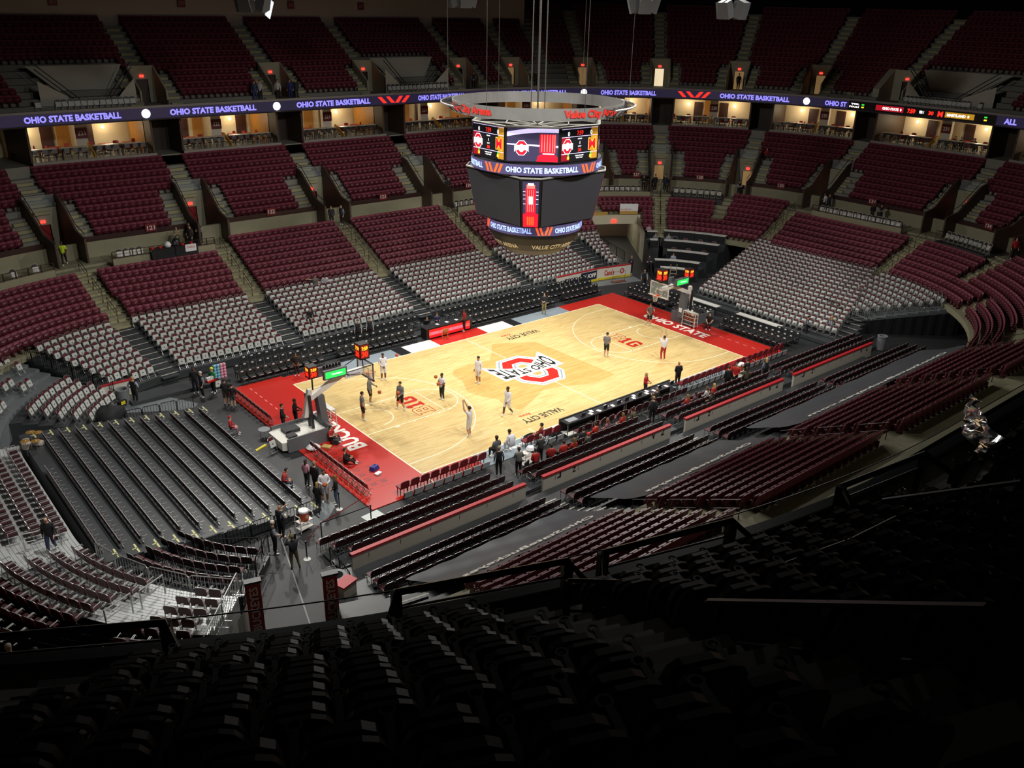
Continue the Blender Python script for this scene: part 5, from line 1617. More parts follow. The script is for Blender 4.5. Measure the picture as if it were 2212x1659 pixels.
    for k in range(6):
        MB().box((1.35 + 0.2 * k, 0, 4.16), (0.09, 0.12, 0.22)).obj('lamp_unit', m_clk, r)
    # white print on the padded upright
    MB().box((1.26, 0, 1.2), (0.01, 0.3, 0.34), ry=-0.10).obj('notice', m_paper, r)
    return r
basket(-1, 'basketball hoop on a grey padded stanchion at the left baseline')
basket(1, 'basketball hoop on a grey padded stanchion at the right baseline')

def mball(loc, label, group=None):
    r = thing('basketball', label, 'ball', loc, random.uniform(0, 3), group)
    me = proto('ball', [('shell', MB().ball((0, 0, 0), 0.12, 16), m_ball), ('seams', MB().tube([(0.121 * math.cos(2 * PI * k / 20), 0.121 * math.sin(2 * PI * k / 20), 0) for k in range(20)], 0.004, 3, closed=True).tube([(0.121 * math.cos(2 * PI * k / 20), 0, 0.121 * math.sin(2 * PI * k / 20)) for k in range(20)], 0.004, 3, closed=True), m_bline)])
    for n, m in me:
        o = link(n, m, r)
        m.polygons.foreach_set('use_smooth', [True] * len(m.polygons))
    return r
def ball_rack(loc, rz, label, balls, grp):
    r = thing('ball_rack', label, 'rack', loc, rz)
    fr = MB()
    for x in (-0.62, 0.62):
        fr.tube([(x, -0.22, 0.08), (x, -0.16, 1.25), (x, 0.16, 1.25), (x, 0.22, 0.08)], 0.03, 5)
    fr.obj('frame', m_wst, r)
    for z in (0.18, 0.5, 0.82, 1.1):
        MB().box((0, -0.1, z), (1.24, 0.03, 0.04)).box((0, 0.1, z), (1.24, 0.03, 0.04)).obj('shelf_bars', m_wst, r)
    MB().box((0, 0, 1.24), (1.3, 0.34, 0.05)).obj('top_panel', m_wst, r)
    for x in (-0.62, 0.62):
        MB().lathe([(0.05, 0), (0.05, 0.06)], 8, (x, 0, 0.0)).obj('wheel', m_dkm, r)
    c, s = math.cos(rz), math.sin(rz)
    for (bx, bz) in balls:
        mball((loc[0] + bx * c, loc[1] + bx * s, loc[2] + bz), 'basketball lying in the ' + grp, 'balls in the ' + grp)
ball_rack((16.15, -0.9, 0), PI / 2, 'white ball rack full of basketballs beside the right stanchion', [(-0.45, 0.335), (-0.4, 0.655), (-0.1, 0.655), (0.2, 0.655), (0.47, 0.655), (-0.42, 0.975), (0.1, 0.975), (0.42, 0.975)], 'white rack by the right stanchion')
ball_rack((-15.4, 0.75, 0), PI / 2, 'white ball rack beside the left stanchion holding two basketballs', [(-0.3, 0.655), (0.3, 0.335)], 'white rack by the left stanchion')
for p, l in (((-7.82, 4.95, 1.4), 'basketball in flight near the player at the top of the circle'), ((-7.6, 0.65, 1.2), 'basketball bouncing beside the lane'), ((-11.5, 1.25, 0.95), 'basketball in the air under the left basket'),
             ((-17.0, 0.4, 0.12), 'basketball lying by the left stanchion base')):
    mball(p, l)

# --- scorer table with red led front on the far side
st = thing('scorer_table', 'black scorer table with a red led front on the far sideline', 'table', (-0.35, 9.55, 0))
MB().box((0, 0, 0.42), (4.3, 0.75, 0.84)).obj('cabinet', m_clk, st)
MB().box((0, 0.02, 0.86), (4.4, 0.85, 0.05)).obj('tabletop', m_dkm, st)
F = Face(st, (0, -0.38, 0.42), -PI / 2, 4.2, 0.7)
F.rect(-1.9, 1.95, -0.33, 0.33, mat('led_red_panel', 'd01a20', 0.4, emit=0.9), 0.006, 'led_front')
F.rect(-1.9, 1.95, -0.12, 0.14, mat('led_pink_panel', 'ff5a50', 0.4, emit=0.9), 0.01, 'led_front')
F.text('OHIO STATE BUCKEYES', -0.2, 0.0, 3.0, 0.2, mat('led_dim_lilac', '9a8ac0', 0.4, emit=0.7), 0.014)
for i in range(3):
    cc = place('folding_chair', 'wch', folding_chair(m_wood2, m_wood2, m_wood2, dot=False), 'yellow wooden folding chair in front of the red scorer table', 'chair', (-1.1, 8.75, 0), 2.9) if i == 0 else None
def laptop(loc, rz, label, group, lit=False):
    key = 'lapl' if lit else 'lap'
    return place('laptop', key, [('base', MB().box((0, 0, 0.012), (0.34, 0.24, 0.02)), m_dkm), ('lid', MB().box((0, 0.13, 0.13), (0.34, 0.015, 0.23), rx=-0.25), m_dkm), ('screen', MB().box((0, 0.12, 0.13), (0.31, 0.006, 0.20), rx=-0.25), mat('laptop_lit', '8fb6cc', 0.4, emit=0.5) if lit else mat('laptop_dark', '2a3038', 0.3))], label, 'laptop', loc, rz, group)
def sheet(loc, rz, label, group):
    return tag(link('paper_sheet', proto('sheet', [('sheet', MB().box((0, 0, 0.004), (0.22, 0.29, 0.008)), m_paper)])[0][1], None, loc, rz), label, 'paper', group)
for x in (-1.2, -0.3, 0.6): sheet((x, 9.6, 0.886), 0.2, 'white sheet lying on the far scorer table', 'sheets on the far scorer table')

# --- near press table along the sideline
for i, (x0, x1) in enumerate(((-4.9, -2.4), (-2.4, 0.1), (0.1, 2.6), (2.6, 5.1))):
    tb = thing('press_table', 'long black press table with skirts on the near sideline, %s one' % ('front', 'second', 'third', 'last')[i], 'table', ((x0 + x1) / 2, -8.75, 0), 0, None)
    L = x1 - x0 - 0.02
    MB().box((0, 0, 0.73), (L, 0.7, 0.05)).obj('tabletop', m_dkm, tb)
    MB().box((0, 0.33, 0.36), (L, 0.05, 0.72)).obj('front_skirt', m_skirt, tb)
    MB().box((0, 0.40, 0.62), (L, 0.10, 0.36)).obj('front_board', m_clk, tb)
    for x in (-L / 2 + 0.08, L / 2 - 0.08): MB().box((x, -0.28, 0.36), (0.05, 0.05, 0.72)).obj('leg', m_chrome, tb)
    for k in range(4):
        x = x0 + 0.35 + k * 0.6
        if i == 0 and k == 0:
            tag(MB().box((0, 0, 0.02), (0.75, 0.42, 0.04)).obj('scoring_console', mat('console_grey', '9a9ea2', 0.4), None, (x + 0.25, -8.78, 0.757), 0), 'pale grey console at the end of the near press table', 'console'); continue
        if i == 0 and k == 1: continue
        (laptop((x, -8.72, 0.757), PI, 'open laptop on the near press table', 'laptops on the near press table', (i == 0 and k == 3)) if (k + i) % 2 == 0 else sheet((x, -8.85, 0.757), random.uniform(-0.3, 0.3), 'white sheet on the near press table', 'sheets on the near press table'))
        if k % 2: sheet((x + 0.26, -8.62, 0.757), random.uniform(-0.5, 0.5), 'white sheet on the near press table', 'sheets on the near press table')
    for k in range(4):
        K = place('row_chair', 'rowc', row_chair(), 'maroon shell chair pulled up to the near press table', 'chair', (x0 + 0.4 + k * 0.6, -9.65, 0), PI + random.uniform(-0.3, 0.3), 'chairs of the near press table')
# --- courtside benches: maroon chairs with grey boxes behind them
def team_chair():
    return [('backrest', plate_y(MB(), round_top(0.25, 0.46, 0.9, 0.12), 0.16, 0.2, 0.06), mat('team_red', '7a1420', 0.45)), ('seat', MB().box((0, -0.05, 0.43), (0.5, 0.46, 0.08)), mat('team_red', '7a1420', 0.45)), ('frame', MB().box((-0.2, 0.1, 0.2), (0.03, 0.03, 0.4)).box((0.2, 0.1, 0.2), (0.03, 0.03, 0.4)).box((-0.2, -0.2, 0.2), (0.03, 0.03, 0.4)).box((0.2, -0.2, 0.2), (0.03, 0.03, 0.4)), m_dkm)]
def bench(x0, x1, txt):
    n = int((x1 - x0) / 0.62)
    for i in range(n):
        x = x0 + (i + 0.5) * (x1 - x0) / n
        place('team_chair', 'team', team_chair(), 'dark red bench chair in the ' + txt, 'chair', (x, -8.75, 0), PI, 'bench chairs, ' + txt)
        place('grey_box', 'gbox', [('panel', MB().box((0, 0, 0.24), (0.55, 0.03, 0.40), rx=0.25), mat('box_grey', 'c4cbce', 0.5)), ('frame', MB().box((-0.28, 0, 0.2), (0.035, 0.06, 0.4), rx=0.35).box((0, 0, 0.37), (0.56, 0.05, 0.03)), m_dkm)], 'grey panel standing behind the ' + txt, 'panel', (x, -9.3, 0), 0, 'grey panels, ' + txt)
bench(-16.6, -10.9, 'row at the left end of the near sideline')
bench(-8.1, -5.3, 'row beside the near press table')
bench(5.6, 10.6, 'row beyond the near press table')
bench(11.2, 17.2, 'row at the right end of the near sideline')
# --- baseline photographers seats on the left: two rows of maroon folding chairs behind the red apron
for k in range(11):
    place('folding_chair', 'redf', [(n, mb, m) for n, mb, m in folding_chair(mat('red_seat', '9c2a26', 0.5), m_padm, m_chrome, dot=False)], 'red folding chair in the row along the painted numbers', 'chair', (-17.75, -2.1 - 0.55 * k, 0), PI / 2, 'red folding chairs by the painted numbers')
    place('folding_chair', 'redf', [], 'red folding chair in the row along the dashed baseline', 'chair', (-18.05, 8.6 - 0.55 * k, -0.05), PI / 2, 'red folding chairs by the dashed baseline')
place('folding_chair', 'grf', folding_chair(), 'lone grey folding chair beside the left stanchion', 'chair', (-19.5, -0.35, -0.05), 0.3)
place('folding_chair', 'grf', [], 'grey folding chair beside the dark jacket at the left apron corner', 'chair', (-18.6, 9.6, -0.05), 0.1, None)
# --- white boards with red caps on the near side
m_board = mat('dasher_white', 'cdc8ba', 0.5, noise=0.04, scale=2)
m_bcap = mat('dasher_red_cap', 'b4222a', 0.45)
for i, (x0, x1) in enumerate(((-21.9, -11.8), (-10.6, -0.6), (0.75, 10.7), (11.9, 21.9))):
    b = thing('dasher_board', 'white board with a red cap on the near side, %s counted from the tunnel' % ('first', 'second', 'third', 'fourth')[i], 'board', ((x0 + x1) / 2, -13.3, 0))
    L = x1 - x0
    MB().box((0, 0, 0.55), (L, 0.12, 1.0)).obj('panel', m_board, b)
    MB().box((0, 0.02, 1.08), (L + 0.04, 0.22, 0.10)).obj('cap', m_bcap, b)
    for k in range(6): MB().box((-L / 2 + (k + 0.5) * L / 6, -0.065, 0.78), (0.02, 0.01, 0.22)).obj('joint', m_clk, b)
    if i:
        for t in ((-L / 2 + 1.1, 'r'), (-L / 2 + 2.2, 'Z'), (L / 2 - 1.5, 'A'), (L / 2 - 0.7, '7')):
            vs, fs = text_fit(t[1], 0.28, 0.3, bold=0.03)
            MB().add([(t[0] - v[0], -0.068, 0.82 - v[1]) for v in vs], fs).obj('lettering', m_clk, b)
ms = tag(MB().prism([(-0.5, -0.35), (0.5, -0.35), (0.5, 0.35), (-0.5, 0.35)], 0.0, 0.02).obj('floor_mat', mat('pale_mat', 'c9d0cc', 0.5), None, (-18.6, -9.6, -0.048), 0.1), 'pale square mat with red edge at the corner of the red apron', 'mat')
# tarpaulins over the first fixed rows
def tarp(x0, x1, skew, txt, word):
    r = thing('tarpaulin', txt, 'tarpaulin', ((x0 + x1) / 2, -17.6, 0))
    n, m = 34, 8
    cx = (x0 + x1) / 2
    vs, fs = [], []
    for j in range(m + 1):
        t = j / m
        y = -16.75 - 2.75 * t
        z = 1.5 + 1.05 * t
        for i in range(n + 1):
            u = i / n
            x = x0 + skew * t + (x1 - x0 - skew * 0.3) * u
            sag = -0.10 * math.sin(PI * t) + 0.025 * math.sin(u * 40 + 7 * t) + 0.02 * math.sin(u * 17 - 11 * t)
            vs.append((x - cx, y + 17.6, z + sag))
    for j in range(m):
        for i in range(n):
            a = j * (n + 1) + i
            fs.append((a, a + 1, a + n + 2, a + n + 1))
    MB().add(vs, fs).obj('cover', mat('black_tarp', '43474d', 0.42, bump=0.3, scale=3), r, None, 0, True)
    vs, fs = text_fit(word, (x1 - x0) * 0.8, 0.42, bold=0.02)
    MB().add([(skew * 0.45 - v[0], -1.45 + v[1], 2.40 - v[1] * 0.40) for v in vs], fs).obj('lettering', m_white, r)
tarp(-21.3, -12.1, 0.8, 'black tarpaulin with white lettering nearest the tunnel', 'OhioStateBuckeyes')
tarp(-10.6, -0.3, 0.9, 'black tarpaulin with white lettering in the middle of the near stand', 'OhioStateBuckeyes')
tarp(1.9, 22.6, 1.0, 'long black tarpaulin with white lettering at the right of the near stand', 'OhioStateBuckeyes.com')

# --- barriers
def barrier(p0, p1, z, m, label, group, h=1.05):
    p0, p1 = Vector((*p0, z)), Vector((*p1, z))
    L = (p1 - p0).length
    a = math.atan2((p1 - p0).y, (p1 - p0).x)
    r = thing('crowd_barrier', label, 'barrier', tuple((p0 + p1) / 2), a, group)
    MB().tube([(-L / 2 + 0.03, 0, 0.05), (-L / 2 + 0.03, 0, h - 0.1), (-L / 2 + 0.13, 0, h), (L / 2 - 0.13, 0, h), (L / 2 - 0.03, 0, h - 0.1), (L / 2 - 0.03, 0, 0.05)], 0.025, 6).obj('frame', m, r)
    MB().box((0, 0, 0.16), (L - 0.06, 0.03, 0.03)).obj('bottom_rail', m, r)
    n = max(3, int(L / 0.16))
    bm = proto('bar_%.2f_%s' % (h, m.name), [('bar', MB().box((0, 0, (h + 0.16) / 2), (0.018, 0.018, h - 0.16)), m)])[0][1]
    for i in range(1, n):
        link('bar', bm, r, (-L / 2 + i * L / n, 0, 0))
    for x in (-L / 2 + 0.2, L / 2 - 0.2):
        MB().box((x, 0, 0.02), (0.05, 0.5, 0.03)).obj('foot', m, r)
def barrier_run(pts, z, m, label, group, seg=1.9, h=1.05):
    for p, q in zip(pts[:-1], pts[1:]):
        L = math.hypot(q[0] - p[0], q[1] - p[1])
        n = max(1, int(round(L / seg)))
        for i in range(n):
            a = (p[0] + (q[0] - p[0]) * i / n, p[1] + (q[1] - p[1]) * i / n)
            b = (p[0] + (q[0] - p[0]) * (i + 1) / n, p[1] + (q[1] - p[1]) * (i + 1) / n)
            barrier(a, b, z, m, label, group, h)
barrier_run([(-25.0, 8.1), (-20.95, 7.75)], -0.05, m_railb, 'black barrier at the far end of the black deck', 'black barriers at the far end of the deck', 1.0, 0.95)
barrier_run([(-20.6, -7.85), (-26.6, -7.85)], -0.05, m_railb, 'black barrier at the tunnel end of the black deck', 'black barriers at the tunnel end of the deck', 1.2, 0.95)
barrier_run([(-24.3, -9.3), (-26.3, -8.0)], -0.05, m_railb, 'black barrier beside the drum cases', None, 2.5, 0.95)
cp = [pos(s, 2.95) for s in (92.1, 93.2, 94.3, 95.4, 96.2)]
barrier_run([(p[0], p[1]) for p in cp], 0.95, m_silver, 'silver barrier between the dark rows and the aluminium deck', 'silver barriers of the near left corner', 2.2)
cp = [pos(92.02, d) for d in (-1.1, 0.9, 2.9)]
barrier_run([(p[0], p[1]) for p in cp], 0.5, m_railb, 'black barrier beside the tunnel', 'black barriers beside the tunnel', 2.2)
cp = [pos(92.02, d) for d in (3.0, 5.0, 7.0)]
barrier_run([(p[0], p[1]) for p in cp], 1.4, m_silver, 'silver barrier along the tunnel side of the aluminium deck', 'silver barriers along the tunnel', 2.2)
cp = [pos(-23.28, d) for d in (0.3, 1.8, 3.3, 4.8, 6.3, 7.6)]
for q in range(5):
    barrier((cp[q][0], cp[q][1]), (cp[q + 1][0], cp[q + 1][1]), 0.7 + 0.3 * q, m_railb, 'dark barrier between the two groups of corner chairs', 'dark barriers of the far left corner')
cp = [pos(s, -1.1) for s in (39.3, 40.0, 40.7, 41.4, 42.1)]
barrier_run([(p[0], p[1]) for p in cp], 0.75, m_railb, 'black barrier on the front of the right corner block', 'black barriers of the right corner block', 1.4)
cp = [pos(42.7, d) for d in (-0.6, 0.8, 2.2, 3.6, 5.0, 6.4)]
barrier_run([(p[0], p[1]) for p in cp], 1.0, m_silver, 'silver barrier at the end of the right corner block', 'silver barriers of the right corner block', 1.5)
barrier_run([(-22.4, -12.2), (-22.7, -14.6)], 0.2, m_railb, 'black barrier at the end of the near rows beside the bin', 'black barriers beside the near bin', 1.3, 1.0)
for k in range(4):
    x = 27.6 + 0.9 * k
    barrier((x, 15.0 - 0.9 * k * 0.5), (x + 0.75, 14.6 - 0.9 * k * 0.5), 1.3 + 0.05 * k, m_silver, 'silver barrier behind the press tables', 'silver barriers behind the press tables', 0.9)
# low handrails on the aluminium deck and right block
for (s, d, z, l) in ((93.5, 4.5, 1.6, 'bent silver handrail on the aluminium deck beside the tunnel'), (93.5, 6.4, 2.1, 'bent silver handrail higher on the aluminium deck'), (96.95, 4.5, 1.6, 'silver handrail beside the walking man'), (97.0, 7.3, 2.3, 'silver handrail at the left of the aluminium deck')):
    x, y, a = pos(s, d)
    tag(MB().tube([(0, -0.7, 0), (0, -0.7, 0.9), (0, 0.7, 1.15), (0, 0.7, 0.3)], 0.035, 6).tube([(0, -0.7, 0.5), (0, 0.7, 0.75)], 0.025, 5).obj('handrail', m_silver, None, (x, y, z), a - PI / 2), l, 'handrail')
for i, (s, d, z) in enumerate(((42.4, 1.4, 1.3), (42.4, 3.6, 1.7), (42.5, 5.8, 2.1), (39.2, 3.2, 1.3), (39.2, 5.4, 1.7), (39.2, 7.4, 2.0))):
    x, y, a = pos(s, d)
    tag(MB().tube([(0, -0.8, 0), (0, -0.8, 0.9), (0, 0.8, 1.2), (0, 0.8, 0.3)], 0.03, 6).tube([(0, -0.8, 0.5), (0, 0.8, 0.8)], 0.025, 5).obj('handrail', m_silver, None, (x, y, z), a - PI / 2), 'silver handrail in the steps of the right corner block', 'handrail', 'handrails of the right corner block')
# black drape under the right corner block
dr = MB()
S = samples(39.1, 43.0, 0.04)
for s in S: pass
vs, fs = [], []
for i, s in enumerate(S):
    w_ = 0.05 * math.sin(i * 1.9)
    vs += [pt3(s, -1.15 + w_, 0.0 - 0.05), pt3(s, -1.12 + w_ * 0.4, 0.85)]
fs = [(2 * i, 2 * i + 2, 2 * i + 3, 2 * i + 1) for i in range(len(S) - 1)]
dr.add(vs, fs)
e = [pt3(43.0, d, 0) for d in (-1.15, 8.0)]
n = 40
vs, fs = [], []
for i in range(n + 1):
    t = i / n
    d = -1.15 + 9.0 * t
    x, y, a = pos(43.02 + 0.02 * math.sin(i * 1.7), d)
    vs += [(x, y, -0.05), (x, y, 0.85 + 1.1 * t)]
dr.add(vs, [(2 * i, 2 * i + 2, 2 * i + 3, 2 * i + 1) for i in range(n)])
tag(dr.obj('drape', m_skirt), 'black drape hanging below the curved right corner block', 'drape')
# --- belt posts with red belts near the tunnel
posts = [(-19.7, -8.6, 'by the red mat'), (-20.3, -8.25, 'beside the woman in black'), (-21.35, -9.75, 'nearest the tunnel corner'), (-22.3, -11.8, 'beside the cameraman')]
posts = [(-18.95, -10.0, 'in front of the near chairs'), (-19.6, -8.0, 'beside the group of people'), (-21.6, -9.9, 'at the corner of the near chairs'), (-22.9, -10.9, 'behind the cameraman')]
for x, y, l in posts:
    r = thing('belt_post', 'chrome belt post on a round base ' + l, 'post', (x, y, -0.05))
    MB().lathe([(0.17, 0), (0.17, 0.02), (0.04, 0.06)], 18).obj('base', mat('white_base', 'd6d6d2', 0.3), r)
    MB().cyl((0, 0, 0.05), 0.03, 0.9, 10).obj('pole', m_dkm, r)
    MB().cyl((0, 0, 0.9), 0.045, 0.1, 10).obj('head', m_dkm, r)
def beltrun(p, q, l, m):
    a, b = Vector((*p, 0.88)), Vector((*q, 0.88))
    mid = (a + b) / 2 - Vector((0, 0, 0.03))
    mb = MB()
    for t in range(1):
        mb.add([tuple(a), tuple(mid), tuple(b), tuple(b + Vector((0, 0, 0.05))), tuple(mid + Vector((0, 0, 0.05))), tuple(a + Vector((0, 0, 0.05)))], [(0, 1, 4, 5), (1, 2, 3, 4)])
    tag(mb.obj('belt', m), l, 'belt')
beltrun((-22.9, -10.9), (-21.6, -9.9), 'red belt stretched beside the cameraman', m_belt)
beltrun((-21.6, -9.9), (-18.7, -9.1), 'red belt stretched towards the red mat', m_belt)
beltrun((-21.6, -9.9), (-18.95, -10.0), 'dark belt stretched in front of the near chairs', m_dkm)
tag(MB().box((0, 0, 0.03), (2.3, 0.16, 0.06)).obj('cable_cover', m_tape, None, (-20.55, 0.25, -0.05), 0.42), 'yellow cable cover on the dark floor by the left stanchion', 'cable cover')
# white line on the tunnel carpet
tag(MB().box((0, 0, 0.004), (0.06, 9.5, 0.008)).obj('floor_line', m_trash, None, (-24.4, -13.2, -0.048), -0.28), 'thin pale line on the dark tunnel carpet', 'line')
# --- bins and coolers
def bin_(loc, label, h=0.95, r_=0.32):
    r = thing('trash_bin', label, 'bin', loc)
    MB().lathe([(r_ * 0.85, 0), (r_, h * 0.9), (r_ * 1.05, h * 0.92), (r_ * 1.05, h), (r_ * 0.7, h), (r_ * 0.65, h * 0.6)], 20).obj('body', m_trash, r)
    MB().lathe([(r_ * 0.66, 0), (r_ * 0.66, 0.01)], 16, (0, 0, h * 0.62)).obj('opening', m_clk, r)
bin_((-24.05, 11.4, -0.05), 'grey bin in front of the white rink board with a red letter', 1.0, 0.4)
bin_((-23.15, -14.2, 0.0), 'round grey bin at the tunnel mouth beside the near deck', 1.1, 0.42)
bin_((24.0, -13.0, 0.0), 'ribbed bin at the far end of the near boards', 1.1, 0.36)
def cooler_cart(loc, rz, label, cl, two=False):
    r = thing('drink_cart', label, 'cart', loc, rz)
    fr = MB()
    for x in (-0.38, 0.38):
        fr.tube([(x, -0.22, 0.05), (x, -0.22, 0.85), (x, -0.15, 0.95), (x, 0.15, 0.95), (x, 0.22, 0.85), (x, 0.22, 0.05)], 0.025, 5)
    fr.obj('frame', m_wst, r)
    for z in (0.22, 0.58): MB().box((0, 0, z), (0.74, 0.42, 0.03)).obj('shelf', m_wst, r)
    c, s = math.cos(rz), math.sin(rz)
    for i, dx in enumerate((-0.2, 0.2) if two else (0.0,)):
        q = thing('drink_cooler', cl + ('' if not two else (', first of two' if i == 0 else ', second of two')), 'cooler', (loc[0] + dx * c, loc[1] + dx * s, loc[2] + 0.595), rz)
        k = 0.17 if two else 0.24
        MB().lathe([(k * 0.9, 0), (k, 0.1), (k, 0.44), (k * 0.96, 0.46)], 18).obj('barrel', m_org, q)
        MB().lathe([(k * 1.04, 0.46), (k * 1.04, 0.54), (k * 0.9, 0.57)], 18).obj('lid', m_paper, q)
        vs, fs = text_fit('G', 0.14, 0.18, bold=0.02)
        MB().add([(v[0], -k - 0.005, 0.26 + v[1]) for v in vs], fs).obj('lettering', m_white, q)
cooler_cart((-21.85, -7.9 - 0.75, -0.05), 0.2, 'white drink cart beside the black deck', 'big orange drink cooler with white lid on the cart by the black deck')
cooler_cart((10.6, -9.9, -0.05), 0.1, 'white drink cart behind the near bench', 'orange drink cooler with white lid behind the near bench', True)
cooler_cart((23.1, -8.4, -0.05), 0.4, 'white drink cart beside the right corner block', 'orange drink cooler with white lid by the right corner')
tw = thing('towel_cart', 'white wire cart with towels behind the near bench', 'cart', (-9.0, -10.3, -0.05), 0.15)
fr = MB()
for x in (-0.45, 0.45): fr.tube([(x, -0.2, 0), (x, -0.2, 0.95), (x, 0.2, 0.95), (x, 0.2, 0)], 0.025, 5)
fr.obj('frame', m_wst, tw)
for z in (0.15, 0.5, 0.85): MB().box((0, 0, z), (0.9, 0.42, 0.03)).obj('shelf', m_wst, tw)
tag(MB().lathe([(0.2, 0), (0.28, 0.1), (0.18, 0.24)], 12).obj('towel_pile', m_paper, None, (-8.85, -10.3, 0.815)), 'white towels heaped on the wire cart', 'towels')
# --- banners beside the tunnel
for (x, y, rz, l) in ((-26.95, -14.6, -0.28, 'red banner with white lettering on the aluminium deck side of the tunnel'), (-24.35, -16.0, -0.28, 'red banner with white lettering on the near deck side of the tunnel')):
    r = thing('banner', l, 'banner', (x, y, 0.1), rz)
    MB().box((0, 0, 1.35), (0.58, 0.05, 2.4)).obj('cloth', mat('banner_red', '8a1219', 0.6), r)
    vs, fs = text_fit('BUCKEYES', 2.1, 0.34, bold=0.02)
    MB().add([(-v[1], -0.03, 1.3 + v[0]) for v in vs], fs).obj('lettering', mat('banner_white', 'c9b9b2', 0.6), r)
    MB().box((0, 0, 2.62), (0.66, 0.3, 0.1)).obj('top_ledge', m_dkm, r)
# tunnel walls (near left) and end piece of the boards
tw_ = MB()
for s in (TUN_SW[0], TUN_SW[1]):
    tw_.add([pt3(s, 2.5, 0), pt3(s, 20, 0), pt3(s, 20, 5.1), pt3(s, 12.9, 5.1), pt3(s, 6.7, 1.9), pt3(s, 2.5, 1.2)], [(0, 1, 2, 3, 4, 5)])
struct(tw_.obj('wall_tunnel_near', m_conc_d))
eb = thing('dasher_board', 'short white board with a red cap beside the tunnel bin', 'board', (-23.1, -14.9, 0), 0.3)
MB().box((0, 0, 0.55), (0.75, 0.5, 1.1)).obj('panel', m_board, eb); MB().box((0, 0, 1.12), (0.85, 0.6, 0.08)).obj('cap', m_bcap, eb)
# --- far tunnel: walls, lintel, sign boards and rink boards
ft = MB()
for s in (TUN_NE[0], TUN_NE[1]):
    e = 4.2 if s > 23 else 6.7
    ft.add([pt3(s, e, -0.05), pt3(s, 16, -0.05), pt3(s, 16, 3.6), pt3(s, 9.2, 3.6), pt3(s, e, 3.0 if s > 23 else 1.9)], [(0, 1, 2, 3, 4)])
struct(ft.obj('wall_tunnel_far', mat('tunnel_plaster', 'b4b09c', 0.7, noise=0.08, scale=0.8)))
tag(MB().add([pt3(23.74, -1.6, -0.05), pt3(23.74, 4.2, -0.05), pt3(23.74, 4.2, 3.0), pt3(23.74, -1.6, 0.35), pt3(23.78, -1.6, -0.05), pt3(23.78, 4.2, -0.05), pt3(23.78, 4.2, 3.0), pt3(23.78, -1.6, 0.35)], [(0, 1, 2, 3), (7, 6, 5, 4), (3, 2, 6, 7), (0, 3, 7, 4)]).obj('drape', m_skirt), 'black sloping drape between the far tunnel and the press tables', 'drape')
lt = MB(); tier_mb([(9.1, 2.75), (9.1, 3.7), (9.3, 3.7)], TUN_NE[0] - 0.1, TUN_NE[1] + 0.1, lt, step=0.2)
struct(lt.obj('wall_tunnel_lintel', mat('tunnel_lintel', 'c4bfa8', 0.6)))
struct(tier_mb([(15.0, 0), (15.0, 3.6)], TUN_NE[0], TUN_NE[1], step=0.2).obj('wall_tunnel_end', m_brown))
(lc, rz) = bl(22.85, 9.0, 2.85)
es = thing('exit_sign', 'small red exit sign on the lintel of the far tunnel', 'sign', lc, rz)
MB().box((0, 0, 0.2), (0.5, 0.06, 0.34)).obj('housing', m_ext, es)
(lc, rz) = bl(23.4, 9.15, 3.75)
ad = thing('sign_board', 'white sign board with an ochre base above the far tunnel', 'sign', lc, rz)
MB().box((0, 0, 0.72), (1.9, 0.08, 0.75)).obj('panel', m_paper, ad); MB().box((0, 0, 0.17), (1.9, 0.1, 0.34)).obj('base', mat('ochre_sign', 'c09a4a', 0.5), ad)
vs, fs = text_fit('McGRAW', 1.1, 0.2)
MB().add([(-0.3 + v[0], -0.05, 0.5 + v[1]) for v in vs], fs).obj('lettering', m_red, ad)
(lc, rz) = bl(22.3, 9.15, 3.7)
ad = thing('sign_board', 'ochre sloping panel at the left of the far tunnel lintel', 'sign', lc, rz)
MB().box((0, 0, 0.15), (1.6, 0.1, 0.34)).obj('panel', mat('ochre_sign', 'c09a4a', 0.5), ad)
rbm = mat('rink_board_white', 'd6d2c6', 0.45)
def rink_board(p0, p1, label, words):
    p0, p1 = Vector((*p0, -0.05)), Vector((*p1, -0.05))
    L = (p1 - p0).length
    r = thing('rink_board', label, 'board', tuple((p0 + p1) / 2), math.atan2((p1 - p0).y, (p1 - p0).x))
    MB().box((0, 0, 0.6), (L, 0.12, 1.1)).obj('panel', rbm, r); MB().box((0, 0, 1.17), (L, 0.18, 0.08)).obj('cap', m_bcap, r); MB().box((0, -0.07, 0.12), (L, 0.03, 0.2)).obj('kick_strip', m_tape, r)
    for (t, u, w_, h, m) in words:
        if t == '#': MB().box((u * L, -0.066, 0.65), (w_, 0.012, h)).obj('print_panel', m, r); continue
        vs, fs = text_fit(t, w_, h, bold=0.03)
        MB().add([(u * L + v[0], -0.075, 0.65 + v[1]) for v in vs], fs).obj('lettering', m, r)
nb = mat('navy_print', '1d2038', 0.5)
rink_board((14.2, 12.9), (19.4, 12.75), 'white rink board with a navy panel beside the far tunnel', [('#', 0.25, 2.0, 0.8, nb), ('RUOFF', 0.27, 1.6, 0.4, m_white), ('GOAL', -0.2, 1.4, 0.4, nb)])
rink_board((19.4, 12.75), (22.9, 12.0), 'white rink board with red script lettering beside the far tunnel', [("Cane's", -0.18, 1.1, 0.55, m_red), ('O', 0.22, 0.5, 0.55, m_red)])
rink_board((-25.1, 12.15), (-23.2, 12.2), 'white rink board with a red letter beside the grey bin', [('m', 0.1, 0.6, 0.4, m_red)])
hg = thing('wire_stand', 'thin dark wire display stand in front of the far rink board', 'stand', (20.6, 11.3, -0.05), -0.2)
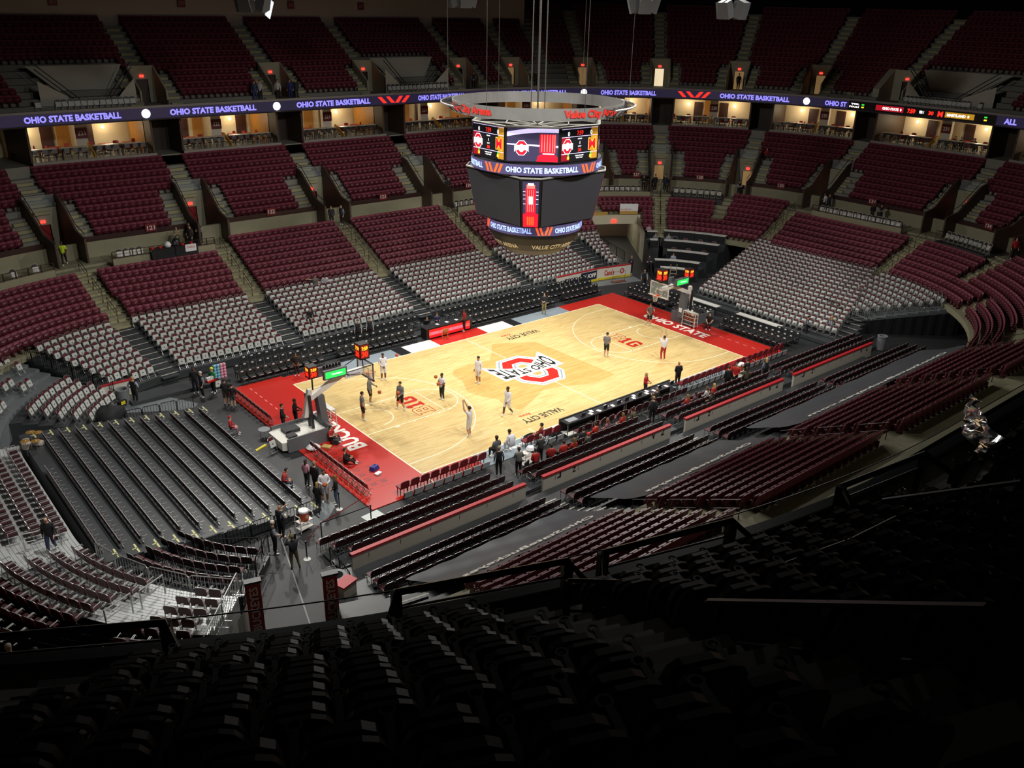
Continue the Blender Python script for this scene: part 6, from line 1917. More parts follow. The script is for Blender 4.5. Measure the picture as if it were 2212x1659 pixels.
MB().tube([(-0.7, 0, 0), (-0.7, 0, 1.0), (0.7, 0, 1.0), (0.7, 0, 0)], 0.02).tube([(-0.7, 0, 0.55), (0.7, 0, 0.55)], 0.015).box((0, 0, 0.03), (1.5, 0.5, 0.04)).obj('frame', mat('rust_wire', '6b3a2a', 0.5), hg)
barrier_run([(pos(21.9, d)[0], pos(21.9, d)[1]) for d in (0.3, 2.2, 4.2, 6.2)], 1.2, m_railb, 'black barrier along the tunnel side of the far deck', 'black barriers along the far tunnel', 1.4, 1.0)
# --- press tables with black skirts in the far right corner
pk = 0
for (s0, s1, d, z, n) in ((24.0, 24.45, 6.3, 1.95, 1), (24.05, 24.45, 4.6, 1.5, 1), (24.75, 27.4, 6.6, 2.0, 4), (24.75, 27.4, 4.6, 1.5, 4), (24.9, 27.2, 2.6, 1.0, 3), (24.1, 27.1, 0.6, 0.55, 4), (24.4, 26.9, -1.2, 0.3, 3)):
    for i in range(n):
        a, b = s0 + (s1 - s0) * i / n, s0 + (s1 - s0) * (i + 1) / n - 0.01
        pk += 1
        if i == 0:
            struct(tier_mb([(d - 0.5, -0.05), (d - 0.5, z), (d + 1.45, z), (d + 1.45, -0.05)], s0 - 0.03, s1 + 0.05, step=0.2, ends=-0.05).obj('riser_deck', m_deck))
        x, y, an = pos((a + b) / 2, d)
        r = thing('press_table', 'curved white topped press table with a black skirt in the far corner', 'table', (x, y, z), 0, 'press tables of the far corner')
        off = Vector((x, y, z))
        def sh(prof, m, nm):
            mb = tier_mb(prof, a, b, step=0.12, ends=prof[0][1])
            mb.v = [(v[0] - off.x, v[1] - off.y, v[2] - off.z) for v in mb.v]
            return mb.obj(nm, m, r)
        sh([(d - 0.32, z + 0.74), (d - 0.32, z + 0.79), (d + 0.32, z + 0.79), (d + 0.32, z + 0.74)], m_wtop, 'tabletop')
        sh([(d - 0.31, z), (d - 0.31, z + 0.75), (d - 0.29, z + 0.75), (d - 0.29, z)], m_skirt, 'skirt')
        for (cx, cy, cr, cs) in row_pts(a, b, d + 0.62, 0.9, 0.2, 0.2):
            place('folding_chair', 'grf', [], 'grey folding chair behind a press table in the far corner', 'chair', (cx, cy, z), cr + random.uniform(-0.3, 0.3), 'chairs of the far press tables')
tag(MB().box((-0.28, 0, 1.0), (0.06, 0.06, 2.0)).box((0.28, 0, 1.0), (0.06, 0.06, 2.0)).box((0, 0, 0.4), (0.5, 0.16, 0.05)).box((0, 0, 0.75), (0.5, 0.16, 0.05)).box((0, 0, 1.1), (0.5, 0.16, 0.05)).box((0, 0, 1.45), (0.5, 0.16, 0.05)).box((0, 0, 0.1), (0.5, 0.16, 0.05)).obj('ladder', mat('pale_ladder', 'a39a86', 0.5), None, (23.9, 7.6, -0.05), -0.7), 'pale upright ladder standing behind the right basket', 'ladder')
# white tables behind the right baseline chairs
for (y0, y1, x, l) in ((-6.5, -2.4, 20.4, 'long white topped table behind the right baseline chairs'), (-0.4, 3.2, 20.4, 'white topped table with black skirt behind the right stanchion')):
    r = thing('press_table', l, 'table', (x, (y0 + y1) / 2, -0.05))
    MB().box((0, 0, 0.75), (0.62, y1 - y0, 0.05)).obj('tabletop', m_wtop, r); MB().box((-0.29, 0, 0.36), (0.03, y1 - y0, 0.72)).obj('skirt', m_skirt, r)
# --- drum kit on the deck corner
dk = thing('drum_kit', 'brass and white drum kit on the far corner of the black deck', 'drum kit', (-30.35, 5.6, 1.0), 0.3)
m_dr, m_cym = mat('drum_shell', 'b9b0a4', 0.4), mat('cymbal', 'b08a4a', 0.35, metal=0.5)
MB().lathe([(0.3, 0), (0.3, 0.02)], 16).obj('rug', m_dkm, dk)
for (x, y, z, rr, h) in ((0.35, 0, 0.3, 0.2, 0.16), (-0.3, 0.15, 0.3, 0.24, 0.3), (0.05, -0.25, 0.5, 0.17, 0.18), (-0.15, 0.4, 0.5, 0.17, 0.18)):
    MB().cyl((x, y, z), rr, h, 16).obj('drum', m_dr, dk)
for (x, y, z) in ((0.5, 0.35, 0.85), (-0.5, -0.2, 0.9), (0.2, 0.5, 0.95), (-0.1, -0.5, 0.85)):
    MB().lathe([(0.24, 0), (0.06, 0.03), (0.01, 0.05)], 16, (x, y, z)).obj('cymbal', m_cym, dk); MB().cyl((x, y, 0), 0.012, z, 5).obj('stand', m_chrome, dk)
# equipment under black covers beside the barriers
def covered(loc, sx, sy, sz, label):
    vs, fs = [], []
    n = 12
    for j, (k, z) in enumerate(((1.05, 0), (1.0, 0.4), (0.9, 0.75), (0.6, 0.95), (0.05, 1.0))):
        for i in range(n):
            a = 2 * PI * i / n
            q = k * (1 + 0.12 * math.sin(3 * a + j) + 0.06 * math.sin(7 * a))
            vs.append((q * sx * math.cos(a), q * sy * math.sin(a), z * sz * (1 + 0.08 * math.sin(2 * a + j))))
    for j in range(4):
        for i in range(n): fs.append((j * n + i, j * n + (i + 1) % n, (j + 1) * n + (i + 1) % n, (j + 1) * n + i))
    tag(MB().add(vs, fs).obj('covered_equipment', m_skirt, None, loc, 0, True), label, 'equipment')
covered((-25.6, 8.9, -0.05), 0.9, 0.7, 1.15, 'lumpy black covered equipment at the end of the curved chair rows')
covered((24.2, -8.0, -0.05), 0.6, 0.5, 0.9, 'dark covered equipment beside the right corner drape')
covered((-9.3, -11.3, 0.0), 0.45, 0.4, 0.6, 'dark bag beside the wheelchair on the near floor')
cam1 = thing('video_camera', 'black video camera with yellow side on the covered equipment', 'camera', (-24.75, 9.1, 0.9), 0.4)
MB().box((0, 0, 0.15), (0.55, 0.2, 0.25)).obj('body', m_clk, cam1); MB().box((0.0, -0.11, 0.15), (0.3, 0.02, 0.2)).obj('side_plate', m_tape, cam1); MB().cyl((0, 0, -0.9), 0.04, 0.95, 8).obj('stem', m_clk, cam1)
# cotton candy board
ccb = thing('cotton_candy_board', 'board of blue and pink cotton candy bags in front of the far chairs', 'vendor board', (-18.05, 10.6, 0.35), 0.0)
MB().box((0, 0.06, 0.55), (0.85, 0.03, 1.0)).obj('board', m_paper, ccb)
for i in range(4):
    for j in range(5):
        MB().ball((-0.33 + 0.22 * i, -0.02, 0.14 + 0.21 * j), 0.115, 8, sz=1.1).obj('bag', mat('blue_candy', '7cc4dc', 0.6) if i < 2 else mat('pink_candy', 'e0a0b4', 0.6), ccb)
# platform edge in front of the far left chairs
tag(MB().box((0, 0, 0.12), (6.4, 1.4, 0.24)).obj('low_stage', m_deck, None, (-20.6, 11.3, -0.05), 0.0), 'low black stage in front of the far left chairs', 'stage')
# things on the red apron
tag(MB().lathe([(0.3, 0), (0.42, 0.12), (0.25, 0.26)], 10).obj('white_bag', m_paper, None, (-17.6, -1.45, 0.0)), 'white bag standing on the red apron behind the stanchion', 'bag')
bg = thing('blue_bag', 'small blue bag lying on the painted numbers', 'bag', (-16.1, -5.6, 0.0), 0.4)
MB().box((0, 0, 0.12), (0.5, 0.35, 0.22), taper=0.8).obj('body', mat('blue_cloth', '2c3a8c', 0.6), bg); MB().tube([(-0.15, 0, 0.22), (0, 0, 0.32), (0.15, 0, 0.22)], 0.015).obj('handle', m_dkm, bg)
tag(MB().box((0, 0, 0.04), (0.4, 0.25, 0.06)).obj('folded_shirt', m_paper, None, (-16.2, -6.15, 0.0), 0.3), 'white folded shirt beside the blue bag', 'clothing')
bk = thing('backpack', 'black backpack lying on the red apron beside the seated photographers', 'bag', (-16.2, -1.55, 0.0), 0.8)
MB().box((0, 0, 0.14), (0.55, 0.4, 0.26), taper=0.75).obj('body', m_dkm, bk); MB().tube([(-0.2, 0.2, 0.1), (0, 0.3, 0.2), (0.2, 0.2, 0.1)], 0.02).obj('strap', m_dkm, bk)
tag(MB().box((0, 0, 0.05), (0.36, 0.5, 0.08)).obj('shoes', mat('yellow_shoe', 'c9b06a', 0.6), None, (-16.9, -1.7, 0), 0.6), 'pair of yellowish shoes on the red apron', 'shoes')
# low table by the dashed baseline chairs
lt_ = thing('low_table', 'small grey table beside the chairs at the left stanchion', 'table', (-19.1, 1.7, -0.05))
MB().cyl((0, 0, 0.5), 0.35, 0.03, 14).obj('tabletop', m_trash, lt_)
for a in range(3): MB().tube([(0.2 * math.cos(a * 2.1), 0.2 * math.sin(a * 2.1), 0.5), (0.32 * math.cos(a * 2.1), 0.32 * math.sin(a * 2.1), 0)], 0.015).obj('leg', m_chrome, lt_)
# table of bags and red caps on the platform of block 121
for i, (s, l) in enumerate(((-16.2, 'black clothed table of bags on the platform below the plate reading one twenty one'), (-14.4, 'black clothed table with a white poster below the plate reading one twenty one'))):
    (lc, rz) = bl(s, 11.75, WALK_Z + 0.02)
    r = thing('merchandise_table', l, 'table', lc, rz)
    MB().box((0, 0, 0.76), (1.75, 0.7, 0.05)).obj('tabletop', m_dkm, r); MB().box((0, -0.33, 0.38), (1.75, 0.04, 0.76)).obj('skirt', m_skirt, r)
    if i:
        MB().box((0.3, -0.37, 0.55), (0.85, 0.02, 0.55)).obj('poster', m_paper, r)
        vs, fs = text_fit('TUSSLE', 0.6, 0.16, bold=0.02)
        MB().add([(0.3 + v[0], -0.385, 0.6 + v[1]) for v in vs], fs).obj('lettering', m_red, r)
for i, s in enumerate((-16.9, -16.3, -14.6, -13.9)):
    (lc, rz) = bl(s, 11.75, WALK_Z + 0.805)
    c = thing('red_cap', 'red cap lying on the platform table, %s' % ('left table, outer', 'left table, inner', 'right table, inner', 'right table, outer')[i].replace('left', 'first').replace('right', 'second'), 'cap', lc, rz)
    MB().lathe([(0.13, 0), (0.12, 0.08), (0.06, 0.14), (0.01, 0.15)], 12).obj('crown', m_red, c); MB().box((0, -0.16, 0.01), (0.2, 0.14, 0.015)).obj('brim', m_red, c)
for i, (s, m, l) in enumerate(((-15.7, m_paper, 'pale bundle on the platform table'), (-15.2, m_dkm, 'black bag between the platform tables'), (-14.9, m_dkm, 'black coat heaped behind the platform tables'))):
    (lc, rz) = bl(s, 11.8 + 0.5 * (i == 2), WALK_Z + (0.805 if i < 2 else 0.02))
    tag(MB().lathe([(0.22, 0), (0.28, 0.14), (0.16, 0.34), (0.03, 0.4)] if i < 2 else [(0.4, 0), (0.45, 0.6), (0.25, 1.1), (0.05, 1.25)], 10).obj('cloth_bundle', m, None, lc, rz), l, 'bag')
# wheelchair on the near floor
wc = thing('wheelchair', 'dark wheelchair parked at the end of the near chair rows', 'wheelchair', (-10.0, -11.6, 0.0), 0.4)
for x in (-0.28, 0.28):
    MB().tube([(x, 0.3 * math.cos(2 * PI * k / 20), 0.3 + 0.3 * math.sin(2 * PI * k / 20)) for k in range(20)], 0.02, 5, closed=True).obj('wheel', m_chrome, wc)
MB().box((0, -0.05, 0.5), (0.48, 0.45, 0.06)).obj('seat', m_dkm, wc); MB().box((0, 0.2, 0.75), (0.48, 0.05, 0.5)).obj('backrest', m_dkm, wc)
MB().tube([(-0.28, 0.2, 0.98), (-0.28, 0.2, 0.3), (-0.28, -0.4, 0.1)], 0.015).tube([(0.28, 0.2, 0.98), (0.28, 0.2, 0.3), (0.28, -0.4, 0.1)], 0.015).obj('frame', m_chrome, wc)

# added fill lamp with housing, brightens the far tunnel
(lc, rz) = bl(22.85, 11.0, 3.2)
tl = thing('tunnel_fill_lamp', 'plain ceiling lamp inside the far tunnel', 'lamp', lc, rz)
MB().box((0, 0, 0.05), (1.2, 0.3, 0.08)).obj('housing', m_paper, tl)
ld = bpy.data.lights.new('tunnel_fill_light', 'POINT'); ld.energy = 260; ld.color = (1.0, 0.9, 0.72); ld.shadow_soft_size = 0.4
lo = bpy.data.objects.new('tunnel_fill_light', ld); COL.objects.link(lo); lo.parent = tl; lo.location = (0, 0, -0.3)
# ================================================================ people
PEOPLE = []
SKINS = {'l': 'c99a7c', 'm': 'a8754f', 'd': '6b4430', 'p': 'd9b096'}
def pose_points(pose):
    """joint positions of a 1.80 m figure facing -y, feet at z=0"""
    P = dict(pelvis=(0, 0, 0.96), spine=(0, 0.01, 1.14), chest=(0, 0.01, 1.34), neck=(0, 0.015, 1.50), head0=(0, 0.0, 1.58), head1=(0, -0.015, 1.67), head2=(0, -0.005, 1.765), nose=(0, -0.112, 1.655))
    for s, n in ((-1, 'L'), (1, 'R')):
        P['hip' + n] = (s * 0.095, 0, 0.92); P['knee' + n] = (s * 0.105, -0.025, 0.50); P['ank' + n] = (s * 0.11, 0.03, 0.085); P['toe' + n] = (s * 0.13, -0.15, 0.035)
        P['sh' + n] = (s * 0.18, 0.015, 1.43); P['el' + n] = (s * 0.25, 0.05, 1.15); P['wr' + n] = (s * 0.25, -0.06, 0.90)
    def arm(n, el, wr): P['el' + n] = el; P['wr' + n] = wr
    def leg(n, kn, an, toe): P['knee' + n] = kn; P['ank' + n] = an; P['toe' + n] = toe
    if pose == 'walk':
        leg('L', (-0.10, -0.16, 0.52), (-0.10, -0.22, 0.09), (-0.11, -0.40, 0.06)); leg('R', (0.10, 0.04, 0.50), (0.10, 0.34, 0.16), (0.12, 0.20, 0.045))
        arm('L', (-0.25, 0.16, 1.18), (-0.25, 0.08, 0.93)); arm('R', (0.25, -0.06, 1.16), (0.23, -0.27, 1.02))
    elif pose == 'stride':
        leg('L', (-0.16, -0.08, 0.50), (-0.24, -0.02, 0.085), (-0.27, -0.20, 0.035)); leg('R', (0.16, -0.06, 0.50), (0.24, 0.08, 0.085), (0.27, -0.10, 0.035))
        arm('R', (0.27, -0.06, 1.18), (0.20, -0.30, 1.08))
    elif pose == 'shoot':
        arm('L', (-0.27, -0.20, 1.60), (-0.20, -0.34, 1.90)); arm('R', (0.24, -0.20, 1.66), (0.13, -0.30, 1.98))
        leg('L', (-0.11, -0.05, 0.50), (-0.12, 0.02, 0.12), (-0.13, -0.14, 0.035)); leg('R', (0.12, -0.06, 0.50), (0.13, 0.05, 0.12), (0.14, -0.11, 0.035))
    elif pose == 'hold':
        arm('L', (-0.27, -0.02, 1.16), (-0.11, -0.27, 1.13)); arm('R', (0.27, -0.02, 1.16), (0.11, -0.27, 1.13))
    elif pose == 'clasp':
        arm('L', (-0.25, 0.02, 1.14), (-0.05, -0.18, 0.98)); arm('R', (0.25, 0.02, 1.14), (0.05, -0.18, 0.98))
    elif pose == 'cross':
        arm('L', (-0.25, -0.06, 1.16), (0.08, -0.19, 1.22)); arm('R', (0.25, -0.06, 1.14), (-0.08, -0.21, 1.18))
    elif pose == 'hip':
        arm('L', (-0.36, 0.06, 1.18), (-0.19, -0.05, 1.00)); arm('R', (0.36, 0.06, 1.18), (0.19, -0.05, 1.00))
    elif pose == 'reach':
        arm('R', (0.27, -0.22, 1.34), (0.24, -0.48, 1.36)); arm('L', (-0.25, -0.02, 1.15), (-0.14, -0.24, 1.02))
    elif pose == 'camera':
        arm('R', (0.30, -0.10, 1.24), (0.16, -0.22, 1.50)); arm('L', (-0.26, -0.22, 1.30), (-0.05, -0.36, 1.50)); leg('L', (-0.16, -0.05, 0.5), (-0.22, 0, 0.085), (-0.25, -0.18, 0.035))
    elif pose in ('sit', 'sitlap', 'sitpoint', 'sittable'):
        z = -0.44
        for k in ('pelvis', 'spine', 'chest', 'neck', 'head0', 'head1', 'head2', 'nose', 'shL', 'shR', 'elL', 'elR', 'wrL', 'wrR'):
            P[k] = (P[k][0], P[k][1] + (0.0 if k == 'pelvis' else -0.03), P[k][2] + z)
        for s, n in ((-1, 'L'), (1, 'R')):
            P['hip' + n] = (s * 0.10, -0.02, 0.50); P['knee' + n] = (s * 0.13, -0.44, 0.51); P['ank' + n] = (s * 0.13, -0.44, 0.085); P['toe' + n] = (s * 0.14, -0.62, 0.035)
            P['el' + n] = (s * 0.27, -0.06, 0.72); P['wr' + n] = (s * 0.14, -0.30, 0.60 if pose != 'sittable' else 0.78)
        if pose == 'sitpoint': P['elL'] = (-0.42, -0.03, 1.02); P['wrL'] = (-0.68, -0.05, 1.10)
        if pose == 'sitlap':
            for k in ('chest', 'neck', 'head0', 'head1', 'head2', 'nose', 'shL', 'shR'): P[k] = (P[k][0], P[k][1] - 0.12 - 0.08 * (k[0] in 'hn'), P[k][2] - 0.05)
    elif pose == 'floor':
        z = -0.84
        for k in ('pelvis', 'spine', 'chest', 'neck', 'head0', 'head1', 'head2', 'nose', 'shL', 'shR'):
            P[k] = (P[k][0], P[k][1] - (0 if k == 'pelvis' else 0.06), P[k][2] + z)
        for s, n in ((-1, 'L'), (1, 'R')):
            P['hip' + n] = (s * 0.10, -0.02, 0.11); P['knee' + n] = (s * 0.20, -0.38, 0.36); P['ank' + n] = (s * 0.10, -0.62, 0.085); P['toe' + n] = (s * 0.11, -0.78, 0.04)
            P['el' + n] = (s * 0.26, -0.14, 0.36); P['wr' + n] = (s * 0.12, -0.36, 0.42)
    elif pose == 'recline':
        for k, v in dict(pelvis=(0, 0, 0.50), spine=(0, 0.08, 0.66), chest=(0, 0.16, 0.85), neck=(0, 0.20, 1.0), head0=(0, 0.19, 1.08), head1=(0, 0.16, 1.17), head2=(0, 0.17, 1.27), nose=(0, 0.05, 1.16)).items(): P[k] = v
        for s, n in ((-1, 'L'), (1, 'R')):
            P['hip' + n] = (s * 0.10, -0.03, 0.48); P['knee' + n] = (s * 0.12, -0.46, 0.50); P['ank' + n] = (s * 0.12, -0.86, 0.26); P['toe' + n] = (s * 0.13, -0.95, 0.36)
            P['sh' + n] = (s * 0.18, 0.18, 0.93); P['el' + n] = (s * 0.26, 0.08, 0.68); P['wr' + n] = (s * 0.14, -0.16, 0.60)
    return P
RAD = dict(pelvis=0.175, spine=0.160, chest=0.180, neck=0.062, head0=0.068, head1=0.098, head2=0.076, nose=0.022, hip=0.122, knee=0.078, ank=0.052, toe=0.044, sh=0.088, el=0.060, wr=0.036, palm=0.034, f=0.0105)
SEGS = [('pelvis', 'spine'), ('spine', 'chest'), ('chest', 'neck'), ('neck', 'head0'), ('head0', 'head1'), ('head1', 'head2'), ('head1', 'nose')]
for n in 'LR':
    SEGS += [('pelvis', 'hip' + n), ('hip' + n, 'knee' + n), ('knee' + n, 'ank' + n), ('ank' + n, 'toe' + n), ('chest', 'sh' + n), ('sh' + n, 'el' + n), ('el' + n, 'wr' + n), ('wr' + n, 'palm' + n)]
    for i in range(5):
        SEGS += [('palm' + n, 'f%d%sa' % (i, n)), ('f%d%sa' % (i, n), 'f%d%sb' % (i, n))]
def add_hands(P):
    for s, n in ((-1, 'L'), (1, 'R')):
        w_, e = Vector(P['wr' + n]), Vector(P['el' + n])
        d = (w_ - e).normalized()
        side = d.cross(Vector((s, 0, 0)))
        if side.length < 0.2: side = d.cross(Vector((0, 0, 1)))
        side.normalize()
        inn = side.cross(d) * 1.0
        pm = w_ + d * 0.075
        P['palm' + n] = tuple(pm)
        for i in range(4):
            o = (i - 1.5) * 0.024
            L = (0.042, 0.050, 0.047, 0.038)[i]
            a = pm + side * o * 1.5 + d * (0.02 + L)
            P['f%d%sa' % (i, n)] = tuple(a)
            P['f%d%sb' % (i, n)] = tuple(a + d * L * 0.7 + inn * -s * 0.018)
        a = pm + side * 0.052 + d * 0.005
        P['f4%sa' % n] = tuple(a); P['f4%sb' % n] = tuple(a + d * 0.035 + side * 0.012)
def rad_of(k):
    if k[0] == 'f': return RAD['f'] * (1.15 if k[1] == '4' else 1.0)
    for q in (k, k[:-1]):
        if q in RAD: return RAD[q]
    return 0.05
def region(a, b, st):
    """which material a skeleton segment wears: 0 skin 1 top 2 bottom 3 shoe"""
    k = a + b
    if 'f' == b[0] or b.startswith('palm'): return 0
    if b in ('head0', 'head1', 'head2', 'nose'): return 0
    if b in ('spine', 'chest', 'neck') or b.startswith('sh'): return 1
    if b.startswith('el'): return 0 if st.get('sleeve') == 'none' else 1
    if b.startswith('wr'): return 1 if st.get('sleeve') == 'long' else 0
    if b.startswith('hip') or b.startswith('knee'): return 2
    if b.startswith('ank'): return 0 if st.get('shorts') else 2
    if b.startswith('toe'): return 3
    return 1
def person(label, x, y, z, face, pose='stand', top='202124', bottom='18191c', shoe='d8d6d2', skin='l', hair='2a1d14', sleeve='long', shorts=False, h=1.80, fat=1.0, hat=None, long_hair=False, vest=None, group=None):
    PEOPLE.append(dict(label=label, loc=(x, y, z), face=face, pose=pose, top=top, bottom=bottom, shoe=shoe, skin=skin, hair=hair, sleeve=sleeve, shorts=shorts, h=h, fat=fat, hat=hat, long=long_hair, vest=vest, group=group))
CAMF = 229  # facing the camera side
W_, GR, BK = 'dcdadf', '6e6f70', '151518'
# players on the court
person('player in white long sleeves standing near the far left corner of the court', -9.14, 4.62, 0, 250, 'clasp', W_, W_, skin='d', shorts=True, h=1.96)
person('player in grey shirt and black shorts striding beside the lane', -11.8, 1.96, 0, 320, 'stride', GR, BK, skin='m', shorts=True, h=1.92)
person('player in grey shirt and black shorts standing by the left baseline', -13.43, 0.06, 0, 345, 'stand', GR, BK, skin='l', sleeve='short', shorts=True, h=1.93)
person('player in grey sweater and black shorts holding a ball in the lane', -10.74, 0.02, 0, 200, 'stride', GR, BK, skin='l', shorts=True, h=1.90)
person('player in white shirt and black trousers holding a ball at the free throw line', -7.82, -0.35, 0, 190, 'hold', W_, BK, skin='d', sleeve='short', h=1.85)
person('player in white standing left of the centre logo', -4.36, 0.32, 0, 190, 'stand', W_, W_, skin='m', shorts=True, h=1.98)
person('player in white shooting with raised arms near the three point line', -9.58, -5.62, 0, 120, 'shoot', W_, W_, skin='l', sleeve='short', shorts=True, h=1.98)
person('player in white walking below the centre logo', -5.99, -4.79, 0, 185, 'walk', W_, W_, skin='d', shorts=True, h=1.98)
person('man in grey shirt and black shorts at the right free throw line', 6.04, -1.5, 0, 20, 'clasp', GR, BK, skin='l', sleeve='short', shorts=True, h=1.92)
person('man in grey shirt and black shorts on the right baseline', 13.74, 1.25, 0, 229, 'reach', GR, BK, skin='l', sleeve='short', shorts=True, h=1.86, hair='6a4a34')
person('player in white top and red trousers shooting at the right basket', 8.9, -4.44, 0, 60, 'shoot', W_, 'a8221e', skin='l', sleeve='short', h=1.90)
# far sideline
person('man in red shirt standing at the red scorer table', 0.95, 9.01, 0, 160, 'clasp', 'a51f1e', '1a1418', skin='d', sleeve='short', h=1.85)
person('person in navy suit seated behind the red scorer table', -0.6, 10.5, 0.14, 250, 'sittable', '2a3152', BK, h=1.78)
person('person in black seated at the end of the red scorer table', -1.6, 10.5, 0.14, 250, 'sitlap', '17181c', BK, h=1.75)
person('man with camera in dark vest and khaki trousers on the far sideline', 8.78, 8.46, 0, 215, 'hold', '23262c', '8f8458', '6b5a44', h=1.85, skin='p')
person('woman in dark clothes standing at the far left corner of the court', -13.45, 8.78, 0, 240, 'hip', '1b1718', '15161c', skin='m', h=1.70, long_hair=True)
person('usher in black vest with grey sleeves among the black chairs, left of a pair', -7.2, 11.2, 0.28, 235, 'stand', '1c1d22', BK, h=1.80, vest='9aa0a8')
person('usher in black vest with grey sleeves among the black chairs, right of a pair', -6.2, 11.2, 0.28, 240, 'stand', '1c1d22', BK, h=1.76, vest='9aa0a8')
person('man in white shirt seated in the top row of grey chairs', -5.43, 19.35, Z_SIL(9), 250, 'sitlap', 'd4d4da', BK, skin='d', h=1.80)
person('man in grey shirt seated pointing with one arm in the top row of grey chairs', -6.3, 19.35, Z_SIL(9), 270, 'sitpoint', '5b5d5c', '6c7078', sleeve='short', h=1.80)
person('person in black jacket sprawled alone among the grey chairs', -9.04, 15.1, Z_SIL(3), 260, 'sit', '16171a', BK, h=1.75)
# far left corner
person('man with black vest and grey sleeves standing before the white rink board', -23.48, 10.93, -0.05, 40, 'hip', '16171b', BK, h=1.85, vest='8f96a2', hair='b08a5a')
person('person in black standing with a long dark coat near the blue and pink candy', -19.91, 10.19, -0.05, 250, 'stand', '121316', '1d2430', skin='d', h=1.88)
person('white haired usher in vest near the candy board', -19.8, 9.29, -0.05, 180, 'stand', '1b1d22', BK, h=1.82, hair='c9c6c0', vest='8a9099')
person('vendor in green jacket and yellow cap carrying a tray', -18.98, 9.49, -0.05, 200, 'hold', '1f7a4a', BK, h=1.82, hat='d6dc2e')
person('man in dark jacket and brown shorts behind the red chairs', -19.06, 7.3, -0.05, 60, 'cross', '1d1c1e', '4a3f36', shorts=True, h=1.82, hair='3a2c20')
person('boy in black standing beside the man in shorts', -18.85, 6.75, -0.05, 60, 'stand', '141416', '4a4b4c', h=1.60, shorts=True, hair='1a1411')
person('man in dark suit standing behind the left stanchion', -17.96, 1.55, 0, 330, 'clasp', '16181f', '16181f', '101012', h=1.85)
person('person in black standing beside the left stanchion', -17.05, 1.75, 0, 320, 'hold', '0f0f11', '0f0f11', '101012', skin='d', h=1.85)
person('person in red hooded poncho seated on the front row of the black deck', -20.63, 2.9, 0.1, 330, 'sit', 'b01f28', '8a6b78', skin='p', h=1.60, hat='b01f28')
person('person in red jacket seated at the corner of the black deck', -21.05, -4.75, 0.1, 330, 'sitlap', 'a62f30', '333c50', h=1.75, hair='181412')
person('photographer in red shirt seated on the floor by the left stanchion', -16.3, -1.05, 0, 300, 'floor', 'a3211f', '23262a', sleeve='short', h=1.80, hair='3a2c20')
person('photographer in black seated on the floor beside the painted numbers', -17.05, -4.0, 0, 320, 'floor', '141417', '16171a', h=1.78)
person('woman in pink seated figure standing behind the numbered apron', -19.82, -5.0, -0.05, 20, 'stand', 'c08a9a', '22252c', h=1.66, long_hair=True, hair='3a2a20')
PEOPLE[-1]['label'] = 'woman in pink top standing in the group behind the numbered apron'
person('man in long black coat standing in the group behind the numbered apron', -19.75, -5.85, -0.05, 20, 'stand', '101012', '101012', h=1.88, fat=1.15, hair='8a6a50')
person('player in white holding a ball in the group behind the numbered apron', -19.82, -6.95, -0.05, 250, 'hold', W_, W_, skin='m', shorts=True, h=1.93)
person('blonde girl in black jacket standing in the group behind the apron', -20.41, -7.35, -0.05, 30, 'stand', '16171a', '1b2230', h=1.58, long_hair=True, hair='9c7a4a')
person('person in black jacket and blue jeans beside the player in white', -19.48, -7.49, -0.05, 160, 'clasp', '17181a', '4a5a78', h=1.72, long_hair=True, hair='7a6238')
# tunnel side
person('bald guard with grey sleeves leaning on the drink cart', -23.0, -8.55, -0.05, 20, 'reach', '1c1e22', BK, h=1.82, hair=None, vest='8d949c', skin='m')
person('white haired guard with grey sleeves standing at the tunnel mouth', -23.84, -9.6, -0.05, 350, 'clasp', '17181c', BK, h=1.82, hair='cfc9bc', vest='8a8e9c')
person('cameraman in khaki trousers with a shoulder camera at the tunnel', -23.68, -11.22, -0.05, 75, 'camera', '23242a', '7d7256', '2a2724', h=1.84, hat='5b5a3a')
person('bald man in black jacket and jeans walking on the aluminium deck', -32.2, -5.9, 1.52, 250, 'walk', '15151a', '2a3350', h=1.85, hair=None, fat=1.08)
# near sideline
person('man in grey sweater seated at the near bench with his back turned', -10.0, -8.75, 0, 90, 'sit', '5f6265', BK, skin='d', h=1.92, fat=1.08)
person('guard with grey sleeves and black vest behind the near bench', -11.11, -10.3, 0, 60, 'stand', '17181c', BK, h=1.80, hair='8a7a6a', vest='7d828c')
person('player in white seated at the near bench with his back turned', -8.9, -8.75, 0, 90, 'sitlap', 'd6d4dc', W_, skin='m', h=1.95)
person('man in grey camouflage shirt standing behind the near bench', -10.3, -11.0, 0, 70, 'hold', '6f726e', '131315', h=1.78, hair='3a2c22')
person('person in red hooded top standing beside the wheelchair', -9.6, -11.55, 0, 80, 'clasp', 'b0241f', '131315', h=1.70, hair='2a221c')
person('older man in dark coat behind the near bench', -8.4, -10.6, 0, 80, 'hold', '3a3c3e', '15161a', h=1.80, hair='a09a94')
person('person in red and black jacket seated behind the near bench', -8.1, -11.2, 0.0, 60, 'sit', 'a32522', '17181c', h=1.78)
person('man in red jersey seated in the near rows', -7.4, -11.45, 0.08, 80, 'sit', 'b3261f', '17181c', sleeve='short', h=1.80)
person('woman in red with long fair hair seated in the near rows', -6.6, -11.45, 0.08, 85, 'sit', '9c2a1e', '1b1c20', h=1.68, long_hair=True, hair='7a5a36')
person('man in red and black stretched out on the near bench beside the press table', -6.9, -8.75, 0, 130, 'recline', '7d2420', '131315', h=1.85)
person('person in black and grey seated by the end of the press table', -5.2, -10.75, 0, 80, 'sit', '2c2d30', '5a5c60', h=1.72)
person('woman with a red hat seated in the front near row', -5.5, -11.45, 0.08, 90, 'sit', '44413e', '17181c', h=1.66, hat='c8332a')
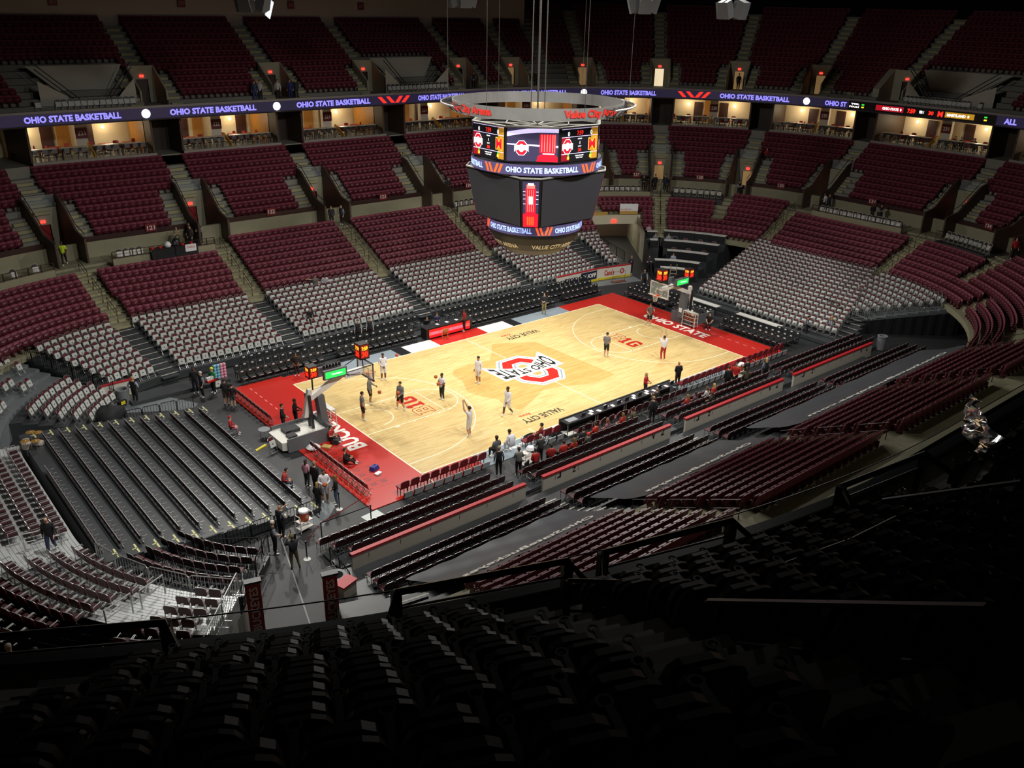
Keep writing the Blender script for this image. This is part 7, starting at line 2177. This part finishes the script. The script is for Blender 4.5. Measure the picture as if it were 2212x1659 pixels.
person('person in bright red hooded top seated at the near chairs', -4.2, -10.75, 0, 95, 'sit', 'b5251f', '141416', h=1.78)
person('woman in pink and dark red leaning in the near chairs', -3.2, -10.75, 0, 100, 'sit', '8a5a60', '2a2226', h=1.66, long_hair=True, hair='6b4a2c')
person('person in red jersey seated near the standing man', -1.9, -10.75, 0, 95, 'sit', 'b02a22', 'b8a8a4', h=1.70, long_hair=True, hair='7a5a30')
person('person in olive jacket seated beside the red jersey', -0.9, -10.75, 0, 95, 'sitlap', '4a4632', '1c1d20', h=1.74)
person('man in black vest and lanyard standing behind the press table', 0.38, -11.05, 0.0, 60, 'stand', '141518', '101114', h=1.86, fat=1.12, hair='a0764a', vest='3c3e44')
person('person in dark suit seated at the press table', 2.4, -9.6, 0, 90, 'sittable', '23252a', '15161a', h=1.80, hair='8a7a6c')
person('woman in red with fair hair standing at the sideline by the press table', 3.04, -8.05, 0, 290, 'hold', 'ab2320', '23242c', h=1.72, long_hair=True, hair='b8925a')
person('bald man in black coat standing at the sideline', 6.04, -8.25, 0, 70, 'clasp', '0f0f11', '101012', '101012', h=1.86, hair=None, skin='m', fat=1.1)
person('woman in red and blue seated in the near chairs right of the aisle', 3.2, -11.45, 0.08, 90, 'sit', 'a83a36', '2a3a78', h=1.68, long_hair=True, hair='8a6a3a')
person('woman in grey and maroon seated right of the aisle', 4.0, -11.45, 0.08, 95, 'sit', '6a4a50', '22232a', h=1.66, long_hair=True, hair='3a261c')
person('woman in white seated in the middle of the near right group', 5.2, -11.4, 0.08, 95, 'sit', 'c9c6c8', '22232a', h=1.66, long_hair=True, hair='6a4a30')
person('blonde person in red seated in the near right group', 5.9, -11.4, 0.08, 95, 'sit', 'b52a20', '22232a', h=1.70, long_hair=True, hair='c09a5a')
person('person in dark green seated at the end of the near right group', 4.6, -12.25, 0.16, 95, 'sit', '33362c', '22232a', h=1.70, long_hair=True, hair='4a3424')
person('man in black jacket standing in the group by the near cart', 8.15, -10.75, 0, 60, 'stand', '131316', '111114', h=1.84, hair='3a2a20')
person('man in red track top standing in the group by the near cart', 8.95, -10.75, 0, 200, 'clasp', 'b3221e', '131316', h=1.86, hair='5a4030')
person('person in olive coat standing in the group by the near cart', 8.95, -11.6, 0.08, 60, 'stand', '4c4a36', '15161a', h=1.74, long_hair=True, hair='3a2c20')
person('person in dark clothes standing behind the two orange coolers', 10.4, -10.6, 0, 80, 'hold', '1a1b1e', '131316', h=1.75)
person('blonde guard in black vest standing in the right near rows', 11.6, -11.3, 0.0, 60, 'stand', '14151a', '111114', h=1.75, long_hair=True, hair='b89a64', vest='7a8090')
# right end
person('guard in dark vest left of the drink cart by the right corner', 21.86, -7.9, -0.05, 300, 'hold', '1b1c22', BK, h=1.75, vest='7a808c')
person('blonde guard in dark vest right of the drink cart by the right corner', 23.0, -9.2, -0.05, 120, 'hip', '1b1c22', BK, h=1.86, vest='8a90a0', hair='b08a58', long_hair=True)
person('man in black shirt seated on the right baseline beside the stanchion', 17.1, -2.1, 0, 210, 'sit', '121215', '101012', sleeve='short', skin='p', h=1.80)
person('bald guard with grey sleeves walking behind the right baseline chairs', 20.96, 8.47, -0.05, 230, 'walk', '17181c', BK, h=1.82, hair=None, vest='8f96a0')
person('guard in dark uniform leaning on the far rink board', 23.35, 12.35, -0.05, 200, 'reach', '23263a', '14151c', h=1.84, hair='8a6a4c')
person('guard in dark uniform standing by the far tunnel wall', 24.91, 11.49, -0.05, 225, 'cross', '1f2330', '14151c', h=1.84, hair='2a211a')
# press seats
for i, (s, d, z, t, l) in enumerate(((24.1, 6.9, 1.95, 'b09aa4', 'pink checked shirt at the highest left table'), (24.35, 5.2, 1.5, '6a7078', 'grey shirt at the second left table'), (24.95, 5.2, 1.5, '7a828c', 'blue grey shirt behind the aisle'), (25.8, 7.2, 2.0, '4a5058', 'dark grey shirt at the highest curved table'), (25.3, 1.25, 0.55, '9aa6b8', 'pale blue shirt at the lower curved table'))):
    x, y, a = pos(s, d)
    person('reporter in a %s' % l, x, y, z, 225, 'sittable', t, BK, h=1.76, hair=('6a5a4a', None, '3a2c20', '4a3a2c', '2a211a')[i])
# concourse
def conc(label, s, d, face, **k):
    x, y, a = pos(s, d)
    person(label, x, y, k.pop('z', WALK_Z + 0.02), face, **k)
conc('man in beige jacket standing behind the platform tables', -14.3, 13.6, 250, pose='cross', top='8a8266', bottom='3a3a30', h=1.80, hair=None)
conc('man in dark plaid shirt standing beside the platform tables', -13.3, 13.4, 200, pose='stand', top='4a3a3c', bottom='2a3440', h=1.80)
conc('white haired usher in a vest by the doorway beside the platform tables', -12.4, 13.8, 230, pose='cross', top='16171a', bottom=BK, h=1.80, hair='c4beb4', vest='8a9098')
conc('person in black standing in the doorway shadow behind the platform tables', -13.0, 14.4, 230, pose='stand', top='131316', bottom=BK, h=1.78)
conc('person in bright yellow safety vest in front of the red doorway', -20.4, 14.0, 250, pose='walk', top='c4e22e', bottom='131316', h=1.80, sleeve='short', skin='d')
conc('usher in dark coat left of a pair in the middle far aisle', -0.6, 13.6, 240, pose='stand', top='1c1d22', bottom=BK, h=1.80)
conc('usher in dark coat right of a pair in the middle far aisle', 0.3, 13.4, 200, pose='stand', top='22252e', bottom=BK, h=1.80, vest='7a808c')
conc('person in black holding papers by the plate reading one twenty seven', 24.1, 14.2, 230, pose='hold', top='151518', bottom=BK, h=1.78)
conc('man in dark jacket left of two by the lit corner doorway', 24.45, 14.3, 250, pose='stand', top='1a1b20', bottom=BK, h=1.84)
conc('man in navy jacket right of two by the lit corner doorway', 24.75, 14.4, 200, pose='stand', top='1c2236', bottom='1c2236', h=1.86)
conc('usher with grey sleeves leaning in the second lit doorway', 26.95, 14.2, 240, pose='cross', top='17181c', bottom=BK, h=1.82, vest='8a9098')
conc('guard in black and white left of a pair at the end of the long platform', 29.6, 14.2, 220, pose='cross', top='d0d0d4', bottom=BK, h=1.80)
conc('guard in black right of a pair at the end of the long platform', 30.3, 14.0, 215, pose='stand', top='141418', bottom=BK, h=1.84, vest='7a808c')
conc('man in black suit with white shirt on the long platform, left of a pair', 35.2, 13.6, 225, pose='clasp', top='121216', bottom=BK, h=1.78, skin='d')
conc('man in black suit on the long platform, right of a pair', 36.0, 13.6, 215, pose='cross', top='121216', bottom=BK, h=1.84, vest='6a707c')
conc('person in red jacket standing at the right edge of the walkway', 41.75, 13.6, 220, pose='stand', top='a81f1e', bottom='131316', h=1.84)
conc('person seated behind the scoreboard in dark clothes', 13.8, 15.9, 250, z=Z_MID(0), pose='sit', top='2a2c34', bottom=BK, h=1.75)
conc('person in red seated high in the middle tier, left of a pair', 27.15, 18.6, 230, z=Z_MID(5), pose='sit', top='7a1c20', bottom=BK, h=1.75)
conc('person in red seated high in the middle tier, right of a pair', 27.3, 18.6, 230, z=Z_MID(5), pose='sit', top='8a2024', bottom=BK, h=1.75)
# upper deck
for i, (s, t, b) in enumerate(((-3.1, '2c3a5a', '3a4a78'), (-2.6, 'a9aaac', '20222a'), (-0.9, 'b0b2b4', '20222a'), (0.3, '1f2a6a', '1f2a6a'), (0.9, '20242e', '20242e'))):
    conc('person %s at the front of the dark upper deck' % ('in denim', 'in a pale top', 'in a white jacket', 'in a bright blue jacket', 'in dark clothes')[i], s, 21.6, 240, z=15.2, pose='stand', top=t, bottom=b, h=1.76)
conc('usher in dark uniform in the unlit upper deck stair', 19.9, 21.8, 235, z=15.2, pose='clasp', top='17181c', bottom=BK, h=1.8, vest='6a707c')
conc('person in black in the unlit upper deck doorway', 21.5, 21.8, 235, z=15.2, pose='stand', top='17181c', bottom=BK, h=1.8)
conc('dark figure standing in a lit upper deck doorway', 26.25, 23.2, 230, z=15.2, pose='stand', top='101114', bottom=BK, h=1.8)
# suites
for i, (s, t) in enumerate(((36.6, '15161a'), (37.2, '22324a'), (38.3, 'a02024'), (38.5, '15161a'))):
    conc('guest %s in suite two thirty one' % ('in black beside the pillar', 'in blue beside the pillar', 'in a red jacket by the far partition', 'in black by the far partition')[i], s, 24.4, 240, z=SU_Z, pose='sit', top=t, bottom=BK, h=1.76)
# foreground
conc('dark silhouette of a grey haired spectator seated in the near upper deck', 79.6, 27.2, 70, z=Z_NU(4) - 0.1, pose='sit', top='0e0e10', bottom=BK, h=1.80, hair='4a4640')
x_, y_, a_ = pos(93.0, 12.6)
person('man with thin grey hair in the dark seats below the left railing', x_, y_, 5.2, 60, 'sit', '15161a', BK, h=1.78, hair='a89a8a')
x_, y_, a_ = pos(92.75, 12.6)
person('person in dark red in the dark seats below the left railing', x_, y_, 5.2, 60, 'sit', '5a1a20', BK, h=1.76)

def build_people():
    objs = []
    for st in PEOPLE:
        P = pose_points(st['pose'])
        if st['fat'] != 1.0: pass
        add_hands(P)
        keys = list(P)
        idx = {k: i for i, k in enumerate(keys)}
        me = bpy.data.meshes.new('p')
        me.from_pydata([P[k] for k in keys], [(idx[a], idx[b]) for a, b in SEGS], [])
        o = bpy.data.objects.new('p', me)
        COL.objects.link(o)
        md = o.modifiers.new('s', 'SKIN')
        md.use_smooth_shade = True
        lay = me.skin_vertices[0].data
        for k in keys:
            r = rad_of(k)
            f = st['fat'] if k in ('pelvis', 'spine', 'chest') else 1.0
            ry = r * f
            rx = r * f * (1.12 if k in ('pelvis', 'spine', 'chest') else 1.0)
            if k in ('pelvis', 'spine', 'chest'): ry *= 0.82
            if st['shorts'] and k.startswith('hip'): rx *= 1.12; ry *= 1.12
            lay[idx[k]].radius = (rx, ry)
            lay[idx[k]].use_root = (k == 'pelvis')
        sd = o.modifiers.new('d', 'SUBSURF'); sd.levels = 1; sd.render_levels = 1
        st['keys'], st['P'] = keys, P
        objs.append(o)
    dg = bpy.context.evaluated_depsgraph_get()
    baked = [bpy.data.meshes.new_from_object(o.evaluated_get(dg)) for o in objs]
    for st, o, me in zip(PEOPLE, objs, baked):
        sk = o.data
        bpy.data.objects.remove(o)
        bpy.data.meshes.remove(sk)
        n = len(me.polygons)
        cen = np.zeros(n * 3); me.polygons.foreach_get('center', cen); cen = cen.reshape(-1, 3)
        best = np.full(n, 1e9); reg = np.zeros(n, int)
        P = st['P']
        for a, b in SEGS:
            A, B = np.array(P[a]), np.array(P[b])
            d = B - A
            t = np.clip(((cen - A) @ d) / (d @ d), 0, 1)
            dist = np.linalg.norm(cen - (A + t[:, None] * d), axis=1) - 0.5 * (rad_of(a) * (1 - t) + rad_of(b) * t)
            r_ = np.full(n, region(a, b, st))
            if b.startswith('knee') and st['shorts']: r_ = np.where(t < 0.92, 2, 0)
            if b.startswith('ank') and st['shorts']: r_ = np.where(t > 0.82, 3, 0)
            if b.startswith('el') and st['sleeve'] == 'short': r_ = np.where(t < 0.72, 1, 0)
            if st['vest'] and (b.startswith('el') or b.startswith('wr')): r_ = np.where(r_ == 1, 4, r_)
            m = dist < best
            best[m] = dist[m]; reg[m] = r_[m]
        mats = [mat('skin_' + st['skin'], SKINS[st['skin']], 0.55), mat('cloth_' + st['top'], st['top'], 0.75), mat('cloth_' + st['bottom'], st['bottom'], 0.75), mat('cloth_' + st['shoe'], st['shoe'], 0.6)]
        if st['vest']: mats.append(mat('cloth_' + st['vest'], st['vest'], 0.75))
        me.materials.clear()
        for m in mats: me.materials.append(m)
        me.polygons.foreach_set('material_index', reg.astype(np.int32))
        me.polygons.foreach_set('use_smooth', [True] * n)
        me.name = 'body'
        k = st['h'] / 1.80
        root = thing('person', st['label'], 'person', st['loc'], math.radians(st['face']) + PI / 2)
        root.scale = (k, k, k)
        if st['group']: root['group'] = st['group']
        link('body', me, root)
        hd, h2 = Vector(P['head1']), Vector(P['head2'])
        up = (h2 - hd).normalized()
        c = hd + up * 0.035
        def cap(name, m, r, zlo, front, tail):
            vs, fs = [], []
            nn, mm = 12, 5
            for j in range(mm + 1):
                th = (PI * 0.5) * (1 - j / mm) + 0.0
                for i in range(nn):
                    a = 2 * PI * i / nn
                    low = zlo if math.sin(a) > -0.25 else front
                    el = low + (PI / 2 - low) * (j / mm)
                    x, y, z = r[0] * math.cos(el) * math.cos(a), r[1] * math.cos(el) * math.sin(a) + 0.012, r[2] * math.sin(el)
                    if tail and j == 0 and math.sin(a) > -0.1: z -= tail; y += 0.02
                    vs.append((c.x + x, c.y + y, c.z + z))
            for j in range(mm):
                for i in range(nn): fs.append((j * nn + i, j * nn + (i + 1) % nn, (j + 1) * nn + (i + 1) % nn, (j + 1) * nn + i))
            fs.append(tuple(mm * nn + i for i in range(nn)))
            return MB().add(vs, fs).obj(name, m, root, None, 0, True)
        if st['hair']: cap('hair', mat('hair_' + st['hair'], st['hair'], 0.7), (0.098, 0.112, 0.112), -0.35, 0.42, 0.20 if st['long'] else 0.0)
        if st['hat']: cap('hat', mat('cloth_' + st['hat'], st['hat'], 0.75), (0.107, 0.122, 0.128), -0.05, 0.25, 0.0)
        MB().ball((hd.x - 0.034, hd.y - 0.088, hd.z + 0.022), 0.012, 6).ball((hd.x + 0.034, hd.y - 0.088, hd.z + 0.022), 0.012, 6).obj('eyes', mat('eye_dark', '1a1412', 0.4), root)
        MB().box((hd.x, hd.y - 0.092, hd.z - 0.045), (0.045, 0.012, 0.012)).obj('mouth', mat('lip', '8a4a40', 0.5), root)
build_people()
mball((-10.98, -0.14, 1.25), 'basketball held by the player in the grey sweater')
mball((-8.14, -0.42, 1.22), 'basketball held by the player in black trousers')
mball((-19.95, -7.27, 1.16), 'basketball held by the player in white in the group')
sc_ = thing('shoulder_camera', 'black shoulder video camera carried by the cameraman', 'camera', (-23.55, -10.98, 1.5), math.radians(75) - PI / 2)
MB().box((0.05, 0.1, 0.12), (0.16, 0.6, 0.22)).obj('body', m_clk, sc_); MB().cyl((0.05, 0.42, 0.06), 0.06, 0.12, 10).obj('lens', m_dkm, sc_)
ty = thing('vendor_tray', 'red and white striped tray held by the vendor in green', 'tray', (-19.25, 9.25, 0.95), 0.3)
MB().box((0, 0, 0.05), (0.55, 0.35, 0.12)).obj('tray', m_red, ty)
for i in range(4): MB().box((-0.2 + 0.13 * i, 0, 0.2), (0.09, 0.2, 0.2)).obj('box', m_paper, ty)
# ================================================================ near edge of the upper deck
m_dk = mat('dark_steel', '0d0d0f', 0.4, metal=0.3)
m_mesh = mat('mesh_panel', '1a1b1d', 0.5, alpha=0.14)
pw = tier_mb([(22.55, 13.9), (22.55, 15.08), (22.8, 15.08), (22.8, 14.95)], 50, 97, step=0.15)
struct(pw.obj('wall_deck_front', mat('deck_front_dark', '1b1b1d', 0.55)))
struct(tier_mb([(22.57, 15.085), (22.78, 15.085)], 50, 97, step=0.15).obj('trim_3', mat('deck_edge_metal', '3c3f42', 0.35, metal=0.4)))
gr = thing('glass_guard', 'glass guard with a thin dark top rail along the near edge of the upper deck', 'guard rail', (0, 0, 15.4))
def shift(mb, dz=15.4):
    mb.v = [(v[0], v[1], v[2] - dz) for v in mb.v]
    return mb
shift(tier_mb([(22.65, 15.08), (22.65, 15.5)], 50, 97, step=0.15)).obj('pane', mat('guard_glass', 'bfd0d6', 0.05, alpha=0.05), gr)
S = samples(50, 97, 0.12)
MB().tube([tuple(Vector(pt3(s, 22.65, 15.52)) - Vector((0, 0, 15.4))) for s in S], 0.012, 5).obj('top_rail', m_dk, gr)
GL = ['at the aisle above the drape covered corner', 'at the aisle above the first tarpaulin', 'beside the dark seats right of the brown rail', 'at the aisle above the far near seats', 'at the aisle right of the silhouette', 'furthest along the near deck']
for i, s in enumerate((90.9, 89.84, 89.25, 88.32, 84.3, 79.7)):
    x, y, a = pos(s, 23.6)
    r = thing('aisle_guard', 'black framed guard with mesh panel ' + GL[i], 'guard rail', (x, y, 15.1), a - PI / 2)
    W = 1.15 if i != 1 else 1.25
    MB().tube([(-W - 0.35, 0.55, 0.75), (-W, 0, 1.12), (W, 0, 1.12), (W + 0.15, 0.35, 1.0), (W + 0.18, 0.6, 0.55)], 0.055, 6).obj('top_rail', m_dk, r)
    for q in (-W, W):
        MB().box((q, 0, 0.56), (0.14, 0.12, 1.12)).obj('post', m_dk, r)
    MB().box((-W - 0.3, 0.5, 0.4), (0.08, 0.08, 0.8)).obj('post', m_dk, r)
    MB().tube([(-W, 0, 0.85), (W, 0, 0.85)], 0.02, 5).obj('mid_rail', m_dk, r)
    MB().box((0, 0, 0.45), (2 * W, 0.01, 0.75)).obj('mesh', m_mesh, r)
    MB().box((0, 0, 0.05), (2 * W, 0.03, 0.04)).obj('bottom_rail', m_dk, r)
    x, y, a = pos(s, 24.4)
    struct(MB().box((0, 0, 0.02), (1.7, 1.5, 0.04)).obj('floor_landing', m_up, None, (x, y, 14.95), a - PI / 2))
# long rails around the stair well on the right of the camera
def rail_run(pts, h, label, m, mids=(0.5,)):
    P = [Vector(p) for p in pts]
    o = P[0]
    r = thing('stair_rail', label, 'railing', tuple(o))
    MB().tube([tuple(p - o + Vector((0, 0, h))) for p in P], 0.035, 6).obj('top_rail', m, r)
    for q in mids: MB().tube([tuple(p - o + Vector((0, 0, h * q))) for p in P], 0.02, 5).obj('mid_rail', m_dk, r)
    for a, b in zip(P[:-1], P[1:]):
        n = max(1, int((b - a).length / 1.3))
        for i in range(n + 1):
            c = a + (b - a) * i / n - o
            MB().box((c.x, c.y, c.z + h / 2), (0.07, 0.07, h)).obj('post', m_dk, r)
rail_run([pt3(89.66, 24.4, 15.5), pt3(89.3, 25.2, 15.5)], 1.0, 'brown topped rail across the stair well of the near deck', mat('brown_rail', '5a4636', 0.4))
rail_run([pt3(89.6, 26.6, 16.6), pt3(89.42, 26.35, 16.6), pt3(89.1, 26.2, 16.6), pt3(88.75, 25.6, 16.2)], 0.95, 'black curved rail beside the stair well of the near deck', m_dk)
rail_run([pt3(88.6, 24.6, 15.6), pt3(88.6, 26.5, 16.9)], 0.95, 'black rail climbing beside the aisle right of the stair well', m_dk)
rail_run([pt3(89.62, 27.2, 17.2), pt3(89.62, 30.0, 19.2)], 0.95, 'black rail with a rounded end climbing towards the camera', m_dk)
# added crumpled plastic, shaped to mirror the bright court as glare
def glare_patch(c, L, H, label):
    rnd = np.random.RandomState(int(L * 10))
    n, m = 26, 9
    vs, fs = [], []
    for j in range(m + 1):
        for i in range(n + 1):
            u, v = i / n - 0.5, j / m
            vs.append((u * L + 0.05 * rnd.randn(), 0.07 * rnd.randn() + 0.05 * math.sin(i * 0.9 + j), v * H + 0.02 * rnd.randn()))
    for j in range(m):
        for i in range(n):
            a = j * (n + 1) + i
            fs.append((a, a + 1, a + n + 2, a + n + 1))
    o = MB().add(vs, fs).obj('glare_sheet', mat('glare_mirror', 'c8ccd0', 0.12, metal=0.9), None, c, math.atan2(0.6, 0.78), True)
    tag(o, label, 'sheet')
glare_patch((-20.4, -36.75, 15.5), 3.2, 0.75, 'long crumpled shiny sheet over the dark seats of the near deck')
glare_patch((-23.6, -36.8, 15.2), 0.9, 0.6, 'small crumpled shiny sheet beside the aisle guard of the near deck')
